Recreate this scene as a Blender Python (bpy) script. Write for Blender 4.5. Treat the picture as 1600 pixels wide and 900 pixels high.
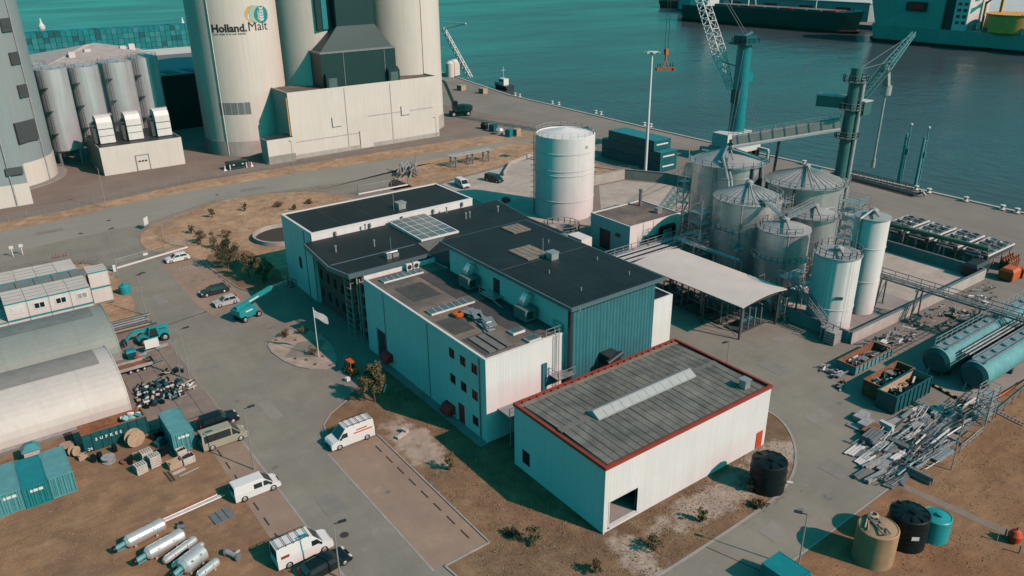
import bpy, math, random
from mathutils import Vector, Matrix
R = math.radians
rnd = random.Random(7)
for o in list(bpy.data.objects): bpy.data.objects.remove(o)
scene = bpy.context.scene
COL = scene.collection
# ------------------------------------------------------------------ camera
FPX, PITCH, ROLL, YAW, CAMH = 1235.0, R(23.4), R(-0.6), R(53.7), 54.0
fw = Vector((math.cos(YAW)*math.cos(PITCH), math.sin(YAW)*math.cos(PITCH), -math.sin(PITCH)))
rt = Vector((math.sin(YAW), -math.cos(YAW), 0)); up = rt.cross(fw)
cr = rt*math.cos(ROLL)+up*math.sin(ROLL); cu = up*math.cos(ROLL)-rt*math.sin(ROLL)
cd = bpy.data.cameras.new('camera'); cam = bpy.data.objects.new('camera', cd); COL.objects.link(cam)
cam.matrix_world = Matrix(((cr.x,cu.x,-fw.x,0),(cr.y,cu.y,-fw.y,0),(cr.z,cu.z,-fw.z,CAMH),(0,0,0,1)))
cd.sensor_width = 36; cd.lens = 36*FPX/1600; cd.clip_start = 1; cd.clip_end = 20000
scene.camera = cam
# ------------------------------------------------------------------ light
SUN_AZ, SUN_EL = R(-66), R(36)          # direction towards the sun, measured from +x
w = bpy.data.worlds.new('World'); scene.world = w; w.use_nodes = True
nt = w.node_tree; nt.nodes.clear()
sky = nt.nodes.new('ShaderNodeTexSky'); sky.sky_type = 'NISHITA'; sky.sun_disc = False
sky.sun_elevation = SUN_EL; sky.sun_rotation = R(90)-SUN_AZ
sky.air_density = 1.0; sky.dust_density = 1.2
tint = nt.nodes.new('ShaderNodeMix'); tint.data_type = 'RGBA'; tint.blend_type = 'MULTIPLY'
tint.inputs[0].default_value = 1; tint.inputs[7].default_value = (0.092, 0.84, 0.705, 1)
bg = nt.nodes.new('ShaderNodeBackground'); bg.inputs[1].default_value = 0.13
out = nt.nodes.new('ShaderNodeOutputWorld')
nt.links.new(sky.outputs[0], tint.inputs[6]); nt.links.new(tint.outputs[2], bg.inputs[0]); nt.links.new(bg.outputs[0], out.inputs[0])
sd = bpy.data.lights.new('sun', 'SUN'); sd.energy = 3.85; sd.angle = R(0.5); sd.color = (1.0, 0.65, 0.60)
sun = bpy.data.objects.new('sun', sd); COL.objects.link(sun)
sv = Vector((math.cos(SUN_AZ)*math.cos(SUN_EL), math.sin(SUN_AZ)*math.cos(SUN_EL), math.sin(SUN_EL)))
sun.rotation_euler = sv.to_track_quat('Z', 'Y').to_euler(); sun.location = (60, 0, 120)
vs = scene.view_settings; vs.view_transform = 'Standard'; vs.look = 'None'; vs.gamma = 1; vs.exposure = 0.0
scene.render.engine = 'CYCLES'; scene.cycles.max_bounces = 5; scene.cycles.diffuse_bounces = 0; scene.cycles.transparent_max_bounces = 8
scene.render.resolution_x = 1024; scene.render.resolution_y = 576
# ------------------------------------------------------------------ measuring helpers (survey of the place from the photograph)
def ray(px, py): return fw*FPX + cr*(px-800) - cu*(py-450)
def hit(px, py, axis, val):
    d = ray(px, py); o = (0, 0, CAMH); t = (val-o[axis])/d[axis]
    return Vector((0, 0, CAMH)) + d*t
def G(px, py, z=0): return hit(px, py, 2, z)
def PX(px, py, x): return hit(px, py, 0, x)
def PY(px, py, y): return hit(px, py, 1, y)
# ------------------------------------------------------------------ materials
MATS = {}
def mat(name, col, rough=.6, metal=0., var=.12, scale=.6, bump=0., bscale=8., ribs=0., ribdark=.0, streak=0., fine=0., tintc=None, tints=.06, spec=.5, alpha=1., cover=None, patch=None, patchc=None, lane=None):
    """procedural surface: base colour, large soft variation, vertical dirt streaks, ribbed cladding relief, fine grain"""
    m = bpy.data.materials.new(name); m.use_nodes = True; t = m.node_tree; N = t.nodes; L = t.links
    b = N['Principled BSDF']; b.inputs['Roughness'].default_value = rough; b.inputs['Metallic'].default_value = metal
    b.inputs['Specular IOR Level'].default_value = spec
    g = N.new('ShaderNodeNewGeometry'); pos = g.outputs['Position']
    def noise(vec, sc, det=4, ro=.6):
        n = N.new('ShaderNodeTexNoise'); n.inputs['Scale'].default_value = sc; n.inputs['Detail'].default_value = det; n.inputs['Roughness'].default_value = ro
        L.new(vec, n.inputs['Vector']); return n.outputs['Fac']
    def mp(src, a, bb, c, d):
        r = N.new('ShaderNodeMapRange'); r.inputs[1].default_value = a; r.inputs[2].default_value = bb; r.inputs[3].default_value = c; r.inputs[4].default_value = d
        L.new(src, r.inputs[0]); return r.outputs[0]
    def mul(c, f):
        x = N.new('ShaderNodeMix'); x.data_type = 'RGBA'; x.blend_type = 'MULTIPLY'; x.inputs[0].default_value = 1
        if isinstance(c, tuple): x.inputs[6].default_value = (*c, 1)
        else: L.new(c, x.inputs[6])
        L.new(f, x.inputs[7]); return x.outputs[2]
    c = tuple(col)
    if tintc:
        x = N.new('ShaderNodeMix'); x.data_type = 'RGBA'; x.inputs[6].default_value = (*col, 1); x.inputs[7].default_value = (*tintc, 1)
        L.new(mp(noise(pos, tints, 6, .65), .40, .60, 0, 1), x.inputs[0]); c = x.outputs[2]
    if cover:                                   # a third tone in ragged patches: (colour, scale, low, high)
        x = N.new('ShaderNodeMix'); x.data_type = 'RGBA'; x.inputs[7].default_value = (*cover[0], 1)
        if isinstance(c, tuple): x.inputs[6].default_value = (*c, 1)
        else: L.new(c, x.inputs[6])
        L.new(mp(noise(pos, cover[1], 8, .7), cover[2], cover[3], 0, 1), x.inputs[0]); c = x.outputs[2]
    if patch:                                   # bare sand round given spots, with a ragged outline
        sp_ = N.new('ShaderNodeSeparateXYZ'); L.new(pos, sp_.inputs[0]); best = None
        def mth(op, a, b2):
            k = N.new('ShaderNodeMath'); k.operation = op
            for i, q in enumerate((a, b2)):
                if isinstance(q, (int, float)): k.inputs[i].default_value = q
                else: L.new(q, k.inputs[i])
            return k.outputs[0]
        for (qx, qy, rx, ry) in patch:
            u = mth('DIVIDE', mth('SUBTRACT', sp_.outputs[0], qx), rx); v = mth('DIVIDE', mth('SUBTRACT', sp_.outputs[1], qy), ry)
            dd = mth('ADD', mth('MULTIPLY', u, u), mth('MULTIPLY', v, v)); best = dd if best is None else mth('MINIMUM', best, dd)
        f = mth('ADD', best, mth('MULTIPLY', mth('SUBTRACT', noise(pos, .55, 7, .68), .5), 4.2))
        x = N.new('ShaderNodeMix'); x.data_type = 'RGBA'; x.inputs[7].default_value = (*patchc, 1)
        if isinstance(c, tuple): x.inputs[6].default_value = (*c, 1)
        else: L.new(c, x.inputs[6])
        L.new(mp(f, 1.1, .35, 0, .95), x.inputs[0]); c = x.outputs[2]
    if var: c = mul(c, mp(noise(pos, scale), .3, .7, 1-var, 1+var*.6))
    if fine: c = mul(c, mp(noise(pos, 9, 2, .7), .25, .75, 1-fine, 1+fine*.7))
    if streak:
        mm = N.new('ShaderNodeVectorMath'); mm.operation = 'MULTIPLY'; mm.inputs[1].default_value = (1.6, 1.6, .07); L.new(pos, mm.inputs[0])
        c = mul(c, mp(noise(mm.outputs[0], 1., 5), .35, .75, 1.04, 1-streak))
    if lane:                                    # wear drawn out along the direction of travel: (angle, length, width, amount)
        for k_, (ang, ll, ww, am) in enumerate(lane):
            rm = N.new('ShaderNodeMapping'); rm.vector_type = 'POINT'; rm.inputs['Rotation'].default_value = (0, 0, ang); rm.inputs['Scale'].default_value = (1/ll, 1/ww, 1); rm.inputs['Location'].default_value = (3.7*k_, 1.3*k_, 0)
            L.new(pos, rm.inputs[0]); c = mul(c, mp(noise(rm.outputs[0], 1., 6, .6), .38, .66, 1-am, 1+am*.5))
        vo = N.new('ShaderNodeTexVoronoi'); vo.feature = 'DISTANCE_TO_EDGE'; vo.inputs['Scale'].default_value = .16
        wv = N.new('ShaderNodeVectorMath'); wv.operation = 'ADD'; nn = N.new('ShaderNodeTexNoise'); nn.inputs['Scale'].default_value = .5; nn.inputs['Detail'].default_value = 5; L.new(pos, nn.inputs['Vector'])
        sc_ = N.new('ShaderNodeVectorMath'); sc_.operation = 'SCALE'; sc_.inputs['Scale'].default_value = 2.4; L.new(nn.outputs['Color'], sc_.inputs[0]); L.new(pos, wv.inputs[0]); L.new(sc_.outputs[0], wv.inputs[1]); L.new(wv.outputs[0], vo.inputs['Vector'])
        c = mul(c, mp(vo.outputs['Distance'], .002, .010, .94, 1.0))
        c = mul(c, mp(noise(pos, .9, 3, .5),   .70, .80, 1.0, .86))          # oil spots
    h = None
    if ribs:
        sx = N.new('ShaderNodeSeparateXYZ'); L.new(pos, sx.inputs[0])
        ad = N.new('ShaderNodeMath'); ad.operation = 'ADD'; L.new(sx.outputs[0], ad.inputs[0]); L.new(sx.outputs[1], ad.inputs[1])
        ml = N.new('ShaderNodeMath'); ml.operation = 'MULTIPLY'; ml.inputs[1].default_value = 2*math.pi/ribs; L.new(ad.outputs[0], ml.inputs[0])
        sn = N.new('ShaderNodeMath'); sn.operation = 'SINE'; L.new(ml.outputs[0], sn.inputs[0]); h = sn.outputs[0]
        if ribdark: c = mul(c, mp(h, -1, 0.2, 1-ribdark, 1))
    if bump and not ribs: h = noise(pos, bscale, 3)
    if h is not None:
        bp = N.new('ShaderNodeBump'); bp.inputs['Strength'].default_value = bump or .35; bp.inputs['Distance'].default_value = .05
        L.new(h, bp.inputs['Height']); L.new(bp.outputs[0], b.inputs['Normal'])
    if isinstance(c, tuple): b.inputs['Base Color'].default_value = (*c, 1)
    else: L.new(c, b.inputs['Base Color'])
    MATS[name] = m; return m
mat('white_clad', (.80,.78,.77), .5, ribs=.42, bump=.12, ribdark=.025, var=.05, scale=.2, streak=.05)
mat('white_plain', (.80,.77,.74), .5, var=.06, scale=.3, streak=.06)
mat('white_paint', (.82,.81,.79), .25, var=.03)
mat('cream_silo', (.73,.67,.60), .6, ribs=1.1, bump=.06, ribdark=.02, var=.05, scale=.08, streak=.06)
mat('cream_plain', (.74,.68,.61), .6, var=.06, scale=.15, streak=.06)
mat('grey_clad', (.30,.36,.37), .55, ribs=.5, bump=.2, ribdark=.06, var=.05, scale=.1, streak=.06)
mat('unit_green', (.13,.18,.175), .5, var=.1)  # air handler casing, darkened in colour to stand for the tall hall's shade
mat('teal_clad', (.045,.20,.235), .45, ribs=.55, bump=.8, ribdark=.25, var=.12, scale=.7, streak=.12)
mat('dark_green', (.006,.040,.042), .45, var=.12, scale=.2)
mat('dark_green_hall', (.006,.035,.036), .6, ribs=1., bump=.3, var=.15, scale=.1)
mat('black_roof', (0.010,0.017,0.019), .62, var=.22, scale=.35, fine=.15, bump=.1, tintc=(0.016,0.025,0.026), tints=.12)
mat('fascia', (.10,.17,.19), .4, var=.06)
mat('dark_metal', (.03,.04,.045), .5, var=.15)
mat('gravel_roof', (0.270,0.215,0.163), .9, var=.2, scale=.4, fine=.3, bump=.4, bscale=14, tintc=(0.149,0.137,0.125), tints=.14)
mat('roof_felt', (.075,.080,.080), .85, var=.25, scale=.8, fine=.2, tintc=(.10,.095,.085), tints=.3)
mat('roof_felt_pale', (.20,.19,.175), .85, var=.2, scale=.8, fine=.15)
mat('strip_roof', (0.227,0.227,0.196), .75, var=.3, scale=.8, fine=.22, tintc=(0.154,0.158,0.140), tints=.28, streak=.0)
mat('roof_bed', (.055,.058,.056), .9, var=.2)
mat('roof_sand', (.28,.235,.185), .9, var=.25, scale=1.2, fine=.2)
mat('red_trim', (.34,.05,.028), .5, var=.15)
mat('red_door', (.62,.07,.02), .5, var=.06)
mat('red_awning', (.80,.035,.03), .7, var=.15)
mat('orange', (.65,.13,.03), .5, var=.15)
mat('rust', (.36,.15,.075), .85, var=.3, scale=1.5, fine=.2, tintc=(.24,.11,.06), tints=.6)
mat('brick', (.22,.095,.085), .85, var=.25, scale=2.2, fine=.35, bump=.3)
mat('glass_dark', (.015,.03,.035), .08, var=.0, spec=.8)
mat('glass_sky', (.10,.17,.175), .12, var=.25, scale=.9, spec=.7)
mat('polycarb', (.46,.48,.47), .25, var=.1, scale=1.)
mat('galv', (.50,.52,.52), .38, metal=.55, var=.12, scale=1.2)
mat('silo_steel', (.60,.63,.63), .40, metal=.62, var=.08, scale=.2, streak=.14)
mat('tank_steel', (.62,.65,.67), .42, metal=.4, var=.08, scale=.2, streak=.2)
mat('ship_teal', (.20,.40,.385), .5, var=.12, scale=.06, streak=.15)
mat('pipe_green', (.05,.17,.11), .45, var=.1)
mat('silo_roof', (.42,.43,.42), .5, metal=.15, var=.12, scale=.5)
mat('silo_white', (.82,.80,.78), .45, ribs=.34, bump=.35, ribdark=.10, var=.05, streak=.06)
mat('silo_white_smooth', (.82,.80,.78), .45, var=.05, scale=.3, streak=.08)
mat('stainless', (.80,.79,.77), .28, metal=.55, var=.10, scale=2.5)
mat('steel_dark', (.10,.115,.12), .5, metal=.3, var=.2, scale=2)
mat('steel_mid', (.26,.28,.285), .5, metal=.35, var=.2, scale=2)
mat('steel_pale', (.46,.46,.45), .5, metal=.2, var=.25, scale=1.5)
mat('black_plastic', (.004,.014,.016), .45, var=.25, scale=1.5, spec=.3)
mat('tan_plastic', (.42,.265,.155), .6, var=.15, scale=.8, streak=.1)
mat('teal_plastic', (.02,.34,.36), .4, var=.1)
mat('teal_paint', (.012,.25,.28), .4, var=.15, scale=.8)
mat('teal_dark', (.008,.10,.115), .5, var=.25, scale=1.2)
mat('teal_cont', (.10,.36,.39), .5, ribs=.28, bump=.7, ribdark=.12, var=.12, scale=.8)
mat('teal_cont_deep', (.02,.25,.27), .5, ribs=.28, bump=.7, ribdark=.15, var=.15, scale=.8)
mat('teal_cont_roof', (.13,.36,.38), .55, var=.18, scale=.9, fine=.1)
mat('navy_cont', (.012,.14,.165), .5, ribs=.3, bump=.7, ribdark=.2, var=.15)
mat('navy_cont_roof', (.03,.24,.27), .5, var=.15)
mat('cabin_white', (.72,.68,.63), .5, var=.05, streak=.05)
mat('cabin_roof', (.66,.61,.55), .6, var=.12, scale=.5, fine=.06)
mat('cabin_trim', (.02,.30,.33), .45, var=.08)
mat('tent_white', (0.638,0.588,0.538), .6, var=.06, scale=.25, streak=.05)
mat('canopy_sheet', (.74,.67,.60), .6, var=.08, scale=.3)
mat('tent_green', (0.274,0.312,0.281), .6, var=.06, scale=.25, streak=.06)
mat('tent_strip', (.33,.31,.28), .8, var=.15, scale=.8, fine=.15)
mat('tent_strip_green', (.20,.235,.225), .8, var=.18, scale=.8, fine=.15)
mat('wood_pale', (.50,.36,.24), .8, var=.2, scale=2)
mat('wood_white', (.60,.54,.47), .8, var=.2, scale=2)
mat('concrete', (.36,.33,.30), .85, var=.15, scale=.5, fine=.1, bump=.15)
mat('concrete_pale', (.50,.46,.42), .85, var=.15, scale=.4, fine=.1, streak=.12)
mat('kerb', (.40,.37,.34), .9, var=.15)
mat('tyre', (.012,.014,.015), .8, var=.1)
mat('car_grey', (.045,.055,.06), .2, metal=.4, var=.0, spec=.6)
mat('car_silver', (.62,.64,.64), .22, metal=.2, var=.0)
mat('car_black', (.008,.016,.018), .15, var=.0, spec=.6)
mat('car_green', (.010,.06,.06), .2, var=.0, spec=.6)
mat('car_beige', (.40,.37,.28), .35, var=.05)
mat('lamp_glass', (.75,.75,.72), .15, var=.0)
mat('tail_red', (.40,.02,.015), .3, var=.0)
mat('ink', (.025,.025,.028), .6, var=.0)
mat('logo_amber', (.65,.40,.14), .6, var=.0)
mat('logo_teal', (.02,.25,.26), .6, var=.0)
mat('logo_pale', (.30,.55,.53), .6, var=.0)
mat('flag_cloth', (.75,.74,.72), .8, var=.05)
mat('leaf_olive', (.19,.155,.07), .8, var=.35, scale=1.5)
mat('leaf_dark', (.085,.09,.045), .8, var=.35, scale=1.5)
mat('leaf_dry', (.16,.115,.06), .85, var=.35, scale=1.5)
mat('tuft', (.34,.24,.14), .9, var=.3, scale=1.5)
mat('bark', (.12,.09,.07), .9, var=.2)
mat('plastic_sheet', (.70,.68,.65), .6, var=.15, scale=3)
mat('hull_green', (.004,.055,.050), .5, var=.2, scale=.05, streak=.2)
mat('hull_teal', (.05,.17,.165), .5, var=.15, scale=.06, streak=.2)
mat('hull_red', (.12,.05,.04), .7, var=.2, scale=.1)
mat('ship_white', (.70,.69,.66), .5, var=.1, scale=.2)
mat('yellow_reel', (.92,.38,.09), .6, var=.12, scale=.3, streak=.15)
# ground materials
mat('asphalt', (0.310,0.288,0.236), .85, var=.12, scale=.16, fine=.10, bump=.15, bscale=12, tintc=(0.270,0.255,0.213), tints=.07, lane=[(R(0),1.1,16,.045),(R(35),10,1.2,.03)], cover=((0.337,0.317,0.265), .35, .56, .72))
mat('road', (0.360,0.342,0.292), .85, var=.10, scale=.2, fine=.08, tintc=(0.318,0.306,0.264), tints=.1, lane=[(R(4),20,.9,.06)])
mat('quay_paving', (0.306,0.267,0.225), .85, var=.10, scale=.08, fine=.05, tintc=(0.264,0.233,0.200), tints=.035, lane=[(R(0),2.4,40,.06),(R(10),2.0,25,.04)])
mat('yard_paving', (0.295,0.234,0.191), .85, var=.12, scale=.12, fine=.06, tintc=(0.260,0.209,0.173), tints=.05, lane=[(R(3),18,1.4,.06)])
mat('brick_paving', (0.390,0.278,0.205), .85, var=.12, scale=.25, fine=.10, tintc=(0.351,0.258,0.194), tints=.12, lane=[(R(0),1.2,7,.04)], cover=((0.429,0.330,0.254), .5, .58, .70))
mat('dry_grass', (0.576,0.376,0.232), .95, var=.25, scale=.5, fine=.28, bump=.7, bscale=7, tintc=(0.432,0.280,0.168), tints=.10, lane=[(R(-20),4,.9,.08)], cover=((0.672,0.496,0.336), .22, .54, .70))
mat('dirt_lot', (0.389,0.227,0.122), .95, var=.25, scale=.35, fine=.25, bump=.6, bscale=6, tintc=(0.285,0.176,0.103), tints=.13, lane=[(R(-25),4,.7,.09),(R(50),3.5,.8,.07)], cover=((0.480,0.312,0.185), .16, .53, .72))
mat('field', (0.297,0.152,0.076), .95, var=.22, scale=.25, fine=.22, bump=.6, bscale=6, tintc=(0.377,0.217,0.113), tints=.07, lane=[(R(-35),6,.9,.12),(R(25),5,1.0,.09)], cover=((0.228,0.123,0.063), .4, .55, .7))
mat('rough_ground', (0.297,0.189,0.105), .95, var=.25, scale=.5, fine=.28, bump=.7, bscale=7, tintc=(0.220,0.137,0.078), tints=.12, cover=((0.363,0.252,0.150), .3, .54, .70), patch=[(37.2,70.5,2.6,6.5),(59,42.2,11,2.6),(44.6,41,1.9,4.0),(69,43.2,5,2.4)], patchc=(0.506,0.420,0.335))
mat('sand_patch', (0.513,0.423,0.345), .95, var=.2, scale=.6, fine=.2, bump=.3, tintc=(0.405,0.325,0.254), tints=.4)
mat('sand_pale', (0.550,0.501,0.432), .95, var=.15, scale=.4, fine=.1, tintc=(0.462,0.418,0.356), tints=.12)
mat('slab', (0.310,0.248,0.200), .85, var=.2, scale=.35, fine=.12, tintc=(0.265,0.215,0.179), tints=.3)
mat('patch_dark', (.268,.252,.226), .85, var=.12, scale=.5, fine=.12)
mat('patch_pale', (.318,.298,.262), .85, var=.12, scale=.5, fine=.12)
mat('stain', (.22,.208,.19), .8, var=.25, scale=.9, fine=.1)
mat('joint_dark', (.06,.055,.05), .95, var=.1)
mat('marking', (.42,.39,.36), .8, var=.2, scale=2)
mat('drain_dark', (.05,.05,.05), .8, var=.1)
def M(n): return MATS[n]
# water
m = bpy.data.materials.new('water'); m.use_nodes = True; t = m.node_tree; N = t.nodes; L = t.links; b = N['Principled BSDF']
b.inputs['Base Color'].default_value = (.062,.078,.084,1); b.inputs['Roughness'].default_value = .18; b.inputs['Specular IOR Level'].default_value = .13
g = N.new('ShaderNodeNewGeometry')
def wn(sx, sy, sc, det):
    mm = N.new('ShaderNodeVectorMath'); mm.operation = 'MULTIPLY'; mm.inputs[1].default_value = (sx, sy, 1); L.new(g.outputs['Position'], mm.inputs[0])
    n = N.new('ShaderNodeTexNoise'); n.inputs['Scale'].default_value = sc; n.inputs['Detail'].default_value = det; L.new(mm.outputs[0], n.inputs['Vector']); return n.outputs['Fac']
a1 = wn(1, .45, .35, 5); a2 = wn(.6, 1.0, .05, 3)
ad = N.new('ShaderNodeMath'); ad.operation = 'MULTIPLY_ADD'; ad.inputs[1].default_value = 3.; L.new(a2, ad.inputs[0]); L.new(a1, ad.inputs[2])
bp = N.new('ShaderNodeBump'); bp.inputs['Strength'].default_value = .35; bp.inputs['Distance'].default_value = .8; L.new(ad.outputs[0], bp.inputs['Height']); L.new(bp.outputs[0], b.inputs['Normal'])
rr_ = N.new('ShaderNodeMapRange'); rr_.inputs[1].default_value = .38; rr_.inputs[2].default_value = .62; rr_.inputs[3].default_value = .17; rr_.inputs[4].default_value = .27; L.new(wn(.5, 1.0, .012, 5), rr_.inputs[0]); L.new(rr_.outputs[0], b.inputs['Roughness'])
MATS['water'] = m
# ------------------------------------------------------------------ mesh helpers
class MB:
    def __init__(s): s.v = []; s.f = []; s.sm = []
    def add(s, vs_, fs, smooth=False):
        k = len(s.v); s.v += [Vector(p) for p in vs_]
        for f in fs: s.f.append([i+k for i in f]); s.sm.append(smooth)
        return s
    def box(s, x0, y0, z0, x1, y1, z1):
        return s.add([(x0,y0,z0),(x1,y0,z0),(x1,y1,z0),(x0,y1,z0),(x0,y0,z1),(x1,y0,z1),(x1,y1,z1),(x0,y1,z1)],
                     [(3,2,1,0),(4,5,6,7),(0,1,5,4),(1,2,6,5),(2,3,7,6),(3,0,4,7)])
    def hexa(s, p):       # eight points: bottom four then top four
        return s.add(p, [(3,2,1,0),(4,5,6,7),(0,1,5,4),(1,2,6,5),(2,3,7,6),(3,0,4,7)])
    def obox(s, c, sz, rz=0, rx=0, ry=0):
        m = Matrix.Rotation(rz,3,'Z') @ Matrix.Rotation(ry,3,'Y') @ Matrix.Rotation(rx,3,'X'); c = Vector(c); a,b_,h = sz[0]/2,sz[1]/2,sz[2]/2
        return s.hexa([c+m@Vector(q) for q in ((-a,-b_,-h),(a,-b_,-h),(a,b_,-h),(-a,b_,-h),(-a,-b_,h),(a,-b_,h),(a,b_,h),(-a,b_,h))])
    def bar(s, p, q, wd=.1, ht=None):
        p = Vector(p); q = Vector(q); d = (q-p)
        if d.length < 1e-5: return s
        d.normalize(); ht = ht or wd
        a = d.cross(Vector((0,0,1)))
        if a.length < 1e-3: a = Vector((1,0,0))
        a.normalize(); b_ = a.cross(d); a = a*wd/2; b_ = b_*ht/2
        return s.hexa([p-a-b_,p+a-b_,p+a+b_,p-a+b_,q-a-b_,q+a-b_,q+a+b_,q-a+b_])
    def tube(s, p, q, r, n=8, r2=None, cap=True):
        p = Vector(p); q = Vector(q); d = (q-p)
        if d.length < 1e-5: return s
        d.normalize(); r2 = r if r2 is None else r2
        a = d.cross(Vector((0,0,1)))
        if a.length < 1e-3: a = Vector((1,0,0))
        a.normalize(); b_ = a.cross(d)
        A = [p+(a*math.cos(6.28318*i/n)+b_*math.sin(6.28318*i/n))*r for i in range(n)]
        B = [q+(a*math.cos(6.28318*i/n)+b_*math.sin(6.28318*i/n))*r2 for i in range(n)]
        s.add(A+B, [(i,i+n,(i+1)%n+n,(i+1)%n) for i in range(n)], True)
        if cap: s.add(A, [tuple(range(n))]); s.add(B, [tuple(reversed(range(n)))])
        return s
    def path(s, pts, r, n=8):
        for a, b_ in zip(pts, pts[1:]): s.tube(a, b_, r, n)
        return s
    def lathe(s, cx, cy, prof, n=40, a0=0, a1=360, smooth=True):
        full = abs(a1-a0) >= 359.9; k = n if full else n+1
        for (r0,z0),(r1,z1) in zip(prof, prof[1:]):
            vs_ = []
            for r_, z in ((r0,z0),(r1,z1)):
                for i in range(k):
                    a = R(a0+(a1-a0)*i/n); vs_.append((cx+r_*math.cos(a), cy+r_*math.sin(a), z))
            s.add(vs_, [(i,(i+1)%k,(i+1)%k+k,i+k) for i in range(n)], smooth)
        return s
    def prism(s, poly, z0, z1):
        n = len(poly)
        s.add([(p[0],p[1],z0) for p in poly]+[(p[0],p[1],z1) for p in poly],
              [tuple(reversed(range(n))), tuple(range(n,2*n))]+[(i,(i+1)%n,(i+1)%n+n,i+n) for i in range(n)])
        return s
    def prof_y(s, prof, y0, y1):      # closed x-z outline swept along y
        n = len(prof)
        return s.add([(p[0],y0,p[1]) for p in prof]+[(p[0],y1,p[1]) for p in prof],
              [tuple(range(n)), tuple(reversed(range(n,2*n)))]+[(i+n,(i+1)%n+n,(i+1)%n,i) for i in range(n)])
    def prof_x(s, prof, x0, x1):      # closed y-z outline swept along x
        n = len(prof)
        return s.add([(x0,p[0],p[1]) for p in prof]+[(x1,p[0],p[1]) for p in prof],
              [tuple(reversed(range(n))), tuple(range(n,2*n))]+[(i,(i+1)%n,(i+1)%n+n,i+n) for i in range(n)])
    def quad(s, *p, smooth=False): return s.add(p, [tuple(range(len(p)))], smooth)
    def rail(s, pts, h=1.0, r=.035, step=1.6, mid=True):
        for a, b_ in zip(pts, pts[1:]):
            a = Vector(a); b_ = Vector(b_); n = max(1, round((b_-a).length/step)); u = Vector((0,0,h))
            s.bar(a+u, b_+u, r*2); 
            if mid: s.bar(a+u*.5, b_+u*.5, r*1.6)
            for i in range(n+1): q = a.lerp(b_, i/n); s.bar(q, q+u, r*2)
        return s
    def lattice(s, p, q, w0, w1, n=8, r=.1, updir=(0,0,1)):     # four-chord lattice boom
        p = Vector(p); q = Vector(q); d = (q-p).normalized(); a = d.cross(Vector(updir))
        if a.length < .05: a = d.cross(Vector((1,0,0)))
        a.normalize(); b_ = a.cross(d)
        def ring(t, ww): c = p.lerp(q, t); return [c+a*ww/2+b_*ww/2, c-a*ww/2+b_*ww/2, c-a*ww/2-b_*ww/2, c+a*ww/2-b_*ww/2]
        rs = [ring(i/n, w0+(w1-w0)*i/n) for i in range(n+1)]
        for k in range(4): s.tube(rs[0][k], rs[n][k], r, 5)
        for i in range(n):
            for k in range(4):
                s.bar(rs[i][k], rs[i+1][(k+1)%4], r*1.1); s.bar(rs[i+1][k], rs[i+1][(k+1)%4], r*1.1)
        return s
    def build(s, name, material, parent=None, local=False):
        vs_ = s.v; loc = Vector((0,0,0))
        if not local:
            if parent is not None: off = wloc(parent)
            else:
                xs = [p.x for p in vs_]; ys = [p.y for p in vs_]
                off = Vector(((min(xs)+max(xs))/2, (min(ys)+max(ys))/2, min(p.z for p in vs_))); loc = off
            vs_ = [p-off for p in vs_]
        me = bpy.data.meshes.new(name); me.from_pydata([tuple(p) for p in vs_], [], s.f)
        me.polygons.foreach_set('use_smooth', s.sm); me.update()
        me.materials.append(M(material) if isinstance(material, str) else material)
        o = bpy.data.objects.new(name, me); COL.objects.link(o); o.location = loc
        if parent is not None: o.parent = parent
        return o
def wloc(o):
    l = Vector((0,0,0))
    while o is not None: l = l + o.location; o = o.parent
    return l
def tag(o, label, cat, group=None):
    o['label'] = label; o['category'] = cat
    if group: o['group'] = group
    return o
def thing(name, label, cat, loc=(0,0,0), rz=0, group=None):
    o = bpy.data.objects.new(name, None); COL.objects.link(o); o.location = loc; o.rotation_euler = (0,0,rz); o.empty_display_size = .5
    return tag(o, label, cat, group)
def struct(o): o['kind'] = 'structure'; return o
def stuff(o): o['kind'] = 'stuff'; return o
def copy_tree(o, parent=None, only=None):
    c = o.copy(); COL.objects.link(c); c.parent = parent
    for ch in list(o.children): copy_tree(ch, c)
    return c
def dup(o, loc, rz=0, label=None):
    c = copy_tree(o); c.location = loc; c.rotation_euler = (0,0,rz)
    if label: c['label'] = label
    return c
def piece(proto, parent, loc, rz=0):        # a further copy of a part that shares its mesh
    c = proto.copy(); COL.objects.link(c); c.parent = parent; c.location = loc; c.rotation_euler = (0,0,rz); return c
def textmesh(name, body, size, bold=0., parent=None, material='ink', mapf=None, spacing=1., shear=0.):
    cu_ = bpy.data.curves.new(name, 'FONT'); cu_.body = body; cu_.size = size; cu_.offset = bold; cu_.space_character = spacing; cu_.resolution_u = 2
    o = bpy.data.objects.new(name, cu_); COL.objects.link(o)
    dg = bpy.context.evaluated_depsgraph_get(); me = bpy.data.meshes.new_from_object(o.evaluated_get(dg))
    bpy.data.objects.remove(o); bpy.data.curves.remove(cu_)
    if mapf:
        off = wloc(parent) if parent is not None else Vector((0,0,0))
        for v in me.vertices: v.co = Vector(mapf(v.co.x, v.co.y)) - off
    me.materials.clear(); me.materials.append(M(material))
    o = bpy.data.objects.new(name, me); COL.objects.link(o)
    if parent is not None: o.parent = parent
    return o
def sheet(name, poly, z, material, thick=.0):
    mb = MB(); mb.add([(p[0],p[1],z) for p in poly], [tuple(range(len(poly)))])
    return mb.build(name, material)
def rect(x0,y0,x1,y1): return [(x0,y0),(x1,y0),(x1,y1),(x0,y1)]
def px(*pts): return [tuple(G(a,b)[:2]) for a,b in pts]
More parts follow.
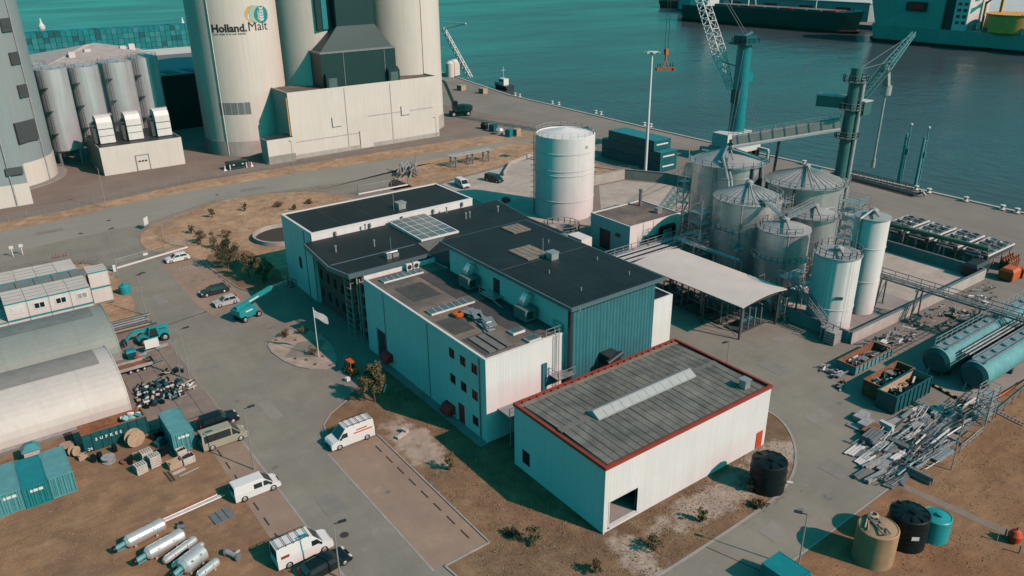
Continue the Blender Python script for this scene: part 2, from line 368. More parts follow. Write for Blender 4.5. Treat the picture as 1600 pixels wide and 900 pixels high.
# ================================================================== SETTING
def chaikin(poly, n=2):
    for _ in range(n):
        q = []
        for i in range(len(poly)):
            a = poly[i]; b_ = poly[(i+1)%len(poly)]
            q += [(a[0]*.75+b_[0]*.25, a[1]*.75+b_[1]*.25), (a[0]*.25+b_[0]*.75, a[1]*.25+b_[1]*.75)]
        poly = q
    return poly
QX = 185.5
land = [(-900,-700),(QX,-700),(QX,180),(187.5,255),(196,304),(215,420),(225,560),(-900,640)]
g = MB(); g.prism(land, -9, 0); struct(g.build('ground', 'quay_paving'))
wt = MB(); wt.quad((-6000,-6000,-3),(9000,-6000,-3),(9000,9000,-3),(-6000,9000,-3)); struct(wt.build('harbour_water', 'water'))
far = MB(); far.prism([(552,-600),(3000,-600),(3000,700),(552,480)], -8, .2); struct(far.build('far_quay', 'quay_paving'))
# quay edge beam
qe = MB()
pts = [(QX,-300),(QX,180),(187.5,255),(196,304),(215,420)]
for a, b_ in zip(pts, pts[1:]): qe.bar((a[0]-.5,a[1],.10), (b_[0]-.5,b_[1],.10), 1.0, .28)
struct(qe.build('quay_edge', 'concrete_pale'))
Z1, Z2, Z3, Z4, Z5 = .006, .012, .018, .024, .030
struct(sheet('upper_yard', [(-60,200),(150,203),(162,203),(150,300),(-60,300)], Z1, 'yard_paving'))
struct(sheet('grass_verge', [(-60,183),(5,190.5),(18,191),(28,193.9),(48,196.6),(75,196.0),(99,193.8),(119,192.2),(148,190),(158,196),(150,199),(123,202.4),(77,203.8),(50,203.9),(20,198),(5,197),(-60,190)], Z2, 'dry_grass'))
struct(sheet('main_road', [(-60,168),(22,176.2),(31,176.5),(41,181),(49,184.4),(62,183.2),(84,179.5),(120,182.5),(150,184),(158,196),(148,190.2),(119,192.4),(99,194.0),(75,196.3),(48,196.9),(28,194.1),(18,191.2),(5,190.8),(-60,183.4)], Z1, 'road'))
struct(sheet('junction_road', [(-60,150),(12,166),(19,160),(20,150),(21,40),(30,40),(29,51),(28,74),(29.5,80),(32,84),(45,86),(45,128),(36,128),(28.6,119),(29,150),(27.8,162),(29,170),(32,177),(22,176.4),(-60,168.2)], Z2, 'asphalt'))
struct(sheet('branch_road', [(84,179.6),(62,183.3),(72,177.5),(77,166),(92,166),(92,176),(100,183),(110,183)], Z3, 'asphalt'))
lawn = chaikin([(27.8,161.5),(30.5,173),(41.5,180.2),(49,184.2),(62,182.2),(71.5,177),(76.5,167),(76,128),(45,128),(38.5,124),(36.3,130),(35.6,140),(34.8,151),(31,155)], 1)
struct(sheet('lawn', lawn, Z3, 'dry_grass'))
struct(sheet('lower_lawn', chaikin([(36.4,128.5),(38.6,124.2),(45,127.9),(45,146),(41,150),(36,149),(35.7,140)],1), Z4, 'rough_ground'))  # darker ground colour deepens the rear hall's shadow on the lawn
struct(sheet('tank_yard', px((690,288),(715,280),(783,262),(834,246),(834,330),(940,340),(936,290),(976,282),(1042,288),(1075,296),(1075,330),(1060,345),(1000,345),(930,352),(800,345),(745,312)), Z1, 'sand_pale'))
struct(sheet('scrap_verge', chaikin(px((600,296),(625,266),(660,252),(730,240),(834,217),(834,243),(783,259),(720,276),(680,286),(640,298)),1), Z3, 'dry_grass'))
struct(sheet('mast_verge', px((928,255),(995,272),(965,280),(928,286)), Z2, 'dry_grass'))
# parking bays in clinker paving
bay = struct(sheet('parking_bay', rect(28.2,51.2,34.3,74.6), Z3, 'brick_paving'))
bay2 = struct(sheet('roadside_bay', rect(17.4,40,20.9,91), Z3, 'brick_paving'))
bay3 = struct(sheet('entrance_bay', [(28.8,150),(34.3,150.2),(36,128),(36.2,121.6),(29.2,121.2),(28.4,128)], Z3, 'brick_paving'))
def strips(parent, pts, wd, ln, along, material='drain_dark'):
    pr = None
    for (x,y) in pts:
        mb = MB(); a, b_ = (wd/2, ln/2) if along == 'y' else (ln/2, wd/2)
        if pr is None:
            mb.box(-a,-b_,0,a,b_,.02); pr = mb.build('bay_marker', material, parent, local=True); pr.location = Vector((x,y,Z4))-parent.location
        else: piece(pr, parent, Vector((x,y,Z4))-parent.location)
strips(bay, [(33.2, 53.6+2.62*i) for i in range(8)], .16, 1.5, 'y')
strips(bay2, [(18.0, 52.5+3.0*i) for i in range(13)], .16, 1.5, 'y')
strips(bay3, [(35.4-.05*i, 131.5+2.6*i) for i in range(7)], .16, 1.4, 'y')
# white lettering worn into the clinker near the gate
mk = MB()
for i in range(7): mk.bar((30.6+i*.55,143.6,Z4+.002), (30.6+i*.55+.25,145.2,Z4+.002), .16, .01)
mk.bar((30.5,145.5,Z4+.002),(34.0,145.5,Z4+.002), .2, .01)
o = mk.build('worn_marking', 'marking', bay3)
# kerbs
def kerb(name, pts, wd=.18, h=.12, material='kerb'):
    mb = MB()
    for a, b_ in zip(pts, pts[1:]): mb.bar((a[0],a[1],h/2), (b_[0],b_[1],h/2), wd, h)
    return struct(mb.build(name, material))
kerb('kerb', [(34.45,74.7),(34.45,51.1),(29.2,51.0),(30.3,40)])
kerb('kerb', [(28.05,74.6),(28.05,51.1)], .22, .03)
kerb('kerb', [(21.0,91),(21.0,40)], .22, .03)
kerb('kerb', [(21.0,118),(21.0,91.4)], .22, .04)
arc = [(34.4,74.9),(30.2,76.6),(29.6,78.4),(30.2,80.6),(31.9,82.4),(35,84.2)]
kerb('kerb', arc, .18, .08)
kerb('kerb', [(33.9,150.5),(35.6,140),(36.3,130),(38.3,124)])
def smooth_open(p_,n=3):
    for _ in range(n):
        q=[p_[0]]
        for a,b_ in zip(p_,p_[1:]): q+=[(a[0]*.75+b_[0]*.25,a[1]*.75+b_[1]*.25),(a[0]*.25+b_[0]*.75,a[1]*.25+b_[1]*.75)]
        p_=q+[p_[-1]]
    return p_
LOOP=smooth_open([(31,37.9),(61,38.0),(67,39.3),(71.8,42.2),(75.2,46),(76.3,49.5),(75,52.5),(71,54)])
kerb('kerb', LOOP, .28, .07)
kerb('kerb', [(55,31.6),(86,32.3)], .2, .05)
kerb('drain_channel', [(20.2,121.5),(29.0,123.2)], .14, .035, 'drain_dark')
kerb('drain_channel', [(50.9,38),(52.8,31.6)], .08, .035, 'drain_dark')
# ground round the warehouse and the white block
around = [(31.9,82.4),(30.2,80.6),(29.6,78.4),(30.2,76.6),(34.4,74.8),(34.45,51.0),(29.2,50.9),(30.3,38)]+LOOP[1:-1]+[(70,53.5),(56,62),(56,91),(44,91)]
struct(sheet('rough_grass', around, Z3, 'rough_ground'))
struct(sheet('wall_strip', rect(42.9,65,44.05,92), Z4, 'concrete'))
# flag island
isl = chaikin([(32.0,104.6),(33.8,107.0),(38.8,108.6),(40.5,102),(38.3,93.2),(35.2,94.0),(32.8,97.6)],1)
island = struct(sheet('flag_island', isl, .10, 'sand_patch'))
mb = MB(); n = len(isl)
for i in range(n): mb.bar((*isl[i],.06),(*isl[(i+1)%n],.06),.2,.12)
mb.build('island_kerb', 'kerb', island)
mb = MB(); mb.quad((32.9,100.2,.106),(36.6,97.6,.106),(40.2,102.0,.106),(36.4,103.6,.106)); mb.build('paved_band', 'asphalt', island)
# left yard
struct(sheet('dirt_lot', [(-60,20),(17.4,20),(17.4,92),(13,94),(5,97.5),(-60,97.5)], Z3, 'dirt_lot'))
struct(sheet('cabin_grass', chaikin([(-60,127),(15,127),(20.6,129),(20.8,152),(18.5,157.5),(13,162),(4,163),(-60,160)],1), Z4, 'dry_grass'))
struct(sheet('sandy_strip', [(13,124.2),(21.0,124.4),(20.9,128.4),(13,128.8)], Z5, 'sand_patch'))
slabs = struct(sheet('slab_yard', [(4,92),(21,92),(21,124.5),(4,124.5)], Z4, 'joint_dark'))
pr = None
for i in range(8):
    for j in range(16):
        x, y = 4.9+i*2.02+1, 92.1+j*2.02+1
        if x > 20.9: continue
        if pr is None:
            mb = MB(); mb.box(-.985,-.985,0,.985,.985,.05); pr = mb.build('slab', 'slab', slabs, local=True); pr.location = Vector((x,y,Z4))-slabs.location
        else:
            piece(pr, slabs, Vector((x,y,Z4+rnd.uniform(-.008,.012)))-slabs.location)
struct(sheet('side_street', [(13.2,88),(17.4,88),(17.4,92),(21,92),(21,94),(13.2,94)], Z4, 'slab'))
# right: asphalt turning loop and the field
struct(sheet('loop_road', [(30.2,31.3),(86,32.2),(103,33),(103,62),(84,64),(70,54)]+LOOP[::-1][1:-1]+[(30.2,37.8)], Z2, 'asphalt'))
struct(sheet('service_yard', [(70,54),(84,64),(103,62),(103,95),(86,95),(74,75)], Z1, 'asphalt'))
struct(sheet('field', [(53.5,-80),(240,-80),(240,30),(112,31),(104,34),(100,32.2),(86,32.2),(56.2,31.5)], Z3, 'field'))
struct(sheet('lot_verge', [(54.5,-80),(53.5,-80),(29.5,30.0),(55.5,31.2)], Z2, 'asphalt'))
struct(sheet('path', [(74.6,32.2),(75.6,32.2),(77,19),(78.5,6),(77.6,6),(76,19)], Z4, 'yard_paving'))
struct(sheet('quay_line', [(143,-60),(143.3,-60),(160,100),(159.7,100)], Z1, 'concrete'))
# small things set in the road
for k,(a,b_) in enumerate(((538,836),(170,344.5),(126,365),(339,304.5),(216,429.5),(1297,516))):
    p = G(a,b_); mb = MB(); mb.lathe(p.x,p.y,[(0,Z4+.012),(.38,Z4+.012),(.45,Z4)],16)
    tag(mb.build('manhole_cover','drain_dark'), ['dark round manhole cover beside the lamp post at the lower parking bay','small manhole cover in the pale main road','manhole cover in the junction near the sign board','manhole cover in the main road below the black skip','manhole cover behind the sliding gate','manhole cover in the asphalt beside the steel canopy'][k],'manhole')

# repairs and stains in the paving
rp_=random.Random(5)
for (x_,y_,w_,d_,m_) in ((24.5,66,2.2,3.5,'patch_dark'),(26.2,88,1.6,5,'patch_pale'),(23.2,104,3,1.4,'patch_dark'),(30.5,100,1.5,2.2,'patch_dark'),(24.2,133,1.6,4.5,'patch_pale'),(25.5,160,4,1.5,'patch_dark'),(40,35,5,1.4,'patch_dark'),(58,35.2,2.4,2.2,'patch_pale'),(72,37.4,2.5,3,'patch_dark'),(80,45,3.5,2,'patch_pale'),(86,56,2.5,4,'patch_dark'),(95,60.5,5,2,'patch_pale'),(164,70,3,12,'patch_dark'),(158,50,10,3,'patch_dark'),(60,188.5,6,2,'patch_dark'),(15,184,5,2,'patch_dark')):
    struct(sheet('paving_patch',rect(x_-w_/2,y_-d_/2,x_+w_/2,y_+d_/2),.034,m_))
for i in range(26):
    a,b_=rp_.choice(((24.5,75),(25,110),(33,112),(36,88),(45,35),(66,36),(80,52),(83,42),(24,95),(31,135),(20,60),(31,62),(160,75),(168,55)))
    x_=a+rp_.gauss(0,2.2); y_=b_+rp_.gauss(0,3); r_=rp_.uniform(.15,.55)
    struct(sheet('oil_stain',[(x_+r_*rp_.uniform(.6,1.2)*math.cos(k*.7),y_+r_*rp_.uniform(.6,1.2)*math.sin(k*.7)) for k in range(9)],.036,'stain'))
# ================================================================== BUILDINGS
def wall_with_holes_y(mb, x0, x1, z0, z1, y, d, holes):
    """wall in the plane y, d thick, rectangular openings (xa,xb,za,zb)"""
    xs = sorted({x0,x1,*[h[0] for h in holes],*[h[1] for h in holes]}); zs = sorted({z0,z1,*[h[2] for h in holes],*[h[3] for h in holes]})
    for a,b_ in zip(xs,xs[1:]):
        for c,e in zip(zs,zs[1:]):
            mx,mz = (a+b_)/2,(c+e)/2
            if any(h[0]<mx<h[1] and h[2]<mz<h[3] for h in holes): continue
            mb.box(a,y,c,b_,y+d,e)
def wall_with_holes_x(mb, y0, y1, z0, z1, x, d, holes):
    ys = sorted({y0,y1,*[h[0] for h in holes],*[h[1] for h in holes]}); zs = sorted({z0,z1,*[h[2] for h in holes],*[h[3] for h in holes]})
    for a,b_ in zip(ys,ys[1:]):
        for c,e in zip(zs,zs[1:]):
            mx,mz = (a+b_)/2,(c+e)/2
            if any(h[0]<mx<h[1] and h[2]<mz<h[3] for h in holes): continue
            mb.box(x,a,c,x+d,b_,e)
# ---- warehouse in front
x0,x1,y0,y1,h = 44.2,69.7,45.3,60.0,7.95
W = thing('warehouse','white clad warehouse with red roof edge and an open loading door','warehouse',(57,52.6,0))
dr = (PY(951,822,y0).x, PY(994,803,y0).x, .55, 3.55)
mb = MB(); wall_with_holes_y(mb,x0,x1,0,h-.25,y0,.25,[dr]); mb.build('wall','white_clad',W)
wn = (PX(827.4,720,x0).y, PX(817,713,x0).y); wz = (PX(822,725,x0).z, PX(822,706,x0).z)
mb = MB(); wall_with_holes_x(mb,y0+.25,y1-.25,0,h-.25,x0,.25,[(wn[0],wn[1],wz[0],wz[1])]); mb.build('wall','white_clad',W)
mb = MB(); mb.box(x0,y1-.25,0,x1,y1,h-.25); mb.build('wall','white_clad',W)
mb = MB(); mb.box(x1-.25,y0+.25,0,x1,y1-.25,h-.25); mb.build('wall','white_clad',W)
mb = MB(); mb.box(x0+.25,y0+.25,.02,x1-.25,y1-.25,.5); mb.build('floor_slab','concrete',W)
mb = MB(); mb.bar((x0+.01,y0-.04,0.0),(x0+.01,y0-.04,h-.3),.16); mb.bar((x0-.05,y0-.05,.3),(x0-.05,y0-.05,h-.3),.1); mb.build('corner_trim','white_plain',W)
o = MB(); o.box(wn[0]*0+x0+.08,wn[0],wz[0],x0+.12,wn[1],wz[1]); wpane = o.build('window','glass_dark',W)
o = MB()
for a,b_ in ((wn[0]-.06,wn[0]+.08),(wn[1]-.08,wn[1]+.06)): o.box(x0-.03,a,wz[0]-.06,x0+.05,b_,wz[1]+.06)
o.box(x0-.03,wn[0]+.08,wz[1]-.06,x0+.05,wn[1]-.08,wz[1]+.06); o.box(x0-.03,wn[0]+.08,wz[0]-.06,x0+.05,wn[1]-.08,wz[0]+.06); o.build('frame','red_awning',wpane)
o = MB(); o.box(dr[0]-.12,y0-.04,dr[2],dr[0],y0+.3,dr[3]+.1); o.box(dr[1],y0-.04,dr[2],dr[1]+.12,y0+.3,dr[3]+.1); o.box(dr[0],y0-.04,dr[3],dr[1],y0+.3,dr[3]+.1); o.box(dr[0]-.1,y0-.25,dr[2]-.12,dr[1]+.1,y0-.001,dr[2]-.001); o.build('loading_door_frame','white_plain',W)
rd = (PY(1179.6,697,y0).x, PY(1188.6,694,y0).x)
o = MB(); o.box(rd[0],y0-.06,.1,rd[1],y0-.003,2.25); dd = o.build('door','red_door',W); o = MB(); o.bar((rd[0]+.12,y0-.12,1.1),(rd[0]+.32,y0-.12,1.1),.05); o.build('handle','dark_metal',dd)
# roof: bed, felt strips laid side by side, red edge
mb = MB(); mb.box(x0+.2,y0+.2,h-.35,x1-.2,y1-.2,h-.22); rf = mb.build('roof','roof_bed',W)
ridge = (y0+y1)/2+.3; n = 25; wds = (x1-x0-1.4)/n
for sgn in (0,1):
    ya,yb = ((y0+.5,ridge-.35) if sgn==0 else (ridge+.35,y1-.9))
    za,zb = (h-.2,h-.02) if sgn==0 else (h-.02,h-.2)
    pr = None
    for i in range(n):
        xa = x0+.7+i*wds
        if pr is None:
            mb = MB(); q=wds/2-.045; L2=(yb-ya)/2
            mb.hexa([(-q,-L2,za-h-.04),(q,-L2,za-h-.04),(q,L2,zb-h-.04),(-q,L2,zb-h-.04),(-q,-L2,za-h+.02),(q,-L2,za-h+.02),(q,L2,zb-h+.02),(-q,L2,zb-h+.02)])
            pr = mb.build('roof_strip','strip_roof',rf,local=True); pr.location = Vector((xa+wds/2,(ya+yb)/2,h))-wloc(rf)
        else: piece(pr,rf,Vector((xa+wds/2,(ya+yb)/2,h+rnd.uniform(-.012,.02)))-wloc(rf))
mb = MB(); mb.box(x0+.6,ridge-.33,h-.2,x1-.6,ridge+.33,h+.0); mb.build('ridge_walk','roof_felt_pale',rf)
mb = MB(); mb.box(x0+.35,y1-.88,h-.21,x1-.35,y1-.3,h-.14); mb.build('gutter','roof_sand',rf)
mb = MB(); t_=.22
mb.box(x0-.1,y0-.1,h-.3,x1+.1,y0+t_,h+.06); mb.box(x0-.1,y1-t_,h-.3,x1+.1,y1+.1,h+.06); mb.box(x0-.1,y0+t_,h-.3,x0+t_,y1-t_,h+.06); mb.box(x1-t_,y0+t_,h-.3,x1+.1,y1-t_,h+.06)
mb.build('roof_edge','red_trim',W)
pr=None
for i in range(24):
    p = Vector((x0+.9+i*1.03,y1-.28,h-.14))
    if pr is None: mb=MB(); mb.box(-.07,-.10,0,.07,.04,.2); pr=mb.build('overflow_box','dark_metal',rf,local=True); pr.location=p-wloc(rf)
    else: piece(pr,rf,p-wloc(rf))
# rooflight: a long low ridge of panes
sa = G(928,652.5,h); sb = G(1079,584,h); ax0,ax1 = sa.x,sb.x; yc = ridge-.1; hw = 1.0
sk = MB(); sk.box(ax0,yc-hw,h-.1,ax1,yc-hw+.12,h+.12); sk.box(ax0,yc+hw-.12,h-.1,ax1,yc+hw,h+.12); sk.add([(ax0,yc-hw,h-.1),(ax0,yc+hw,h-.1),(ax0,yc+hw,h+.12),(ax0,yc,h+.62),(ax0,yc-hw,h+.12)],[(0,1,2,3,4)]); sk.add([(ax1,yc-hw,h-.1),(ax1,yc+hw,h-.1),(ax1,yc+hw,h+.12),(ax1,yc,h+.62),(ax1,yc-hw,h+.12)],[(4,3,2,1,0)])
sk.bar((ax0,yc,h+.66),(ax1,yc,h+.66),.14,.1); sk = sk.build('rooflight','polycarb',W)
n=12; wd=(ax1-ax0)/n
for s_ in (-1,1):
    pr=None
    for i in range(n):
        c = Vector((ax0+(i+.5)*wd,yc,h))
        if pr is None:
            mb=MB(); q=wd/2-.02; mb.hexa([(-q,s_*hw,.10),(q,s_*hw,.10),(q,0,.60),(-q,0,.60),(-q,s_*hw,.14),(q,s_*hw,.14),(q,0,.64),(-q,0,.64)]); pr=mb.build('pane','polycarb',sk,local=True); pr.location=c-wloc(sk)
        else: piece(pr,sk,c-wloc(sk))
v = G(1163,604,h); mb=MB(); mb.box(v.x-.45,v.y-.45,h-.1,v.x+.45,v.y+.45,h+.9); mb.box(v.x-.55,v.y-.55,h+.9,v.x+.55,v.y+.55,h+1.0); mb.build('vent_box','galv',W)
# ---- white block behind it
x0,x1,y0,y1,h = 44.05,55.7,65.2,95.4,10.9
B = thing('process_block','long white clad block with gravel roof beside the red edged warehouse','building',(50,80,0))
win = []
for a,b_ in ((705.6,552),(723,564.4),(741,576.7),(707.6,592),(724.5,604.7),(742,617.8),(743,657.7)):
    p = PX(a,b_,x0); win.append((p.y-.62,p.y+.62,p.z-.65,p.z+.65))
p = PX(722,668,x0); rdoor=(p.y-.75,p.y+.75,.0,2.7)
p = PX(597,545,x0); bdoor=(p.y-1.4,p.y+1.4,.0,4.6)
mb=MB(); wall_with_holes_x(mb,y0+.25,y1-.25,0,h,x0,.25,win+[rdoor,bdoor]); mb.build('wall','white_clad',B)
mb=MB(); mb.box(x0,y0,0,x1+.5,y0+.25,h); mb.build('wall','white_clad',B)
mb=MB(); mb.box(x0,y1-.25,0,x1,y1,h+.6); mb.build('wall','white_plain',B)
for wv in win:
    o=MB(); o.box(x0+.1,wv[0],wv[2],x0+.14,wv[1],wv[3]); o=o.build('window','glass_dark',B)
    f=MB(); f.box(x0+.03,wv[0],wv[2],x0+.09,wv[0]+.1,wv[3]); f.box(x0+.03,wv[1]-.1,wv[2],x0+.09,wv[1],wv[3]); f.box(x0+.03,wv[0]+.1,wv[2],x0+.09,wv[1]-.1,wv[2]+.1); f.box(x0+.03,wv[0]+.1,wv[3]-.1,x0+.09,wv[1]-.1,wv[3]); f.box(x0+.03,(wv[0]+wv[1])/2-.04,wv[2]+.1,x0+.09,(wv[0]+wv[1])/2+.04,wv[3]-.1); f.build('frame','red_awning',o)
o=MB(); o.box(x0+.12,rdoor[0],0.02,x0+.18,rdoor[1],2.7); o.build('door','red_awning',B)
o=MB(); o.box(x0+.2,bdoor[0],0.02,x0+.24,bdoor[1],4.6); o.build('loading_door','dark_metal',B)
for a,b_ in ((609,556),(705,636)):        # red half-round awnings
    p=PX(a,b_,x0); mb=MB(); nn=7; prv=None
    ring=[Vector((x0-1.15*math.sin(math.pi*i/2/(nn-1)),0,1.15*math.cos(math.pi*i/2/(nn-1))-.55)) for i in range(nn)]
    for q,r_ in zip(ring,ring[1:]):
        mb.quad((q.x,p.y-1.,p.z+q.z),(r_.x,p.y-1.,p.z+r_.z),(r_.x,p.y+1.,p.z+r_.z),(q.x,p.y+1.,p.z+q.z),smooth=True)
    for sgn in (-1,1): mb.add([(x0,p.y+sgn,p.z-.55)]+[(q.x,p.y+sgn,p.z+q.z) for q in ring],[tuple(range(nn+1))])
    mb.build('awning','red_awning',B)
mb=MB(); mb.box(x0-.03,y0-.05,h-.05,x0+.3,y1+.02,h+.25); mb.box(x0+.3,y0-.05,h-.05,x1+.5,y0+.3,h+.25); mb.build('roof_edge','white_plain',B)
for a,b_ in ((603,520),(671,580)):
    p=PX(a,b_,x0); mb=MB(); mb.box(x0-.06,p.y-.06,.1,x0-.003,p.y+.06,h-.1); mb.build('downpipe','steel_mid',B)
p=PX(751,640,x0); mb=MB(); mb.tube((x0-.1,p.y,.1),(x0-.1,p.y,h-.1),.07); mb.build('downpipe','steel_mid',B)
mb=MB(); mb.box(x0+.3,y0+.3,h-.3,x1,y1-.25,h-.02); rf=mb.build('roof','gravel_roof',B)
for (a,b_,c,e,m_) in ((46.0,84.5,50.2,89.8,'roof_felt'),(51.0,82.0,55.5,92.0,'roof_felt'),(51.0,70.0,55.6,79.5,'roof_felt'),(45.0,73.0,48.0,77.5,'roof_felt'),(45.0,66.4,49.2,71.5,'roof_felt'),(45.3,90.5,49.0,92.2,'gravel_roof')):
    mb=MB(); mb.box(a,b_,h-.02,c,e,h+.015+rnd.uniform(0,.01)); mb.build('roof_patch',m_,rf)
for i in range(3):
    mb=MB(); mb.box(45.6+i*1.25,66.6,h+.02,46.55+i*1.25,71.0,h+.18); mb.build('roof_panel','roof_felt_pale',rf)
def rooflight(name,parent,xa,ya,xb,yb,n,z,hh=.35):
    """low tilted strip of panes on a kerb, long along x"""
    mb=MB(); mb.hexa([(xa,ya,z),(xb,ya,z),(xb,yb,z),(xa,yb,z),(xa,ya,z+hh*.6),(xb,ya,z+hh*.6),(xb,yb,z+hh),(xa,yb,z+hh)]); o=mb.build(name,'white_plain',parent); wd=(xb-xa)/n
    for i in range(n):
        mb=MB(); a=xa+i*wd+.07; b_=xa+(i+1)*wd-.07; mb.hexa([(a,ya+.1,z+hh*.6+.02),(b_,ya+.1,z+hh*.6+.02),(b_,yb-.1,z+hh-.0),(a,yb-.1,z+hh-.0),(a,ya+.1,z+hh*.6+.07),(b_,ya+.1,z+hh*.6+.07),(b_,yb-.1,z+hh+.05),(a,yb-.1,z+hh+.05)]); mb.build('pane','glass_sky',o)
    return o
a=G(601,444,h); rooflight('rooflight',B,a.x,92.4,a.x+6.4,93.7,7,h)
a=G(669,490,h); rooflight('rooflight',B,a.x,a.y-.9,a.x+6.6,a.y+.55,7,h)
for a,b_ in ((807,519),(832,531)): p=G(a,b_,h); mb=MB(); mb.box(p.x-.9,p.y-.6,h,p.x+.9,p.y+.6,h+.3); o=mb.build('roof_hatch','white_plain',B); mb=MB(); mb.box(p.x-.8,p.y-.5,h+.3,p.x+.8,p.y+.5,h+.36); mb.build('pane','glass_sky',o)
for k,(a,b_) in enumerate(((636,421),(646,418))):
    p=G(a,b_,h); q=MB(); q.box(p.x-.45,94.3,h+.15,p.x+.45,94.75,h+1.1); q=q.build('condenser_unit','white_plain',B)
    f=MB(); f.tube((p.x,94.29,h+.62),(p.x,94.24,h+.62),.34,16); f.build('fan','dark_metal',q)
# roof ladder, gallery and rail at the corner next to the teal wall
mb=MB(); mb.rail([(53.0,65.4,h+.2),(55.6,65.4,h+.2),(55.6,67.2,h+.2)],1.0); lx=54.3
for s_ in (-.3,.3): mb.bar((lx+s_,64.9,1.0),(lx+s_,64.9,h+1.2),.07)
for i in range(34): mb.bar((lx-.3,64.9,1.2+i*.3),(lx+.3,64.9,1.2+i*.3),.045)
mb.box(53.3,63.4,6.0,56.0,65.1,6.12); mb.rail([(53.3,65.1,6.1),(53.3,63.4,6.1),(56.0,63.4,6.1)],1.0); mb.build('ladder','galv',B)
mb=MB(); mb.box(52.2,65.0,0,52.9,65.19,h-3); mb.build('pilaster','teal_clad',B)
mb=MB(); mb.rail([(45.6,62.8,4.2),(49.5,62.8,4.2)],1.1); mb.box(45.6,62.8,4.05,49.5,65.15,4.2); mb.bar((45.8,62.9,0),(45.8,62.9,4.1),.12); mb.bar((49.3,62.9,0),(49.3,62.9,4.1),.12); mb.bar((49.5,63.2,4.1),(53.2,63.2,.2),.12,.25); mb.bar((49.5,64.6,4.1),(53.2,64.6,.2),.12,.25); mb.build('side_stair','galv',B)
# loose things on that roof
p=G(716,494,h); mb=MB(); mb.lathe(p.x,p.y,[(.45,h+.0),(.75,h+.15),(.75,h+.5),(.4,h+.6),(.4,h+.2)],14); tag(mb.build('cable_coil','orange'),'orange coil of cable lying on the gravel roof','cable coil')
for k,(a,b_) in enumerate(((744,497),(760,508))):
    p=G(a,b_,h); S=thing('ductwork_stack',['upper heap of galvanised duct panels on the gravel roof','lower heap of galvanised duct panels on the gravel roof'][k],'sheet metal',(p.x,p.y,h))
    for i in range(7): mb=MB(); mb.obox((p.x+rnd.uniform(-.7,.7),p.y+rnd.uniform(-.9,.9),h+.1+.1*i),(rnd.uniform(.5,1),rnd.uniform(1.8,2.8),.09),rnd.uniform(-.5,.3)); mb.build('panel','galv',S)
# ---- teal hall with black roof
H4 = thing('teal_hall','tall hall with ribbed teal end wall and overhanging black roof','building',(63,78,0))
xa,xb,ya,yb,z = 55.75,70.0,64.2,91.0,14.6
mb=MB(); mb.box(xa+.4,ya,0,xb,ya+.3,z); mb.build('end_wall','teal_clad',H4)
mb=MB(); mb.box(xa,ya-.02,0,xa+.4,ya+.5,z); mb.build('corner_post','dark_metal',H4)
dk=PX(776,437,xa)
mb=MB(); mb.box(xa,ya+.5,0,xa+.3,yb,z); mb.build('side_wall','white_plain',H4)
mb=MB(); mb.box(xb-.3,ya+.3,0,xb,yb,z); mb.build('side_wall','white_plain',H4)
mb=MB(); mb.box(xa+.3,yb-.3,0,xb-.3,yb,z); mb.build('end_wall','white_plain',H4)
c=[G(699,375.2,15.0),G(899.2,481.3,15.0),G(1034.9,430.7,15.0),G(819,342.3,15.0)]
rx0,rx1,ry0,ry1=55.2,71.0,63.4,92.8
mb=MB(); mb.box(rx0,ry0,14.55,rx1,ry1,15.0); mb.build('roof_edge','fascia',H4)
mb=MB(); mb.box(rx0+.25,ry0+.25,15.0,rx1-.25,ry1-.25,15.06); rf=mb.build('roof','black_roof',H4)
mb=MB(); mb.box(rx0+.25,78.0,15.06,rx1-.25,78.12,15.09); mb.build('roof_seam','roof_felt',rf)
for i in range(9): mb=MB(); mb.box(rx0+1.6*i+1.2,ry0+.4,15.06,rx0+1.6*i+1.26,77.9,15.07); mb.build('roof_seam','black_roof',rf)
for cc in (((783,357),(806,350),(827,357),(803,367)),((796,391),(826,385),(858,396),(825,409))):
    q=[G(*k,15.06) for k in cc]; ux0=min(k.x for k in q); ux1=max(k.x for k in q); uy0=min(k.y for k in q); uy1=max(k.y for k in q)
    o=MB(); o.box(ux0+.2,uy0+.2,15.06,ux1-.2,uy1-.2,15.2); o=o.build('roof_vent_panel','roof_felt_pale',H4)
    for i in range(4): mb=MB(); ww=(ux1-ux0-.4)/4; mb.box(ux0+.25+i*ww,uy0+.3,15.2,ux0+.15+(i+1)*ww,uy1-.3,15.24); mb.build('slat','roof_sand',o)
p=G(863,404,15.06); mb=MB(); mb.box(p.x-.6,p.y-.6,15.06,p.x+.6,p.y+.6,16.0); mb.box(p.x-.7,p.y-.7,16.0,p.x+.7,p.y+.7,16.1); mb.build('roof_fan','galv',H4)
mb=MB(); mb.tube((p.x-1,p.y+.8,15),(p.x-1,p.y+.8,18),.04,6); mb.build('rod','steel_pale',H4)
for a,b_ in ((858,427),(906,486),(983,429),(933,406),(908,454),(857,379)): p=G(a,b_,15.06); mb=MB(); mb.tube((p.x,p.y,15),(p.x,p.y,15.5),.09,8); mb.build('roof_pipe','galv',H4)
o=MB(); p=PX(776,445,xa); o.box(xa-.06,p.y-.7,10.9,xa-.003,p.y+.7,13.4); o.build('door','dark_metal',H4)
o=MB(); o.rail([(xa-1.8,p.y-1.6,11.4),(xa-1.8,p.y+1.5,11.4)],1.); o.box(xa-1.8,p.y-1.6,11.3,xa-.01,p.y+1.5,11.4); o.bar((xa-1.7,p.y-1.6,11.3),(xa-1.7,p.y-3.6,10.9),.1,.2); o.build('landing','galv',H4)
